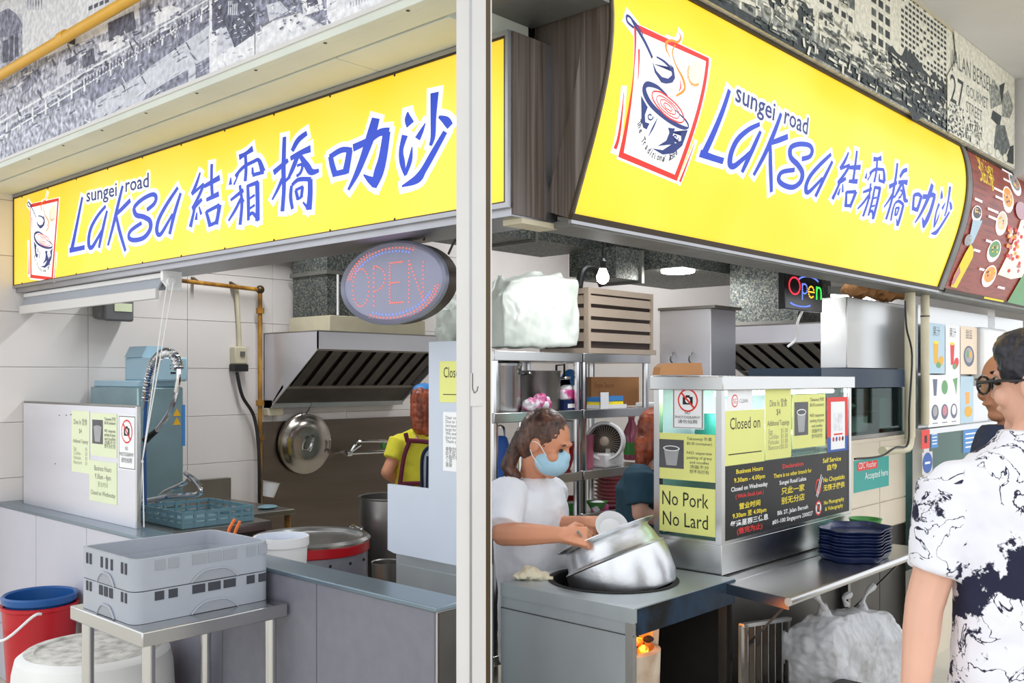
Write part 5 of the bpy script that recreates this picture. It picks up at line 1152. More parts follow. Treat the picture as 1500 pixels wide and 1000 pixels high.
# ledge with trays
lg = thing('folding_ledge', 'stainless folding ledge in front of the glass cabinet', 'ledge', (3.5, 1.55, .6))
MB().prism([(2.93, 1.68, .84), (4.11, 1.68, .84), (4.11, 1.42, .84), (2.86, 1.42, .84)], (0, 0, -.012)).build('plate', 'steel', lg); MB().tube([(2.86, 1.42, .83), (4.11, 1.42, .83)], .014, 12).build('rolled_edge', 'steel', lg)
MB().prism([(2.93, 1.69, .84), (2.86, 1.42, .84), (2.86, 1.42, .805), (2.93, 1.69, .805)], (.006, 0, 0)).build('end_lip', 'steel', lg); MB().box(2.99, 1.68, .8, 4.11, 1.738, .842).build('hinge_rail', 'steel', lg)
for x in (2.98, 4.0): MB().bar((x, 1.7, .55), (x, 1.46, .82), .012, .006).build('brace', 'steel_dark', lg); MB().box(x-.012, 1.705, .3, x+.012, 1.738, .8).build('wall_bracket', 'steel_dull', lg)
def tray_mesh():
    pts = []
    for i in range(40):
        a_ = 2*math.pi*(i+.5)/40; r_ = 1+.07*math.cos(6*a_); pts.append((.162*math.copysign(abs(math.cos(a_))**.85, math.cos(a_))*r_, .124*math.copysign(abs(math.sin(a_))**.85, math.sin(a_))*r_))
    rg_ = lambda k_, z_: [V((x*k_, y*k_, z_)) for x, y in pts]
    L_ = [rg_(.9, 0), rg_(.97, .018), rg_(1.0, .022), rg_(1.0, .025), rg_(.955, .021), rg_(.88, .004)]; vs = [p for l in L_ for p in l]; fs = []
    for i in range(5):
        for j in range(40): fs.append((i*40+j, i*40+(j+1) % 40, (i+1)*40+(j+1) % 40, (i+1)*40+j))
    fs += [tuple(range(40))[::-1], tuple(range(200, 240))]; return MB().add(vs, fs)
NT = 9; tl = ['bottom', 'second', 'third', 'fourth', 'fifth', 'sixth', 'seventh', 'eighth', 'top']
t0 = None
for i in range(NT):
    loc = V((3.7+.003*((i*7) % 3), 1.555, .842+.0118*i)); lb = f'navy blue plastic tray, {tl[i]} of the stack on the ledge' if i in (0, NT-1) else f'navy blue plastic tray, {tl[i]} from the bottom of the stack'
    if t0 is None: t0 = tray_mesh().build('serving_tray', 'tray_blue', None, o=V((0, 0, 0)), smooth=50); t0.location = loc; t0.rotation_euler.z = R(8); tag(t0, lb, 'tray', 'navy trays on the ledge')
    else: c_ = dup(t0, loc, lb); c_.rotation_euler.z = R(8+((i*5) % 4)-1.5)
tag_s = MB().lathe([(.012, 0), (.01, .004), (0, .005)], P(1222, 786, z=.955)+V((0, 0, .0)), n=10)
for i, (px, py, m, lb, r_) in enumerate(((1262, 773, 'label_teal', 'teal plastic bowl rim behind the tray stack', .06), (1268, 770, 'green_plastic', 'green plastic bowl behind the tray stack', .065))):
    c_ = V((3.93+.06*i, 1.68-.02*i, .843)); MB().lathe([(.035, 0), (r_, .08+.012*i), (r_+.004, .09+.012*i), (r_-.004, .088+.012*i), (.03, .006)], c_+V((.07*i, 0, 0)), n=24).solo('plastic_bowl', m, lb, 'bowl')
# under the ledge
gb = thing('rubbish_bag', 'knotted grey rubbish bag sitting under the ledge', 'bag', (3.36, 1.52, 0))
bc_ = lambda px, py: P(px, py, y=1.53)
blob('bag', [('h', [bc_(*p_)+V((0, s_*k_, 0)) for p_, k_ in (((1200, 1060), .11), ((1184, 985), .12), ((1184, 935), .1), ((1202, 903), .05), ((1238, 893), .04), ((1284, 896), .05), ((1306, 930), .1), ((1314, 990), .12), ((1300, 1060), .11)) for s_ in (-1, 1)]), ('c', bc_(1208, 905), bc_(1206, 890), .03, .012), ('c', bc_(1262, 898), bc_(1264, 884), .03, .012)], 'bag_grey', gb, .006, 2, (.045, .09))
for q_ in ([(1208, 892), (1200, 878), (1193, 870)], [(1262, 885), (1270, 868), (1280, 858)], [(1240, 885), (1236, 876), (1245, 870)]):
    ps = [P(a_, b_, y=1.5) for a_, b_ in q_]; MB().tube(spline(ps, 4), [.012, .009, .007, .006, .008, .011, .013, .014, .012], 8).build('knot', 'bag_grey', gb)
gr = thing('drain_grate', 'steel grate with upright bars leaning under the ledge', 'grate', (3.1, 1.62, .35)); 
A_ = P(1090, 912, y=1.62); 
for i in range(7): p_ = P(1092+i*10, 916-i*1.2, y=1.62); MB().bar(p_+V((0, 0, -.26)), p_, .006, .02, up=(0, 1, 0)).build('bar', 'steel', gr)
MB().bar(P(1086, 916, y=1.615), P(1156, 906, y=1.615), .02, .012).build('frame', 'steel', gr); MB().bar(P(1086, 916, y=1.615), P(1086, 916, y=1.615)+V((0, 0, -.27)), .012, .02).build('frame', 'steel', gr); MB().bar(P(1154, 907, y=1.615), P(1154, 907, y=1.615)+V((0, 0, -.27)), .012, .02).build('frame', 'steel_dull', gr)
MB().box(A_.x-.02, 1.6, 0, A_.x+.24, 1.7, A_.z-.262).build('stand', 'soot', gr)
mb = MB(); pts = [P(1186, 990, y=1.4), P(1192, 957, y=1.4), P(1230, 975, y=1.4), P(1228, 1000, y=1.4)]
MB().box(3.0, 1.32, 0, 3.25, 1.42, .5).solo('black_bin', 'black', 'black bin edge in front of the rubbish bag', 'bin', bevel=.01)

# ================================================================== shelving behind the cook
def rack(name, x0, x1, y0, y1, zs, label):
    ob = thing(name, label, 'shelf', ((x0+x1)/2, (y0+y1)/2, 0))
    for z_ in zs: MB().box(x0, y0, z_-.045, x1, y1, z_).build('shelf_board', 'steel', ob, bevel=.003)
    for x in (x0+.02, x1-.02):
        for y in (y0+.02, y1-.02): MB().tube([(x, y, 0), (x, y, zs[0]-.01)], .018, 10).build('post', 'steel_tube', ob)
    return ob
ZS = (1.672, 1.39, 1.085, .87, .3)
rack('shelf_rack', 3.1, 3.735, 2.95, 3.36, ZS, 'stainless shelf rack behind the cook'); rack('shelf_rack', 3.745, 4.33, 2.95, 3.36, ZS, 'stainless shelf rack behind the glass cabinet')
def at(px, z, y=3.1): r_ = ray(px, 500); return V((r_.x*y/r_.y, y, z))
stockpot('cooking_pot', at(735, 1.391), .095, .215, 'tall steel pot with a lid on the shelf beside the post', lid=True)
p2 = stockpot('cooking_pot', at(790, 1.391), .105, .19, 'open dull steel pot with a black handle on the shelf', 'steel_dull')
c = at(815, 1.391, 3.05); MB().tube([c+V((0, 0, .16)), c+V((0, 0, .22)), c+V((.05, -.01, .225)), c+V((.05, -.01, .16))], .006, 6).build('upright_handle', 'black', p2)
pk = thing('plastic_pack', 'clear bag with pink and white contents on the shelf', 'bag', at(785, 1.391, 2.98)); c = at(785, 1.391, 2.99)
blob('bag', [('e', c+V((-.03, 0, .03)), (.06, .03, .035)), ('e', c+V((.03, 0, .04)), (.05, .03, .045)), ('e', c+V((.07, 0, .03)), (.03, .03, .035))], 'pack_pink', pk, .005, 1, (.02, .02)) if 'pack_pink' in MATS else None
mcols('pack_pink', [(.42, (240, 236, 240)), (.5, (226, 130, 180)), (.6, (200, 60, 130))], 16, .35)
blob('bag', [('e', c+V((-.03, 0, .03)), (.06, .03, .035)), ('e', c+V((.03, 0, .04)), (.05, .03, .045)), ('e', c+V((.07, 0, .03)), (.03, .03, .035))], 'pack_pink', pk, .005, 1, (.02, .02))
MB().ell(at(797, 1.417, 2.975), .026, n=12).solo('tissue_ball', 'white_plastic', 'white ball beside the pink bag on the shelf', 'ball')
bx = thing('tissue_pack', 'navy white and red printed pack on the shelf', 'pack', at(831, 1.391)); c = at(831, 1.391, 3.02)
MB().box(c.x-.07, 2.985, 1.391, c.x+.07, 3.06, 1.44).build('lower_band', 'tray_blue', bx); MB().box(c.x-.07, 2.985, 1.44, c.x+.07, 3.06, 1.49).build('upper_band', 'pack_pink', bx, bevel=.01); MB().ell((c.x, 3.02, 1.495), .05, .03, .02, n=12).build('tissue', 'paper_white', bx)
f = Flat(face((c.x-.07, 2.9845, 1.391), RIGHTU)); f.rect(.03, .01, .11, .03, 'ink_white'); f.build('print', bx)
MB().box(at(855, 0).x-.033, 2.962, 1.391, at(855, 0).x+.033, 2.966, 1.475).solo('price_card', 'paper_white', 'small blank white card standing at the shelf edge', 'card')
sb = thing('sponge_box', 'blue and yellow scouring sponge packs on the shelf', 'sponges', at(888, 1.391)); c = at(888, 1.391, 3.02)
for i in range(2): MB().box(c.x-.11+.1*i, 2.98+.01*i, 1.41, c.x+.0+.11*i, 3.06, 1.425+.004*i).build('yellow_layer', 'ink_yellow', sb); MB().box(c.x-.11+.1*i, 2.98+.01*i, 1.426, c.x+.0+.11*i, 3.06, 1.45+.004*i).build('blue_layer', 'label_sky', sb)
MB().box(c.x-.12, 2.975, 1.391, c.x+.12, 3.07, 1.41).build('tray', 'white_plastic', sb)
cx_ = thing('carton', 'brown carton lettered in grey at the back of the shelf', 'box', at(905, 1.391, 3.25)); a_, b_ = P(866, 552, y=3.2), P(936, 590, y=3.2); MB().box(a_.x, 3.2, 1.391, b_.x, 3.31, a_.z).build('body', 'cardboard', cx_)
f = Flat(face((a_.x, 3.1995, 1.391), RIGHTU)); f.text('Soya Sauce', .03, .105, .04, 'cardboard_dark'); f.text('20 Pkts', .06, .055, .04, 'cardboard_dark'); f.build('print', cx_)
MB().box(at(926, 0).x-.07, 2.97, 1.391, at(926, 0).x+.07, 3.03, 1.415).solo('white_tray', 'white_plastic', 'small white tray at the right end of the shelf', 'tray', bevel=.006)
MB().lathe([(.05, 0), (.085, -.03), (.088, -.034), (.08, -.03), (.045, 0)], P(828, 564, y=3.33), (0, 1, 0), n=28).solo('basin', 'label_sky', 'blue basin standing on edge at the back of the shelf', 'basin')
# fan
fn = thing('desk_fan', 'round white desk fan on the middle shelf', 'fan', at(891, 1.086, 3.02)); c = at(891, 1.086, 3.0); fc = P(887, 646, y=3.0); fd = (V((0, 0, CH))-fc-rt*1.0).normalized()
MB().box(c.x-.075, 2.955, 1.086, c.x+.075, 3.06, 1.16).build('base', 'white_plastic', fn, bevel=.012); MB().lathe([(.016, 0), (.016, .006), (0, .007)], V((c.x, 2.9545, 1.125)), (0, -1, 0), n=16).build('dial', 'white_plastic', fn.children[-1])
MB().tube([V((c.x, 3.01, 1.16)), V((c.x, 3.01, 1.18))], .02, 10).build('neck', 'white_plastic', fn)
MB().lathe([(.088, -.04), (.1, -.035), (.103, .03), (.098, .042), (.088, .04), (.086, .03), (.086, -.035), (.088, -.04)], fc, fd, n=40, caps=False).build('ring', 'white_plastic', fn); MB().lathe([(.0855, -.03), (.0855, -.025), (0, -.025)], fc, fd, n=32).build('back', 'cooler_dark', fn)
u_ = fd.orthogonal().normalized(); v_ = fd.cross(u_)
for i in range(36):
    a_ = 2*math.pi*i/36; e0 = u_*math.cos(a_)+v_*math.sin(a_); e1 = u_*math.cos(a_+.25)+v_*math.sin(a_+.25); MB().tube([fc+e0*.02+fd*.036, fc+e1*.088+fd*.034], .0009, 4).build('grille_wire', 'cooler_beige', fn)
MB().lathe([(.024, .028), (.024, .038), (.015, .042), (0, .042)], fc, fd, n=18).build('hub', 'cooler_beige', fn)
for i in range(5):
    a_ = 2*math.pi*i/5; e0 = u_*math.cos(a_)+v_*math.sin(a_); e1 = v_*math.cos(a_)-u_*math.sin(a_); MB().quad(fc+e0*.02, fc+e0*.08-e1*.01, fc+e0*.08+e1*.035+fd*.015, fc+e0*.02+e1*.015+fd*.01).build('blade', 'cooler_dark', fn)
bt = thing('pink_bottle', 'pink bottle with green label behind the fan', 'bottle', at(925, 1.086, 3.16)); c = at(925, 1.086, 3.16); MB().lathe([(.04, 0), (.045, .01), (.045, .16), (.018, .22), (.018, .24)], c, n=24).build('body', 'pink_clear', bt); MB().lathe([(.022, .24), (.022, .285), (0, .287)], c, n=16).build('cap', 'pink_plastic', bt); MB().lathe([(.0456, .03), (.0456, .1)], c, n=24, caps=False).build('label_wrap', 'green_plastic', bt)
MB().lathe([(.034, 0), (.04, .17), (.042, .172), (.036, .17), (.03, .01)], at(859, 1.086, 3.05), n=22).solo('tumbler', 'pink_clear', 'tall translucent pink tumbler left of the fan', 'cup')
MB().lathe([(.045, 0), (.05, .01), (.09, .13), (.095, .14), (.086, .135), (.045, .02)], at(822, 1.086, 3.1), n=32).solo('mixing_bowl', 'red_plastic', 'deep red bowl behind the cook', 'bowl'); MB().lathe([(.07, 0), (.075, .1), (.08, .105), (.072, .1), (.066, .01)], at(822, 1.227, 3.1), n=28).solo('white_container', 'white_plastic', 'white container above the red bowl', 'container')
kt = thing('blue_flask', 'blue flask with steel handle beside the post', 'flask', at(731, 1.086, 3.1)); c = at(731, 1.086, 3.08); MB().lathe([(.05, 0), (.055, .12), (.04, .18), (.03, .19), (0, .19)], c, n=22).build('body', 'label_blue', kt); MB().tube(spline([c+V((-.04, 0, .16)), c+V((-.03, 0, .23)), c+V((.03, 0, .23)), c+V((.04, 0, .16))], 5), .006, 8).build('handle', 'chrome', kt)
# plates and bowls on the lower shelf
p0 = None
for i in range(8):
    loc = at(894, .871+.02*i, 3.02); lb = ('pink plate at the bottom of the shelf stack' if i == 0 else 'pink plate on top of the shelf stack' if i == 7 else f'pink plate, {tl[i]} from the bottom of the shelf stack')
    if p0 is None: p0 = MB().lathe([(.05, 0), (.055, .003), (.085, .018), (.087, .02), (.083, .019), (.05, .006), (0, .005)], (0, 0, 0), n=28).build('pink_plate', 'pink_plastic', None, o=V((0, 0, 0))); p0.location = loc; tag(p0, lb, 'plate', 'stacked pink plates')
    else: dup(p0, loc, lb)
for i, (px, y_, m, lb) in enumerate(((874, 2.985, 'green_plastic', 'green bowl of white food below the fan'), (840, 3.05, 'green_plastic', 'green bowl half hidden behind the cook'), (836, 3.2, 'red_plastic', 'red bowl above the tissue tray'))):
    c = at(px, .871, y_); ob = thing('food_bowl', lb, 'bowl', c); MB().lathe([(.03, 0), (.032, .01), (.055, .045), (.058, .048), (.053, .046), (.03, .014)], c, n=24).build('bowl', m, ob)
    if i < 2: MB().ell(c+V((0, 0, .036)), .046, .046, .016, n=14).build('food', 'paper_white', ob)
MB().box(at(852, 0).x-.06, 2.955, .871, at(852, 0).x+.04, 2.99, .9).solo('tissue_tray', 'pack_pink', 'white and red packet at the front of the lower shelf', 'packet')
# on top of the racks
wbg = thing('bag_bundle', 'big bundle of white plastic bags on top of the rack beside the cooler', 'bags', at(782, 1.673, 3.1)); 
def B_(px, py): return P(px, py, y=3.04)
blob('bundle', [('h', [B_(px, py)+V((0, s_, 0)) for px, py in ((724, 509), (834, 507), (836, 470), (834, 412), (800, 405), (770, 404), (735, 412), (722, 430)) for s_ in (-.06, .06)]), ('c', B_(775, 408), B_(790, 402), .03, .02), ('c', B_(812, 408), B_(820, 403), .025, .015), ('c', B_(728, 430), B_(733, 408), .03, .02)], 'bag_white', wbg, .009, 2, (.03, .11))
wb2 = thing('bag_bundle', 'smaller white bag bundle seen just left of the white post', 'bags', at(680, 1.673, 3.3))
blob('bundle', [('h', [P(px, py, y=3.3)+V((0, s_, 0)) for px, py in ((648, 507), (712, 507), (712, 440), (675, 436), (648, 452)) for s_ in (-.05, .05)])], 'bag_white', wb2, .009, 2, (.05, .07))
ac = thing('air_cooler', 'beige slatted air cooler box on top of the rack', 'air cooler', at(905, 1.673, 3.05)); a_ = P(862, 430, y=2.96); xr = P(957, 500, y=2.96).x; zt_ = 2.005; yb_ = 3.28
MB().box(a_.x+.012, 2.972, 1.69, xr-.012, yb_-.01, zt_-.01).build('core', 'cooler_dark', ac)
MB().box(a_.x-.004, 2.955, 1.674, xr+.02, yb_, 1.7).build('bottom_frame', 'cooler_beige', ac); MB().box(a_.x, 2.96, zt_-.03, xr, yb_, zt_).build('top_frame', 'cooler_beige', ac)
for x in (a_.x, xr-.02): MB().box(x, 2.96, 1.7, x+.02, 2.99, zt_-.03).build('corner_post', 'cooler_beige', ac)
MB().box(a_.x, yb_-.03, 1.7, a_.x+.02, yb_, zt_-.03).build('corner_post', 'cooler_beige', ac)
for i in range(4):
    z_ = 1.735+.063*i; MB().prism([(a_.x+.02, 2.962, z_), (a_.x+.02, 2.966, z_+.042), (a_.x+.02, 2.985, z_+.05), (a_.x+.02, 2.975, z_)], (xr-a_.x-.04, 0, 0)).build('slat', 'cooler_beige', ac); MB().prism([(a_.x+.002, 2.99, z_), (a_.x+.006, 2.99, z_+.042), (a_.x+.025, 2.99, z_+.05), (a_.x+.015, 2.99, z_)], (0, yb_-3.02, 0)).build('slat', 'cooler_beige', ac)
MB().tube(spline([P(848, 420, y=3.0), P(853, 398, y=3.0), P(863, 393, y=3.0), P(874, 398, y=3.0), P(882, 418, y=3.0)], 6), .02, 10).build('hose', 'black', ac)
# steel box (side of another hood), ducts, lamps
hbx = thing('steel_cupboard', 'tall scratched steel cupboard behind the glass cabinet', 'cupboard', (4.52, 2.8, 0)); MB().box(4.4, 2.62, 0, 4.66, 2.94, 1.915).build('body', 'steel_sheet', hbx, bevel=.004); MB().box(4.39, 2.59, 1.915, 4.67, 2.945, 1.93).build('top_edge', 'steel_dull', hbx)
for px in (986, 1013): p_ = P(px, 524, x=4.395); MB().tube(spline([p_+V((0, 0, .03)), p_+V((-.02, 0, .01)), p_+V((-.025, 0, -.015)), p_+V((-.01, 0, -.025))], 4), .004, 6).build('hook', 'steel_dark', hbx)
def duct(name, x0, y0, z0, x1, y1, z1, label, fl=()):
    ob = thing(name, label, 'duct', ((x0+x1)/2, (y0+y1)/2, z0)); MB().box(x0, y0, z0, x1, y1, z1).build('sheet_metal', 'galvanised', ob)
    for ax, v_ in fl:
        if ax == 'x': MB().box(v_-.012, y0-.015, z0-.015, v_+.012, y1+.015, z1).build('flange', 'duct_grey', ob)
        else: MB().box(x0-.015, y0-.015, v_-.012, x1+.015, y1+.015, v_+.012).build('flange', 'duct_grey', ob)
    if z1 < 2.9:
        for x in (x0+.08, x1-.08): MB().tube([(x, (y0+y1)/2, z1), (x, (y0+y1)/2, 2.95)], .008, 6).build('hanger_rod', 'steel_dark', ob)
    return ob
duct('air_duct', 3.3, 3.6, 2.34, 4.75, 4.1, 2.7, 'broad galvanised duct crossing above the shelf rack', (('x', 4.12), ))
duct('air_duct', 4.49, 3.3, 2.13, 4.76, 3.58, 2.31, 'low galvanised duct end behind the hanging bulb', (('x', 4.74), ))
duct('air_duct', 4.8, 3.05, 2.2, 6.0, 3.9, 2.6, 'wide duct carrying the round ceiling lamp', ())
duct('air_duct', 5.3, 2.57, 1.86, 5.75, 3.02, 2.94, 'upright galvanised duct behind the small LED sign', (('z', 1.88), ))
bb = thing('light_bulb', 'bare lit bulb hanging on a wire above the cook', 'lamp', P(883, 408, d=4.5)); c = P(883, 402, d=4.4)
MB().lathe([(.014, .03), (.02, .015), (.03, -.01), (.026, -.03), (.012, -.042), (0, -.044)], c, n=18).build('bulb', 'lamp_white', bb); MB().lathe([(.016, .028), (.018, .06), (.008, .075)], c, n=14).build('holder', 'black', bb); MB().tube([c+V((0, 0, .07)), c+V((.0, 0, .16)), (c.x, c.y, 2.945)], .004, 6).build('wire', 'black', bb)
lb_ = bpy.data.lights.new('bulb_light', 'POINT'); lb_.energy = 2.5; lb_.shadow_soft_size = .04; lo_ = bpy.data.objects.new('bulb_light', lb_); COL.objects.link(lo_); lo_.location = c+V((0, -.0, -.09))
rl = thing('round_lamp', 'round white ceiling lamp under the wide duct', 'lamp', (5.2, 3.3, 2.17)); c = P(993, 399, z=2.185); MB().lathe([(.085, 0), (.1, .004), (.1, .015), (.0, .015)], V((c.x, c.y, 2.181)), n=28).build('diffuser', 'lamp_white', rl); MB().lathe([(.105, 0), (.105, .006)], V((c.x, c.y, 2.1975)), n=28).build('base', 'white_plastic', rl)
area('round_lamp_light', (c.x, c.y, 2.17), (c.x, c.y, 0), .2, .2, 4)
def batten(p0, p1, label, power):
    p0, p1 = V(p0), V(p1); ob = thing('tube_lamp', label, 'lamp', (p0+p1)/2); MB().bar(p0+V((0, 0, .035)), p1+V((0, 0, .035)), .06, .05).build('batten', 'white_paint', ob); MB().tube([p0, p1], .014, 10).build('tube', 'tube_white', ob)
    m_ = (p0+p1)/2; area('tube_light', m_-V((0, 0, .03)), m_-V((0, 0, 1)), (p1-p0).length if abs(p1.x-p0.x) > .1 else .06, (p1-p0).length if abs(p1.y-p0.y) > .1 else .06, power, (.97, .99, 1))
batten((3.0, 3.9, 2.885), (3.0, 5.0, 2.885), 'added unseen tube lamp over the left bay', 15); batten((3.4, 2.4, 2.885), (4.6, 2.4, 2.885), 'added unseen tube lamp over the stove', 12); batten((5.0, 4.6, 2.885), (6.2, 4.6, 2.885), 'added unseen tube lamp at the back of the stall', 12)  # unseen lamps behind the signs, added to light the inside of the stall
a_, b_ = P(1206, 433, y=2.6), P(1252, 431, y=2.6); batten(a_, b_+V((.5, 0, 0)), 'lit tube lamp seen right of the small LED sign', .5)
# small LED sign
o2 = thing('led_sign', 'small black LED sign reading Open in coloured lights', 'sign', (4.3, 2.06, 1.87)); a_, b_ = P(1150, 402, y=2.05), P(1205, 456, y=2.05); wx = b_.x-a_.x; zb_, zt2 = P(1180, 455, y=2.05).z, P(1180, 400, y=2.05).z; hz = zt2-zb_
MB().box(a_.x, 2.05, zb_, b_.x, 2.085, zt2).build('panel', 'black_gloss', o2, bevel=.004)
def dots2(name, pts, m):
    mb = MB()
    for u, v in pts: mb.lathe([(.0045, 0), (.003, .003), (0, .004)], V((a_.x+wx*u, 2.05, zb_+hz*v)), (0, -1, 0), n=6)
    o_ = mb.build(name, m, o2); o_['kind'] = 'stuff'
dots2('letter_o', ov(.24, .62, .14, .22, 0, 345, 24), 'led_red_bright'); dots2('letter_p', path_dots([(.44, .3), (.44, .72)], .05)+ov(.5, .58, .07, .13, 120, -120, 9), 'led_blue'); dots2('letter_e', ov(.68, .52, .075, .15, 0, 310, 12)+path_dots([(.61, .52), (.75, .52)], .035), 'led_amber'); dots2('letter_n', path_dots([(.83, .36), (.83, .68)], .045)+ov(.89, .55, .06, .12, 170, 0, 7)+path_dots([(.95, .55), (.95, .36)], .045), 'led_green')
dots2('arc_lights', ov(.62, .72, .3, .2, 150, 35, 16)+ov(.4, .2, .28, .1, 200, 330, 16), 'led_blue')
for u in (.25, .75): MB().tube([(a_.x+wx*u, 2.065, zt2), (a_.x+wx*u, 2.065, 2.95)], .003, 6).build('chain', 'steel', o2)
MB().tube(spline([(a_.x+wx*.55, 2.07, zb_), (a_.x+wx*.52, 2.09, zb_-.06), (a_.x+wx*.6, 2.11, zb_-.13), (a_.x+wx*.52, 2.14, zb_-.17)], 5), .006, 6).build('cable', 'white_plastic', o2)
# second hood
hood('exhaust_hood', 'second stainless exhaust hood behind the glass cabinet', (5.05, 3.06, 0), (0, -1, 0), (1, 0, 0), .9, .75, 1.5, 1.85, .1, 9, 1)

# ================================================================== neighbouring stall
nb = thing('stall_counter', 'cream panelled counter of the next stall', 'counter', (4.9, 2.1, 0))
MB().box(4.2, 1.95, 0, 5.3, 2.6, 1.24).build('body', 'beige_panel', nb); 
for i in range(3): MB().box(4.215+.362*i, 1.942, .03, 4.215+.362*i+.355, 1.951, .76).build('panel', 'steel_dark', nb, smooth=0); MB().box(4.215+.362*i, 1.942, .767, 4.215+.362*i+.355, 1.951, .9).build('panel', 'beige_panel', nb, smooth=0); MB().box(4.215+.362*i, 1.942, .907, 4.215+.362*i+.355, 1.951, 1.22).build('panel', 'beige_panel', nb, smooth=0)
gc = thing('juice_display', 'glass fronted display of dark drinks in the next stall', 'display', (4.85, 2.1, 1.241))
MB().box(4.25, 2.3, 1.242, 5.28, 2.32, 1.5).build('back', 'navy_panel', gc); MB().box(4.25, 1.95, 1.242, 5.28, 2.3, 1.262).build('base', 'steel_dull', gc); MB().box(5.265, 1.957, 1.263, 5.28, 2.3, 1.499).build('end_panel', 'navy_panel', gc); MB().box(4.25, 1.96, 1.375, 4.95, 2.28, 1.38).build('shelf', 'glass_green', gc); MB().box(4.25, 1.952, 1.262, 5.28, 1.956, 1.495).build('glass_pane', 'glass_green', gc)
MB().box(5.0, 1.97, 1.263, 5.2, 2.2, 1.45).solo('juice_tank', 'juice', 'clear tank of dark red juice in the next stall', 'tank', bevel=.01); MB().box(4.5, 2.0, 1.263, 4.93, 2.25, 1.36).solo('dark_box', 'pink_clear', 'dark wine coloured tray on the lower display shelf', 'tray', bevel=.01)
MB().lathe([(.05, 0), (.08, .04), (.082, .044), (0, .05)], (4.62, 2.08, 1.381), n=20).solo('dessert_bowl', 'grey_plastic', 'grey dessert bowl on the upper display shelf', 'bowl'); MB().ell((4.83, 2.08, 1.403), .06, .05, .02, n=12).solo('pastry', 'cooler_beige', 'pale pastry on the upper display shelf', 'pastry')
MB().box(4.25, 1.945, 1.5, 5.33, 2.32, 1.595).solo('fascia_panel', 'navy_panel', 'dark navy fascia board above the juice display', 'panel')
hb2 = thing('steel_canopy', 'plain steel canopy box above the navy fascia', 'canopy', (5, 2.2, 1.596)); MB().box(4.64, 1.99, 1.597, 5.5, 2.13, 1.955).build('body', 'steel', hb2, bevel=.004); None
bc2 = thing('brown_bundle', 'crumpled brown paper bundle on top of the steel canopy', 'bundle', (5, 2.2, 1.957)); blob('cloth', [('e', (4.9+.13*i, 2.05+.015*(i % 2), 2.012+.012*(i % 3)), (.11, .06, .04)) for i in range(5)], 'brown_cloth', bc2, .008, 1, (.05, .05))
for i, (px, lb, y_) in enumerate(((1333, 'white upright pipe with elbow beside the juice display', 1.8), (1355, 'second white upright pipe beside the menu posters', 1.8))):
    ob = thing('upright_pipe', lb, 'pipe', P(px, 640, y=y_)); a_ = P(px, 422, y=y_); a_.z = 1.984; b_ = P(px, 640 if i == 0 else 622, y=y_)
    MB().tube([a_, b_], .026 if i == 0 else .022, 12).build('tube', 'beige_metal', ob)
    if i == 0: MB().tube(spline([b_, b_+V((-.02, 0, -.045)), b_+V((-.08, 0, -.055)), b_+V((-.36, 0, -.05))], 5), .022, 10).build('elbow', 'beige_metal', ob); MB().tube(spline([P(1326, 440, y=1.77), P(1328, 480, y=1.77), P(1336, 520, y=1.77), P(1332, 600, y=1.77), P(1330, 650, y=1.77), P(1312, 655, y=1.77), P(1290, 668, y=1.78), P(1252, 672, y=1.8)], 5), .005, 6).build('cable', 'black', ob)
    else: MB().tube([P(1355, 462, y=1.8)+V((0, 0, 0)), P(1355, 464, y=1.8)], .024, 12).build('strap', 'steel_dark', ob)
ng = thing('glazed_counter', 'glass and steel front of the next stall below the menu posters', 'counter', (6, 1.95, 0))
MB().box(5.32, 1.86, 0, 7.4, 1.9, .86).build('lower_panel', 'beige_panel', ng); MB().box(5.32, 1.86, .87, 7.4, 1.866, 1.24).build('glass_pane', 'glass_green', ng); MB().box(5.32, 1.855, 1.24, 7.4, 1.89, 1.27).build('rail', 'steel', ng); MB().box(5.28, 1.84, 0, 5.36, 1.9, 1.27).build('stile', 'white_paint', ng); MB().box(5.36, 1.9, 1.271, 7.4, 1.91, 1.95).build('steel_screen', 'steel', ng); MB().box(5.4, 2.3, .3, 7.4, 2.34, 1.2).build('back_panel', 'machine_body', ng)
MB().box(6.24, 1.82, 1.5, 6.75, 1.898, 1.86).solo('towel_dispenser', 'white_plastic', 'white dispenser box on the steel screen beside the menu posters', 'dispenser', bevel=.02)
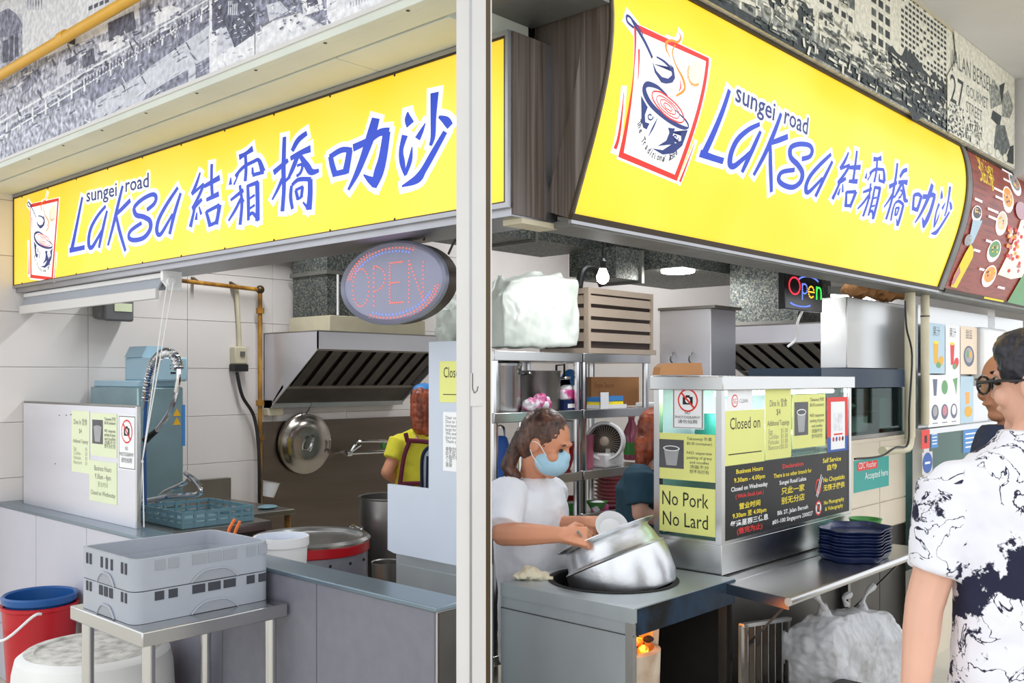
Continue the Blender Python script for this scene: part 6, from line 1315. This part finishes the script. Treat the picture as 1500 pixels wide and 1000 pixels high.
# posters
def dish(f, u, v, r_, m, rim='ink_white'):
    f.disc(u, v, r_, r_*.62, 'photo_grey'); f.layer(.3); f.disc(u, v, r_*.86, r_*.5, m, dz=.3); f.layer(-.3)
YP = 1.852
PO = [(1359, 472, 1384, 547, 'machine_blue', 'pale blue drink poster with a yellow drink, left of the top row', ('cup', 'led_amber_flat')), (1385, 474, 1406, 549, 'paper_white', 'white poster with a red drink in the middle of the top row', ('cup', 'ink_red')), (1407, 477, 1431, 548, 'print_cream', 'cream dessert poster at the right of the top row', ('bowl', 'green_plastic'))]
mk('print_cream', (244, 222, 196), .5, 0, .02)
for (a1, b1, a2, b2, m, lb, (kd, mm)) in PO:
    f = paper('menu_poster', a1, b1, a2, b2, m, lb, 'poster', y=YP, group='menu posters of the next stall'); w_, h_ = f.w, f.h
    f.text({'cup': '果汁', 'bowl': '甜品'}[kd], w_*.5, h_*.76, .06, 'ink_soft', 'c')
    if kd == 'cup':
        f.poly([(w_*.36, h_*.2), (w_*.56, h_*.2), (w_*.62, h_*.62), (w_*.32, h_*.62)], mm); f.layer(); f.disc(w_*.46, h_*.62, w_*.16, h_*.03, 'ink_yellow'); f.disc(w_*.74, h_*.24, w_*.18, h_*.1, mm, rot=20); f.disc(w_*.62, h_*.17, w_*.14, h_*.06, 'green_plastic')
    else: f.disc(w_*.5, h_*.38, w_*.32, h_*.22, 'tray_blue'); f.layer(); f.disc(w_*.5, h_*.4, w_*.24, h_*.16, 'photo_light'); f.disc(w_*.42, h_*.42, w_*.08, h_*.08, mm, dz=.4); f.disc(w_*.6, h_*.42, w_*.08, h_*.07, 'print_orange', dz=.4)
    f.build('print', f.ob)
f = paper('menu_poster', 1360, 549, 1406, 621, 'paper_white', 'white dessert chart poster with six pictures in the lower row', 'poster', y=YP, group='menu posters of the next stall'); w_, h_ = f.w, f.h
for i in range(3):
    f.disc(w_*(.2+.3*i), h_*.28, w_*.11, h_*.15, 'tray_blue'); f.layer(); f.disc(w_*(.2+.3*i), h_*.3, w_*.07, h_*.1, ('photo_light', 'pink_plastic', 'ink_white')[i]); f.layer(-1)
    f.rect(w_*(.12+.3*i), h_*.06, w_*(.28+.3*i), h_*.075, 'ink_soft')
f.poly([(w_*.16, h_*.6), (w_*.24, h_*.6), (w_*.27, h_*.92), (w_*.13, h_*.92)], 'tray_blue'); f.disc(w_*.5, h_*.76, w_*.1, h_*.14, 'green_plastic'); f.poly([(w_*.76, h_*.92), (w_*.92, h_*.95), (w_*.88, h_*.6), (w_*.82, h_*.8)], 'green_plastic'); f.build('print', f.ob)
f = paper('menu_poster', 1407, 551, 1426, 618, 'machine_blue', 'narrow pale poster with an orange fruit in the lower row', 'poster', y=YP, group='menu posters of the next stall'); w_, h_ = f.w, f.h; f.poly([(w_*.4, h_*.4), (w_*.66, h_*.4), (w_*.72, h_*.66), (w_*.34, h_*.66)], 'print_orange'); f.disc(w_*.6, h_*.24, w_*.3, h_*.12, 'led_amber_flat'); f.build('print', f.ob)
YD = 1.8385
f = paper('decal', 1350, 630, 1362, 656, 'ink_red', 'red sticker with a phone drawing on the white stile', 'sticker', y=YD); f.rect(f.w*.35, f.h*.3, f.w*.65, f.h*.7, 'ink'); f.build('print', f.ob)
f = paper('decal', 1351, 663, 1366, 692, 'white_paint', 'round blue sticker on the white stile', 'sticker', y=YD); f.disc(f.w*.5, f.h*.5, f.w*.48, f.h*.48, 'label_blue'); f.layer(); f.rect(f.w*.25, f.h*.45, f.w*.75, f.h*.55, 'ink_white'); f.build('print', f.ob)
for a1, b1, a2, b2, lb in ((1364, 630, 1374, 655, 'small blue sticker on the glass beside the red sticker'), (1411, 628, 1432, 660, 'larger blue sticker on the glass behind the customers')):
    f = paper('decal', a1, b1, a2, b2, 'label_sky', lb, 'sticker', y=1.8585)
    for i in range(4): f.rect(f.w*.15, f.h*(.2+.18*i), f.w*.85, f.h*(.26+.18*i), 'ink_white')
    f.build('print', f.ob)
f = paper('voucher_sign', 1251, 675, 1302, 711, 'label_teal', 'teal voucher sign on the cream counter panels', 'sign', y=1.9405); w_, h_ = f.w, f.h
f.rect(w_*.08, h_*.66, w_*.66, h_*.92, 'ink_red'); f.layer(); f.text('CDC Voucher', w_*.12, h_*.72, .045, 'ink_white', width=w_*.5); f.text('Accepted here', w_*.3, h_*.36, .05, 'ink_white'); f.build('print', f.ob)

# brown lit menu sign of the next stall, same curved front
mcols('menu_brown', [(.35, (104, 34, 20)), (.5, (140, 52, 30)), (.7, (96, 30, 18))], 3, .4, stretch=(1, 1, 14), emit=.25)
ms = thing('menu_sign', 'curved brown menu sign with pictures of dishes at the right edge', 'sign', (6.3, 1.7, 2.0))
MB().box(X1+.09, 1.725, 1.985, 7.6, 1.855, 2.004).build('underside', 'duct_grey', ms)
curved(MB(), X1+.09, 7.6, 0, ARC, -.09, -.006).build('housing', 'sign_dark', ms); curved(MB(), X1+.09, 7.6, .012, ARC-.012, -.006, 0, n=40).build('face', 'menu_brown', ms); curved(MB(), X1+.09, 7.6, -.006, .012, -.06, .006, n=2).build('rail', 'sign_dark', ms); curved(MB(), X1+.09, 7.6, ARC-.014, ARC+.004, -.06, .006, n=2).build('rail', 'sign_dark', ms)
f = Flat(rm, .02); kc = 464/130
def mp(a_, b_): return rpx(1370+a_/kc, 180+b_/kc)
u0, v0 = mp(232, 240); f.text('My Ugly', u0, v0, .11, 'ink_yellow', width=mp(300, 240)[0]-u0, off=.02, slope=-.0); u0, v0 = mp(236, 300); f.text('Duckling', u0, v0, .11, 'ink_yellow', width=mp(302, 300)[0]-u0, off=.02)
for cx_, cy_, ru, rv, m, rot in ((418, 320, 24, 62, 'photo_light', 0), (380, 400, 28, 68, 'print_orange', 0), (345, 525, 30, 70, 'print_cream', 0), (304, 668, 34, 66, 'green_plastic', 0), (278, 800, 34, 66, 'print_orange', 0), (212, 475, 26, 48, 'photo_grey', 0)):
    cu_, cv_ = mp(cx_, cy_); wu = mp(cx_+ru, cy_)[0]-cu_; hv = abs(mp(cx_, cy_-rv)[1]-cv_)
    f.disc(cu_, cv_, wu, hv*.95, 'print_white', rot=0); f.layer(); f.disc(cu_, cv_+hv*.15, wu*.86, hv*.7, m); f.layer(); rr = random.Random(int(cx_))
    for i in range(10): f.disc(cu_+wu*.55*rr.uniform(-1, 1), cv_+hv*(.15+.4*rr.uniform(-1, 1)), wu*.14, hv*.1, rr.choice(['print_orange', 'print_cream', 'photo_grey', 'ink_yellow']), 10, dz=rr.random())
    f.layer()
f.poly([mp(*p) for p in ((190, 505), (240, 510), (190, 625), (160, 640))], 'machine_blue'); f.disc(*mp(165, 610), .05, .03, 'photo_light'); f.poly([mp(*p) for p in ((180, 630), (195, 660), (190, 700), (105, 860), (75, 855), (90, 800), (150, 680))], 'ink_yellow'); f.layer(); f.poly([mp(*p) for p in ((120, 745), (125, 780), (85, 850), (78, 830))], 'pink_plastic')
f.poly([mp(*p) for p in ((440, 510), (475, 500), (475, 800), (390, 815), (320, 790))], 'print_pale'); f.layer(); f.disc(*mp(445, 460), .12, .05, 'pink_clear'); rr = random.Random(4)
for i in range(40): f.disc(*mp(rr.uniform(370, 465), rr.uniform(540, 780)), .03, .012, rr.choice(['pink_plastic', 'print_orange', 'ink_red', 'print_white']), 10, dz=rr.random())
f.poly([mp(*p) for p in ((370, 935), (480, 740), (480, 970))], 'green_plastic')
for cx_, cy_, w2 in ((340, 240, 48), (348, 288, 34), (300, 335, 50), (308, 378, 40), (268, 440, 58), (272, 480, 46), (260, 605, 34), (226, 755, 28), (200, 390, 40), (196, 655, 36), (322, 850, 40), (250, 905, 110)):
    u0, v0 = mp(cx_, cy_); u1, _ = mp(cx_+w2, cy_); f.rect(u0, v0-.012, u1, v0, 'print_white' if cx_ != 250 else 'ink_yellow')
f.build('menu_print', ms)

# ================================================================== people
UP = V((0, 0, 1))
def frame(f, up=UP):
    f = V(f).normalized(); u = (V(up)-f*V(up).dot(f)).normalized(); l = u.cross(f); return f, l, u
def Rm(l, f, u): return Matrix((l, f, u)).transposed()
def head_prims(c, f, l, u, neck, nr=.052):
    X_ = Rm(l, f, u); c = V(c)
    return [('e', c+u*.03-f*.01, (.074, .095, .092), X_), ('e', c-u*.035+f*.018, (.06, .068, .078), X_), ('e', c-u*.09+f*.058, (.03, .024, .022), X_),
            ('c', c+f*.086+u*.022, c+f*.1-u*.016, .008, .0125), ('e', c+f*.088-u*.048, (.022, .01, .008), X_), ('e', c+f*.082+u*.034, (.05, .012, .01), X_),
            ('e', c+l*.045+f*.06-u*.02, (.022, .024, .024), X_), ('e', c-l*.045+f*.06-u*.02, (.022, .024, .024), X_),
            ('e', c+l*.078-u*.002-f*.008, (.01, .02, .031), X_), ('e', c-l*.078-u*.002-f*.008, (.01, .02, .031), X_),
            ('c', c-u*.06-f*.02, V(neck), nr, nr+.008)]
def face_bits(par, c, f, l, u, brow='hair_black', eye=True):
    X_ = Rm(l, f, u)
    for s_ in (-1, 1):
        if eye: MB().ell(c+f*.08+l*.032*s_+u*.012, .013, .007, .0065, X_, 10).build('eye', 'black_gloss', par)
        MB().ell(c+f*.086+l*.033*s_+u*.036, .02, .005, .0045, X_, 10).build('eyebrow', brow, par)
def hand_prims(wr, d, n, side, curl, L_=1.0):
    """wr: wrist, d: towards the fingers, n: back of the hand, side: towards the thumb, curl: bend of the finger joints in degrees"""
    d = V(d).normalized(); n = (V(n)-d*V(n).dot(d)).normalized(); t = d.cross(n); t = t if t.dot(V(side)) > 0 else -t; wr = V(wr); out = []
    kn = wr+d*.085*L_; out.append(('h', [wr+t*a_*.026+n*b_*.016 for a_ in (-1, 1) for b_ in (-1, 1)]+[kn+t*a_*.038+n*b_*.012 for a_ in (-1, 1) for b_ in (-1, 1)]))
    for i, ln in enumerate((.92, 1.0, .94, .75)):
        p_ = kn+t*(.029-.0195*i)-d*.006; dd = d.copy(); ang = curl
        for j, sl_ in enumerate((.043, .028, .021)):
            ax = t; rot = Matrix.Rotation(R(ang if j else ang*.8), 3, ax); e1 = rot @ dd; rot2 = Matrix.Rotation(-R(ang if j else ang*.8), 3, ax); e2 = rot2 @ dd
            dd = e1 if e1.dot(n) < e2.dot(n) and j == 0 or (j and (e1-dd).dot(prev) >= 0) else e2
            if j == 0: prev = dd-d
            else: prev = dd-old
            old = dd.copy(); q_ = p_+dd*sl_*ln; out.append(('c', p_, q_, .0094-.0008*j, .0086-.0008*j)); p_ = q_
    b_ = wr+d*.022+t*.024-n*.004; m_ = b_+(d*.55+t*.6-n*.35).normalized()*.042; e_ = m_+(d*.85+t*.1-n*.45).normalized()*.032; out += [('c', b_, m_, .0135, .0108), ('c', m_, e_, .0104, .0085)]
    return out
def sleeve(p0, p1, r0, r1):
    p0, p1 = V(p0), V(p1); t = (p1-p0).normalized(); a_ = t.orthogonal().normalized(); b_ = t.cross(a_)
    return ('l', [(p0.lerp(p1, k_/4), a_*(r0+(r1-r0)*k_/4), b_*(r0+(r1-r0)*k_/4)) for k_ in range(5)])
def torso(rings, l, f): return ('l', [(c, l*hw, f*hd) for c, hw, hd in rings])
def legs(par, hip, l, f, zc=0, mat='trousers', wd=.095):
    hip = V(hip); pr = []
    for s_ in (-1, 1):
        a_ = hip+l*wd*s_; k_ = V((a_.x, a_.y, .5))+f*.02; e_ = V((a_.x, a_.y, .1)); pr += [('c', a_, k_, .095, .068), ('c', k_, e_, .066, .05)]
        MB().ell(V((a_.x, a_.y, .035))+f*.05, .048, .125, .034, Rm(l, f, UP), 14).build('shoe', 'black', par)
    pr.append(('e', hip, (.17, .12, .11), Rm(l, f, UP))); blob('trousers', pr, mat, par, .012, 4)

# ---- the cook in white
D = 3.66
ck = thing('person', 'person in white tee and blue mask bent over the aluminium pot', 'person', (P(785, 900, d=D).x, P(785, 900, d=D).y, 0))
hf, hl, hu = frame(rt*.82-fw*.42-UP*.36); hcn = P(799, 651, d=3.58); tf, tl_, tu_ = frame(rt*.86-fw*.5)
RS, RE, RW = P(747, 728, d=3.55), P(737, 782, d=3.42), P(824, 783, d=3.24)
LS, LE, LW = P(806, 722, d=3.8), P(800, 772, d=3.74), P(858, 766, d=3.5)
body = head_prims(hcn, hf, hl, hu, P(781, 704, d=3.66), .05)
body += [('c', RS, RE, .05, .042), ('c', RE, RE.lerp(RW, .35), .043, .042), ('c', RE.lerp(RW, .35), RW, .042, .027), ('c', LS, LE, .05, .042), ('c', LE, LE.lerp(LW, .35), .042, .04), ('c', LE.lerp(LW, .35), LW, .04, .027)]
body += hand_prims(RW, rt*.95+fw*.1-UP*.12, UP*.5-fw*.8+rt*.1, UP*.6+fw*.8, 62) + hand_prims(LW, rt*.95-UP*.05-fw*.15, UP*.7-fw*.5, -fw, 22)
body += [('l', [(P(783, 715, d=3.66), tl_*.12, tf*.08), (P(783, 760, d=3.66), tl_*.16, tf*.1), (P(785, 900, d=3.66), tl_*.15, tf*.1)])]
bo = blob('body', body, 'skin_tan', ck, .0048, 3)
face_bits(ck, hcn, hf, hl, hu, 'hair_brown')
X_ = Rm(hl, hf, hu)
blob('hair', [('e', hcn+hu*.042-hf*.022, (.083, .096, .092), X_), ('e', hcn-hu*.005-hf*.05, (.074, .058, .078), X_), ('e', hcn-hf*.098-hu*.0, (.03, .03, .03), X_), ('c', hcn-hf*.105-hu*.0, P(744, 682, d=3.62), .028, .03), ('c', P(744, 682, d=3.62), P(757, 697, d=3.58), .028, .018), ('c', P(746, 686, d=3.64), P(739, 699, d=3.67), .022, .008)], 'hair_brown', ck, .005, 3, (.006, .012))
MB().lathe([(.03, -.008), (.034, 0), (.03, .008)], hcn-hf*.102-hu*.0, -hf, n=16).build('hair_tie', 'black', ck)
mk_ = blob('face_mask', [('e', hcn-hu*.046+hf*.04, (.067, .074, .058), X_), ('e', hcn-hu*.018+hf*.078, (.03, .034, .034), X_)], 'mask_blue', ck, .004, 3)
for s_ in (-1, 1): MB().tube(spline([hcn-hu*.025+hl*.058*s_+hf*.045, hcn+hu*.012+hl*.083*s_+hf*.008, hcn+hu*.012+hl*.088*s_-hf*.016], 5), .0018, 5).build('mask_loop', 'white_plastic', mk_); MB().tube(spline([hcn-hu*.075+hl*.056*s_+hf*.04, hcn-hu*.04+hl*.08*s_+hf*.0, hcn-hu*.02+hl*.086*s_-hf*.014], 5), .0018, 5).build('mask_loop', 'white_plastic', mk_)
C_ = lambda px, py, dd=3.66: P(px, py, d=dd)
blob('tee_shirt', [torso([(C_(782, 697), .072, .066), (C_(780, 704), .11, .08), (C_(779, 716), .17, .1), (C_(778, 740), .198, .122), (C_(780, 790), .195, .128), (C_(784, 850), .185, .128), (C_(786, 960), .188, .128)], tl_, tf),
                   sleeve(RS+UP*.03, RE+UP*.02, .075, .066), sleeve(LS+UP*.02, LE+UP*.01, .072, .064), ('e', RS+UP*.005, (.075, .075, .07)), ('e', LS, (.072, .072, .065))], 'tee_white', ck, .006, 4, (.012, .07))
legs(ck, C_(786, 960), tl_, tf)
bwl = thing('white_bowl', 'pale plastic bowl held in the hand of the cook', 'bowl', P(897, 768, d=3.36)); bax = (UP*.55-fw*.75+rt*.1).normalized()
MB().lathe([(.03, -.03), (.045, -.022), (.057, .004), (.06, .006), (.055, .003), (.04, -.016), (0, -.022)], P(896, 771, d=3.41), bax, n=28).build('body', 'white_plastic', bwl)
ldl = thing('ladle', 'thin steel ladle handle in the fist of the cook', 'ladle', P(862, 800, d=3.2)); MB().tube([P(846, 778, d=3.22), P(858, 796, d=3.25), P(872, 815, d=3.3)], .005, 8).build('handle', 'steel', ldl)

# ---- the second cook in teal behind the glass cabinet
D2 = 4.3
w2 = thing('person', 'person in dark teal tee mostly hidden behind the glass cabinet', 'person', (P(962, 900, d=D2).x, P(962, 900, d=D2).y, 0))
hf, hl, hu = frame(rt*.8+fw*.55-UP*.2); hcn = P(966, 640, d=D2); tf, tl_, _ = frame(rt*.75+fw*.65)
S2, E2, W2 = P(936, 700, d=4.15), P(938, 752, d=4.12), P(985, 765, d=4.15)
blob('body', head_prims(hcn, hf, hl, hu, P(954, 690, d=D2), .05)+[('c', S2, E2, .045, .038), ('c', E2, W2, .038, .027), ('c', P(960, 705, d=D2), P(960, 850, d=D2), .1, .1)]+hand_prims(W2, rt, UP, fw, 30), 'skin_pale', w2, .007, 3); face_bits(w2, hcn, hf, hl, hu, 'hair_red')
X_ = Rm(hl, hf, hu); blob('hair', [('e', hcn+hu*.04-hf*.02, (.084, .1, .095), X_), ('e', hcn-hf*.06-hu*.03, (.075, .05, .09), X_), ('c', hcn-hf*.08-hu*.05, P(938, 690, d=4.25), .05, .022)], 'hair_red', w2, .006, 3, (.008, .015))
blob('tee_shirt', [torso([(P(954, 686, d=D2), .075, .07), (P(952, 696, d=D2), .14, .09), (P(952, 716, d=D2), .185, .115), (P(954, 790, d=D2), .18, .12), (P(956, 900, d=D2), .18, .12)], tl_, tf), sleeve(S2+UP*.02, E2+UP*.04, .07, .06), ('e', S2, (.07, .07, .065))], 'tee_teal', w2, .007, 4, (.012, .07)); legs(w2, P(958, 900, d=D2), tl_, tf)

# ---- the person in yellow at the back
D3 = 5.45
w3 = thing('person', 'person in yellow tee and maroon apron straps seen from behind', 'person', (P(616, 800, d=D3).x, P(616, 800, d=D3).y, 0))
hf, hl, hu = frame(fw*.95+rt*.3); hcn = P(624, 594, d=D3); tf, tl_, _ = frame(fw*.97+rt*.1)
S3, E3, W3 = P(587, 650, d=D3-.02), P(567, 692, d=D3-.08), P(592, 712, d=D3+.1)
blob('body', head_prims(hcn, hf, hl, hu, P(621, 632, d=D3), .05)+[('c', S3, E3, .043, .036), ('c', E3, W3, .036, .026), ('c', P(616, 650, d=D3), P(616, 740, d=D3), .1, .1), ('c', P(648, 650, d=D3), P(664, 692, d=D3), .043, .036)]+hand_prims(W3, rt*.6+fw*.8, UP, rt, 25), 'skin_tan', w3, .008, 3); face_bits(w3, hcn, hf, hl, hu, 'hair_red')
X_ = Rm(hl, hf, hu); blob('hair', [('e', hcn+hu*.035-hf*.015, (.082, .1, .095), X_), ('c', hcn-hf*.05-hu*.02, P(617, 624, d=D3-.06), .075, .055), ('c', P(617, 622, d=D3-.07), P(626, 636, d=D3-.09), .04, .015)], 'hair_red', w3, .007, 3, (.01, .02))
MB().ell(hcn+hu*.085-hf*.02, .07, .07, .045, X_, 16).build('blue_cap', 'label_sky', w3); MB().lathe([(.078, 0), (.08, .012), (.076, .024)], hcn+hu*.055-hf*.02, hu, n=20).build('cap_band', 'tray_blue', w3.children[-1])
blob('tee_shirt', [torso([(P(621, 626, d=D3), .06, .06), (P(620, 634, d=D3), .12, .075), (P(618, 646, d=D3), .165, .1), (P(617, 690, d=D3), .155, .105), (P(617, 740, d=D3), .16, .11), (P(617, 790, d=D3), .16, .11)], tl_, tf), sleeve(S3+UP*.02, S3.lerp(E3, .55), .068, .058), ('e', S3, (.065, .065, .06)), sleeve(P(648, 648, d=D3)+UP*.02, P(657, 675, d=D3), .068, .058)], 'tee_yellow', w3, .008, 4, (.012, .07))
def back(px, py): r_ = ray(px, py); return P(px, py, d=D3-.118)
for pth in ([(594, 634), (597, 646), (600, 648)], [(600, 646), (592, 668), (587, 700), (585, 716)], [(598, 645), (615, 646), (636, 648)], [(585, 709), (605, 708), (632, 708)]): MB().tube(spline([back(*p) for p in pth], 5), .013, 6).build('apron_strap', 'maroon', w3)
legs(w3, P(617, 800, d=D3), tl_, tf)
tg = w3; blob('apron_side', [('h', [P(px, py, d=5.2+s_) for px, py in ((618, 716), (618, 672), (626, 654), (644, 650), (644, 716)) for s_ in (-.02, .02)])], 'white_board', tg, .008, 2); MB().tube(spline([P(618, 716, d=5.175), P(618, 674, d=5.175), P(624, 658, d=5.175), P(640, 648, d=5.175)], 4), .009, 6).build('apron_edging', 'tee_navy', tg); MB().tube([P(625, 716, d=5.175), P(626, 668, d=5.175)], .006, 6).build('apron_edging', 'tee_navy', tg)

# ---- the customer in the printed shirt
m = bpy.data.materials.new('shirt_print'); m.use_nodes = True; nt = m.node_tree; N = nt.nodes; L = nt.links; p = N['Principled BSDF']; p.inputs['Roughness'].default_value = .85
tc = N.new('ShaderNodeTexCoord'); n1 = N.new('ShaderNodeTexNoise'); n1.inputs['Scale'].default_value = 6.5; n1.inputs['Detail'].default_value = 7; n1.inputs['Roughness'].default_value = .62
L.new(tc.outputs['Object'], n1.inputs['Vector']); r1 = N.new('ShaderNodeValToRGB'); r1.color_ramp.elements[0].position = .53; r1.color_ramp.elements[1].position = .545; L.new(n1.outputs[0], r1.inputs[0])
n2 = N.new('ShaderNodeTexNoise'); n2.inputs['Scale'].default_value = 5; n2.inputs['Detail'].default_value = 3; L.new(tc.outputs['Object'], n2.inputs['Vector'])
mxv = N.new('ShaderNodeMixRGB'); mxv.inputs[0].default_value = .12; L.new(tc.outputs['Object'], mxv.inputs[1]); L.new(n2.outputs['Color'], mxv.inputs[2])
vo_ = N.new('ShaderNodeTexNoise'); vo_.inputs['Scale'].default_value = 17; vo_.inputs['Detail'].default_value = 5; vo_.inputs['Distortion'].default_value = .6; L.new(mxv.outputs[0], vo_.inputs['Vector']); vs_ = N.new('ShaderNodeMath'); vs_.operation = 'SUBTRACT'; vs_.inputs[1].default_value = .48; L.new(vo_.outputs[0], vs_.inputs[0]); vo = N.new('ShaderNodeMath'); vo.operation = 'ABSOLUTE'; L.new(vs_.outputs[0], vo.inputs[0])
r2 = N.new('ShaderNodeValToRGB'); r2.color_ramp.elements[0].position = .007; r2.color_ramp.elements[1].position = .011; r2.color_ramp.elements[0].color = (1, 1, 1, 1); r2.color_ramp.elements[1].color = (0, 0, 0, 1); L.new(vo.outputs[0], r2.inputs[0])
n3 = N.new('ShaderNodeTexNoise'); n3.inputs['Scale'].default_value = 7; L.new(tc.outputs['Object'], n3.inputs['Vector']); r3 = N.new('ShaderNodeValToRGB'); r3.color_ramp.elements[0].position = .4; r3.color_ramp.elements[1].position = .42; L.new(n3.outputs[0], r3.inputs[0])
ml_ = N.new('ShaderNodeMath'); ml_.operation = 'MULTIPLY'; L.new(r2.outputs[0], ml_.inputs[0]); L.new(r3.outputs[0], ml_.inputs[1]); mx = N.new('ShaderNodeMath'); mx.operation = 'MAXIMUM'; L.new(ml_.outputs[0], mx.inputs[0]); L.new(r1.outputs[0], mx.inputs[1])
cm = N.new('ShaderNodeMixRGB'); cm.inputs[1].default_value = C(232, 232, 240); cm.inputs[2].default_value = C(26, 28, 56); L.new(mx.outputs[0], cm.inputs[0]); L.new(cm.outputs[0], p.inputs['Base Color']); MATS['shirt_print'] = m
D4 = 2.1
w4 = thing('person', 'person with glasses in navy and white printed shirt, back to the viewer', 'person', (P(1522, 900, d=D4).x, P(1522, 900, d=D4).y, 0))
hf, hl, hu = frame(-rt*.62+fw*.78-UP*.05); hcn = P(1524, 566, d=2.16); tf, tl_, _ = frame(fw*.98-rt*.2)
S4, E4, W4 = P(1402, 722, d=D4), P(1354, 885, d=D4-.02), P(1336, 1045, d=D4-.06)
S5, E5, W5 = P(1640, 722, d=D4), P(1690, 880, d=D4), P(1660, 1040, d=D4+.1)
blob('body', head_prims(hcn, hf, hl, hu, P(1515, 655, d=D4+.02), .054)+[('c', S4, E4, .05, .041), ('c', E4, E4.lerp(W4, .3), .041, .04), ('c', E4.lerp(W4, .3), W4, .039, .027), ('c', S5, E5, .05, .041), ('c', E5, W5, .04, .027), ('c', P(1522, 720, d=D4), P(1522, 1000, d=D4), .085, .09)]+hand_prims(W4, -UP+fw*.1, -rt, fw, 25)+hand_prims(W5, -UP, rt, fw, 25), 'skin_pale', w4, .0055, 3); face_bits(w4, hcn, hf, hl, hu)
X_ = Rm(hl, hf, hu); blob('hair', [('e', hcn+hu*.052-hf*.016, (.086, .104, .092), X_), ('e', hcn+hu*.0-hf*.06, (.078, .058, .085), X_), ('e', hcn+hu*.085+hf*.035, (.07, .06, .05), X_), ('e', hcn+hu*.035+hl*.07-hf*.02, (.012, .045, .035), X_)], 'hair_black', w4, .005, 2, (.007, .012))
gl = MB(); 
for s_ in (-1, 1):
    g0 = hcn+hf*.11+hl*.036*s_+hu*.008; pts = [g0+hl*.03*math.cos(t)+hu*.021*math.sin(t) for t in [i*math.pi/8 for i in range(16)]]; MB().tube(pts, .0034, 6, closed=True).build('glasses_rim', 'black_gloss', w4); rim_ = w4.children[-1]
    MB().tube([hcn+hf*.11+hl*.066*s_+hu*.014, hcn+hf*.05+hl*.08*s_+hu*.016, hcn-hf*.015+hl*.084*s_+hu*.014, hcn-hf*.028+hl*.083*s_-hu*.006], .0036, 6).build('glasses_arm', 'black_gloss', w4); MB().lathe([(.024, 0), (.024, .001)], g0, hf, n=16).build('lens', 'glass', rim_)
T = lambda px, py, dd=D4: P(px, py, d=dd)
blob('shirt', [torso([(T(1514, 640), .076, .076), (T(1516, 652), .1, .094), (T(1520, 668), .155, .106), (T(1522, 692), .197, .115), (T(1522, 740), .205, .115), (T(1520, 850), .195, .115), (T(1518, 960), .2, .12), (T(1518, 1040), .21, .125)], tl_, tf), sleeve(S4+V((0, 0, .01)), S4.lerp(E4, .72), .082, .058), ('e', S4+rt*.008, (.078, .078, .075)), sleeve(S5, S5.lerp(E5, .72), .082, .058), ('e', S5, (.078, .078, .075))], 'shirt_print', w4, .006, 4, (.014, .08))
blob('collar', [('l', [(T(1513, 630), tl_*.068, tf*.066), (T(1513, 640), tl_*.076, tf*.074), (T(1514, 650), tl_*.082, tf*.08)])], 'shirt_print', w4, .005, 1)
legs(w4, T(1520, 1030), tl_, tf)

# ---- the man in navy beyond
D5 = 3.25
w5 = thing('person', 'older person in navy shirt standing beyond the customer with glasses', 'person', (P(1478, 900, d=D5).x, P(1478, 900, d=D5).y, 0))
hf, hl, hu = frame(-rt*.9-fw*.12-UP*.12); hcn = P(1477, 566, d=D5); tf, tl_, _ = frame(-rt*.8+fw*.5)
S6, E6, W6 = P(1456, 680, d=D5-.12), P(1440, 770, d=D5-.12), P(1410, 800, d=D5)
blob('body', head_prims(hcn, hf, hl, hu, P(1488, 632, d=D5), .052)+[('c', S6, E6, .045, .038), ('c', E6, W6, .037, .027), ('c', P(1478, 660, d=D5), P(1480, 880, d=D5), .1, .1)]+hand_prims(W6, -rt, UP, fw, 25), 'skin_deep', w5, .006, 3); face_bits(w5, hcn, hf, hl, hu, 'photo_grey')
X_ = Rm(hl, hf, hu); blob('hair', [('e', hcn+hu*.048-hf*.03, (.08, .09, .085), X_), ('e', hcn-hf*.06, (.072, .05, .07), X_)], 'photo_grey', w5, .006, 3, (.005, .02))
blob('shirt', [torso([(P(1470, 622, d=D5), .07, .066), (P(1472, 632, d=D5), .12, .085), (P(1474, 655, d=D5), .185, .11), (P(1478, 740, d=D5), .19, .13), (P(1480, 880, d=D5), .19, .14)], tl_, tf), sleeve(S6, S6.lerp(E6, .6), .07, .06), ('e', S6, (.068, .068, .065))], 'tee_navy', w5, .007, 4, (.012, .07)); legs(w5, P(1480, 880, d=D5), tl_, tf)

bpy.data.objects.remove(_to)
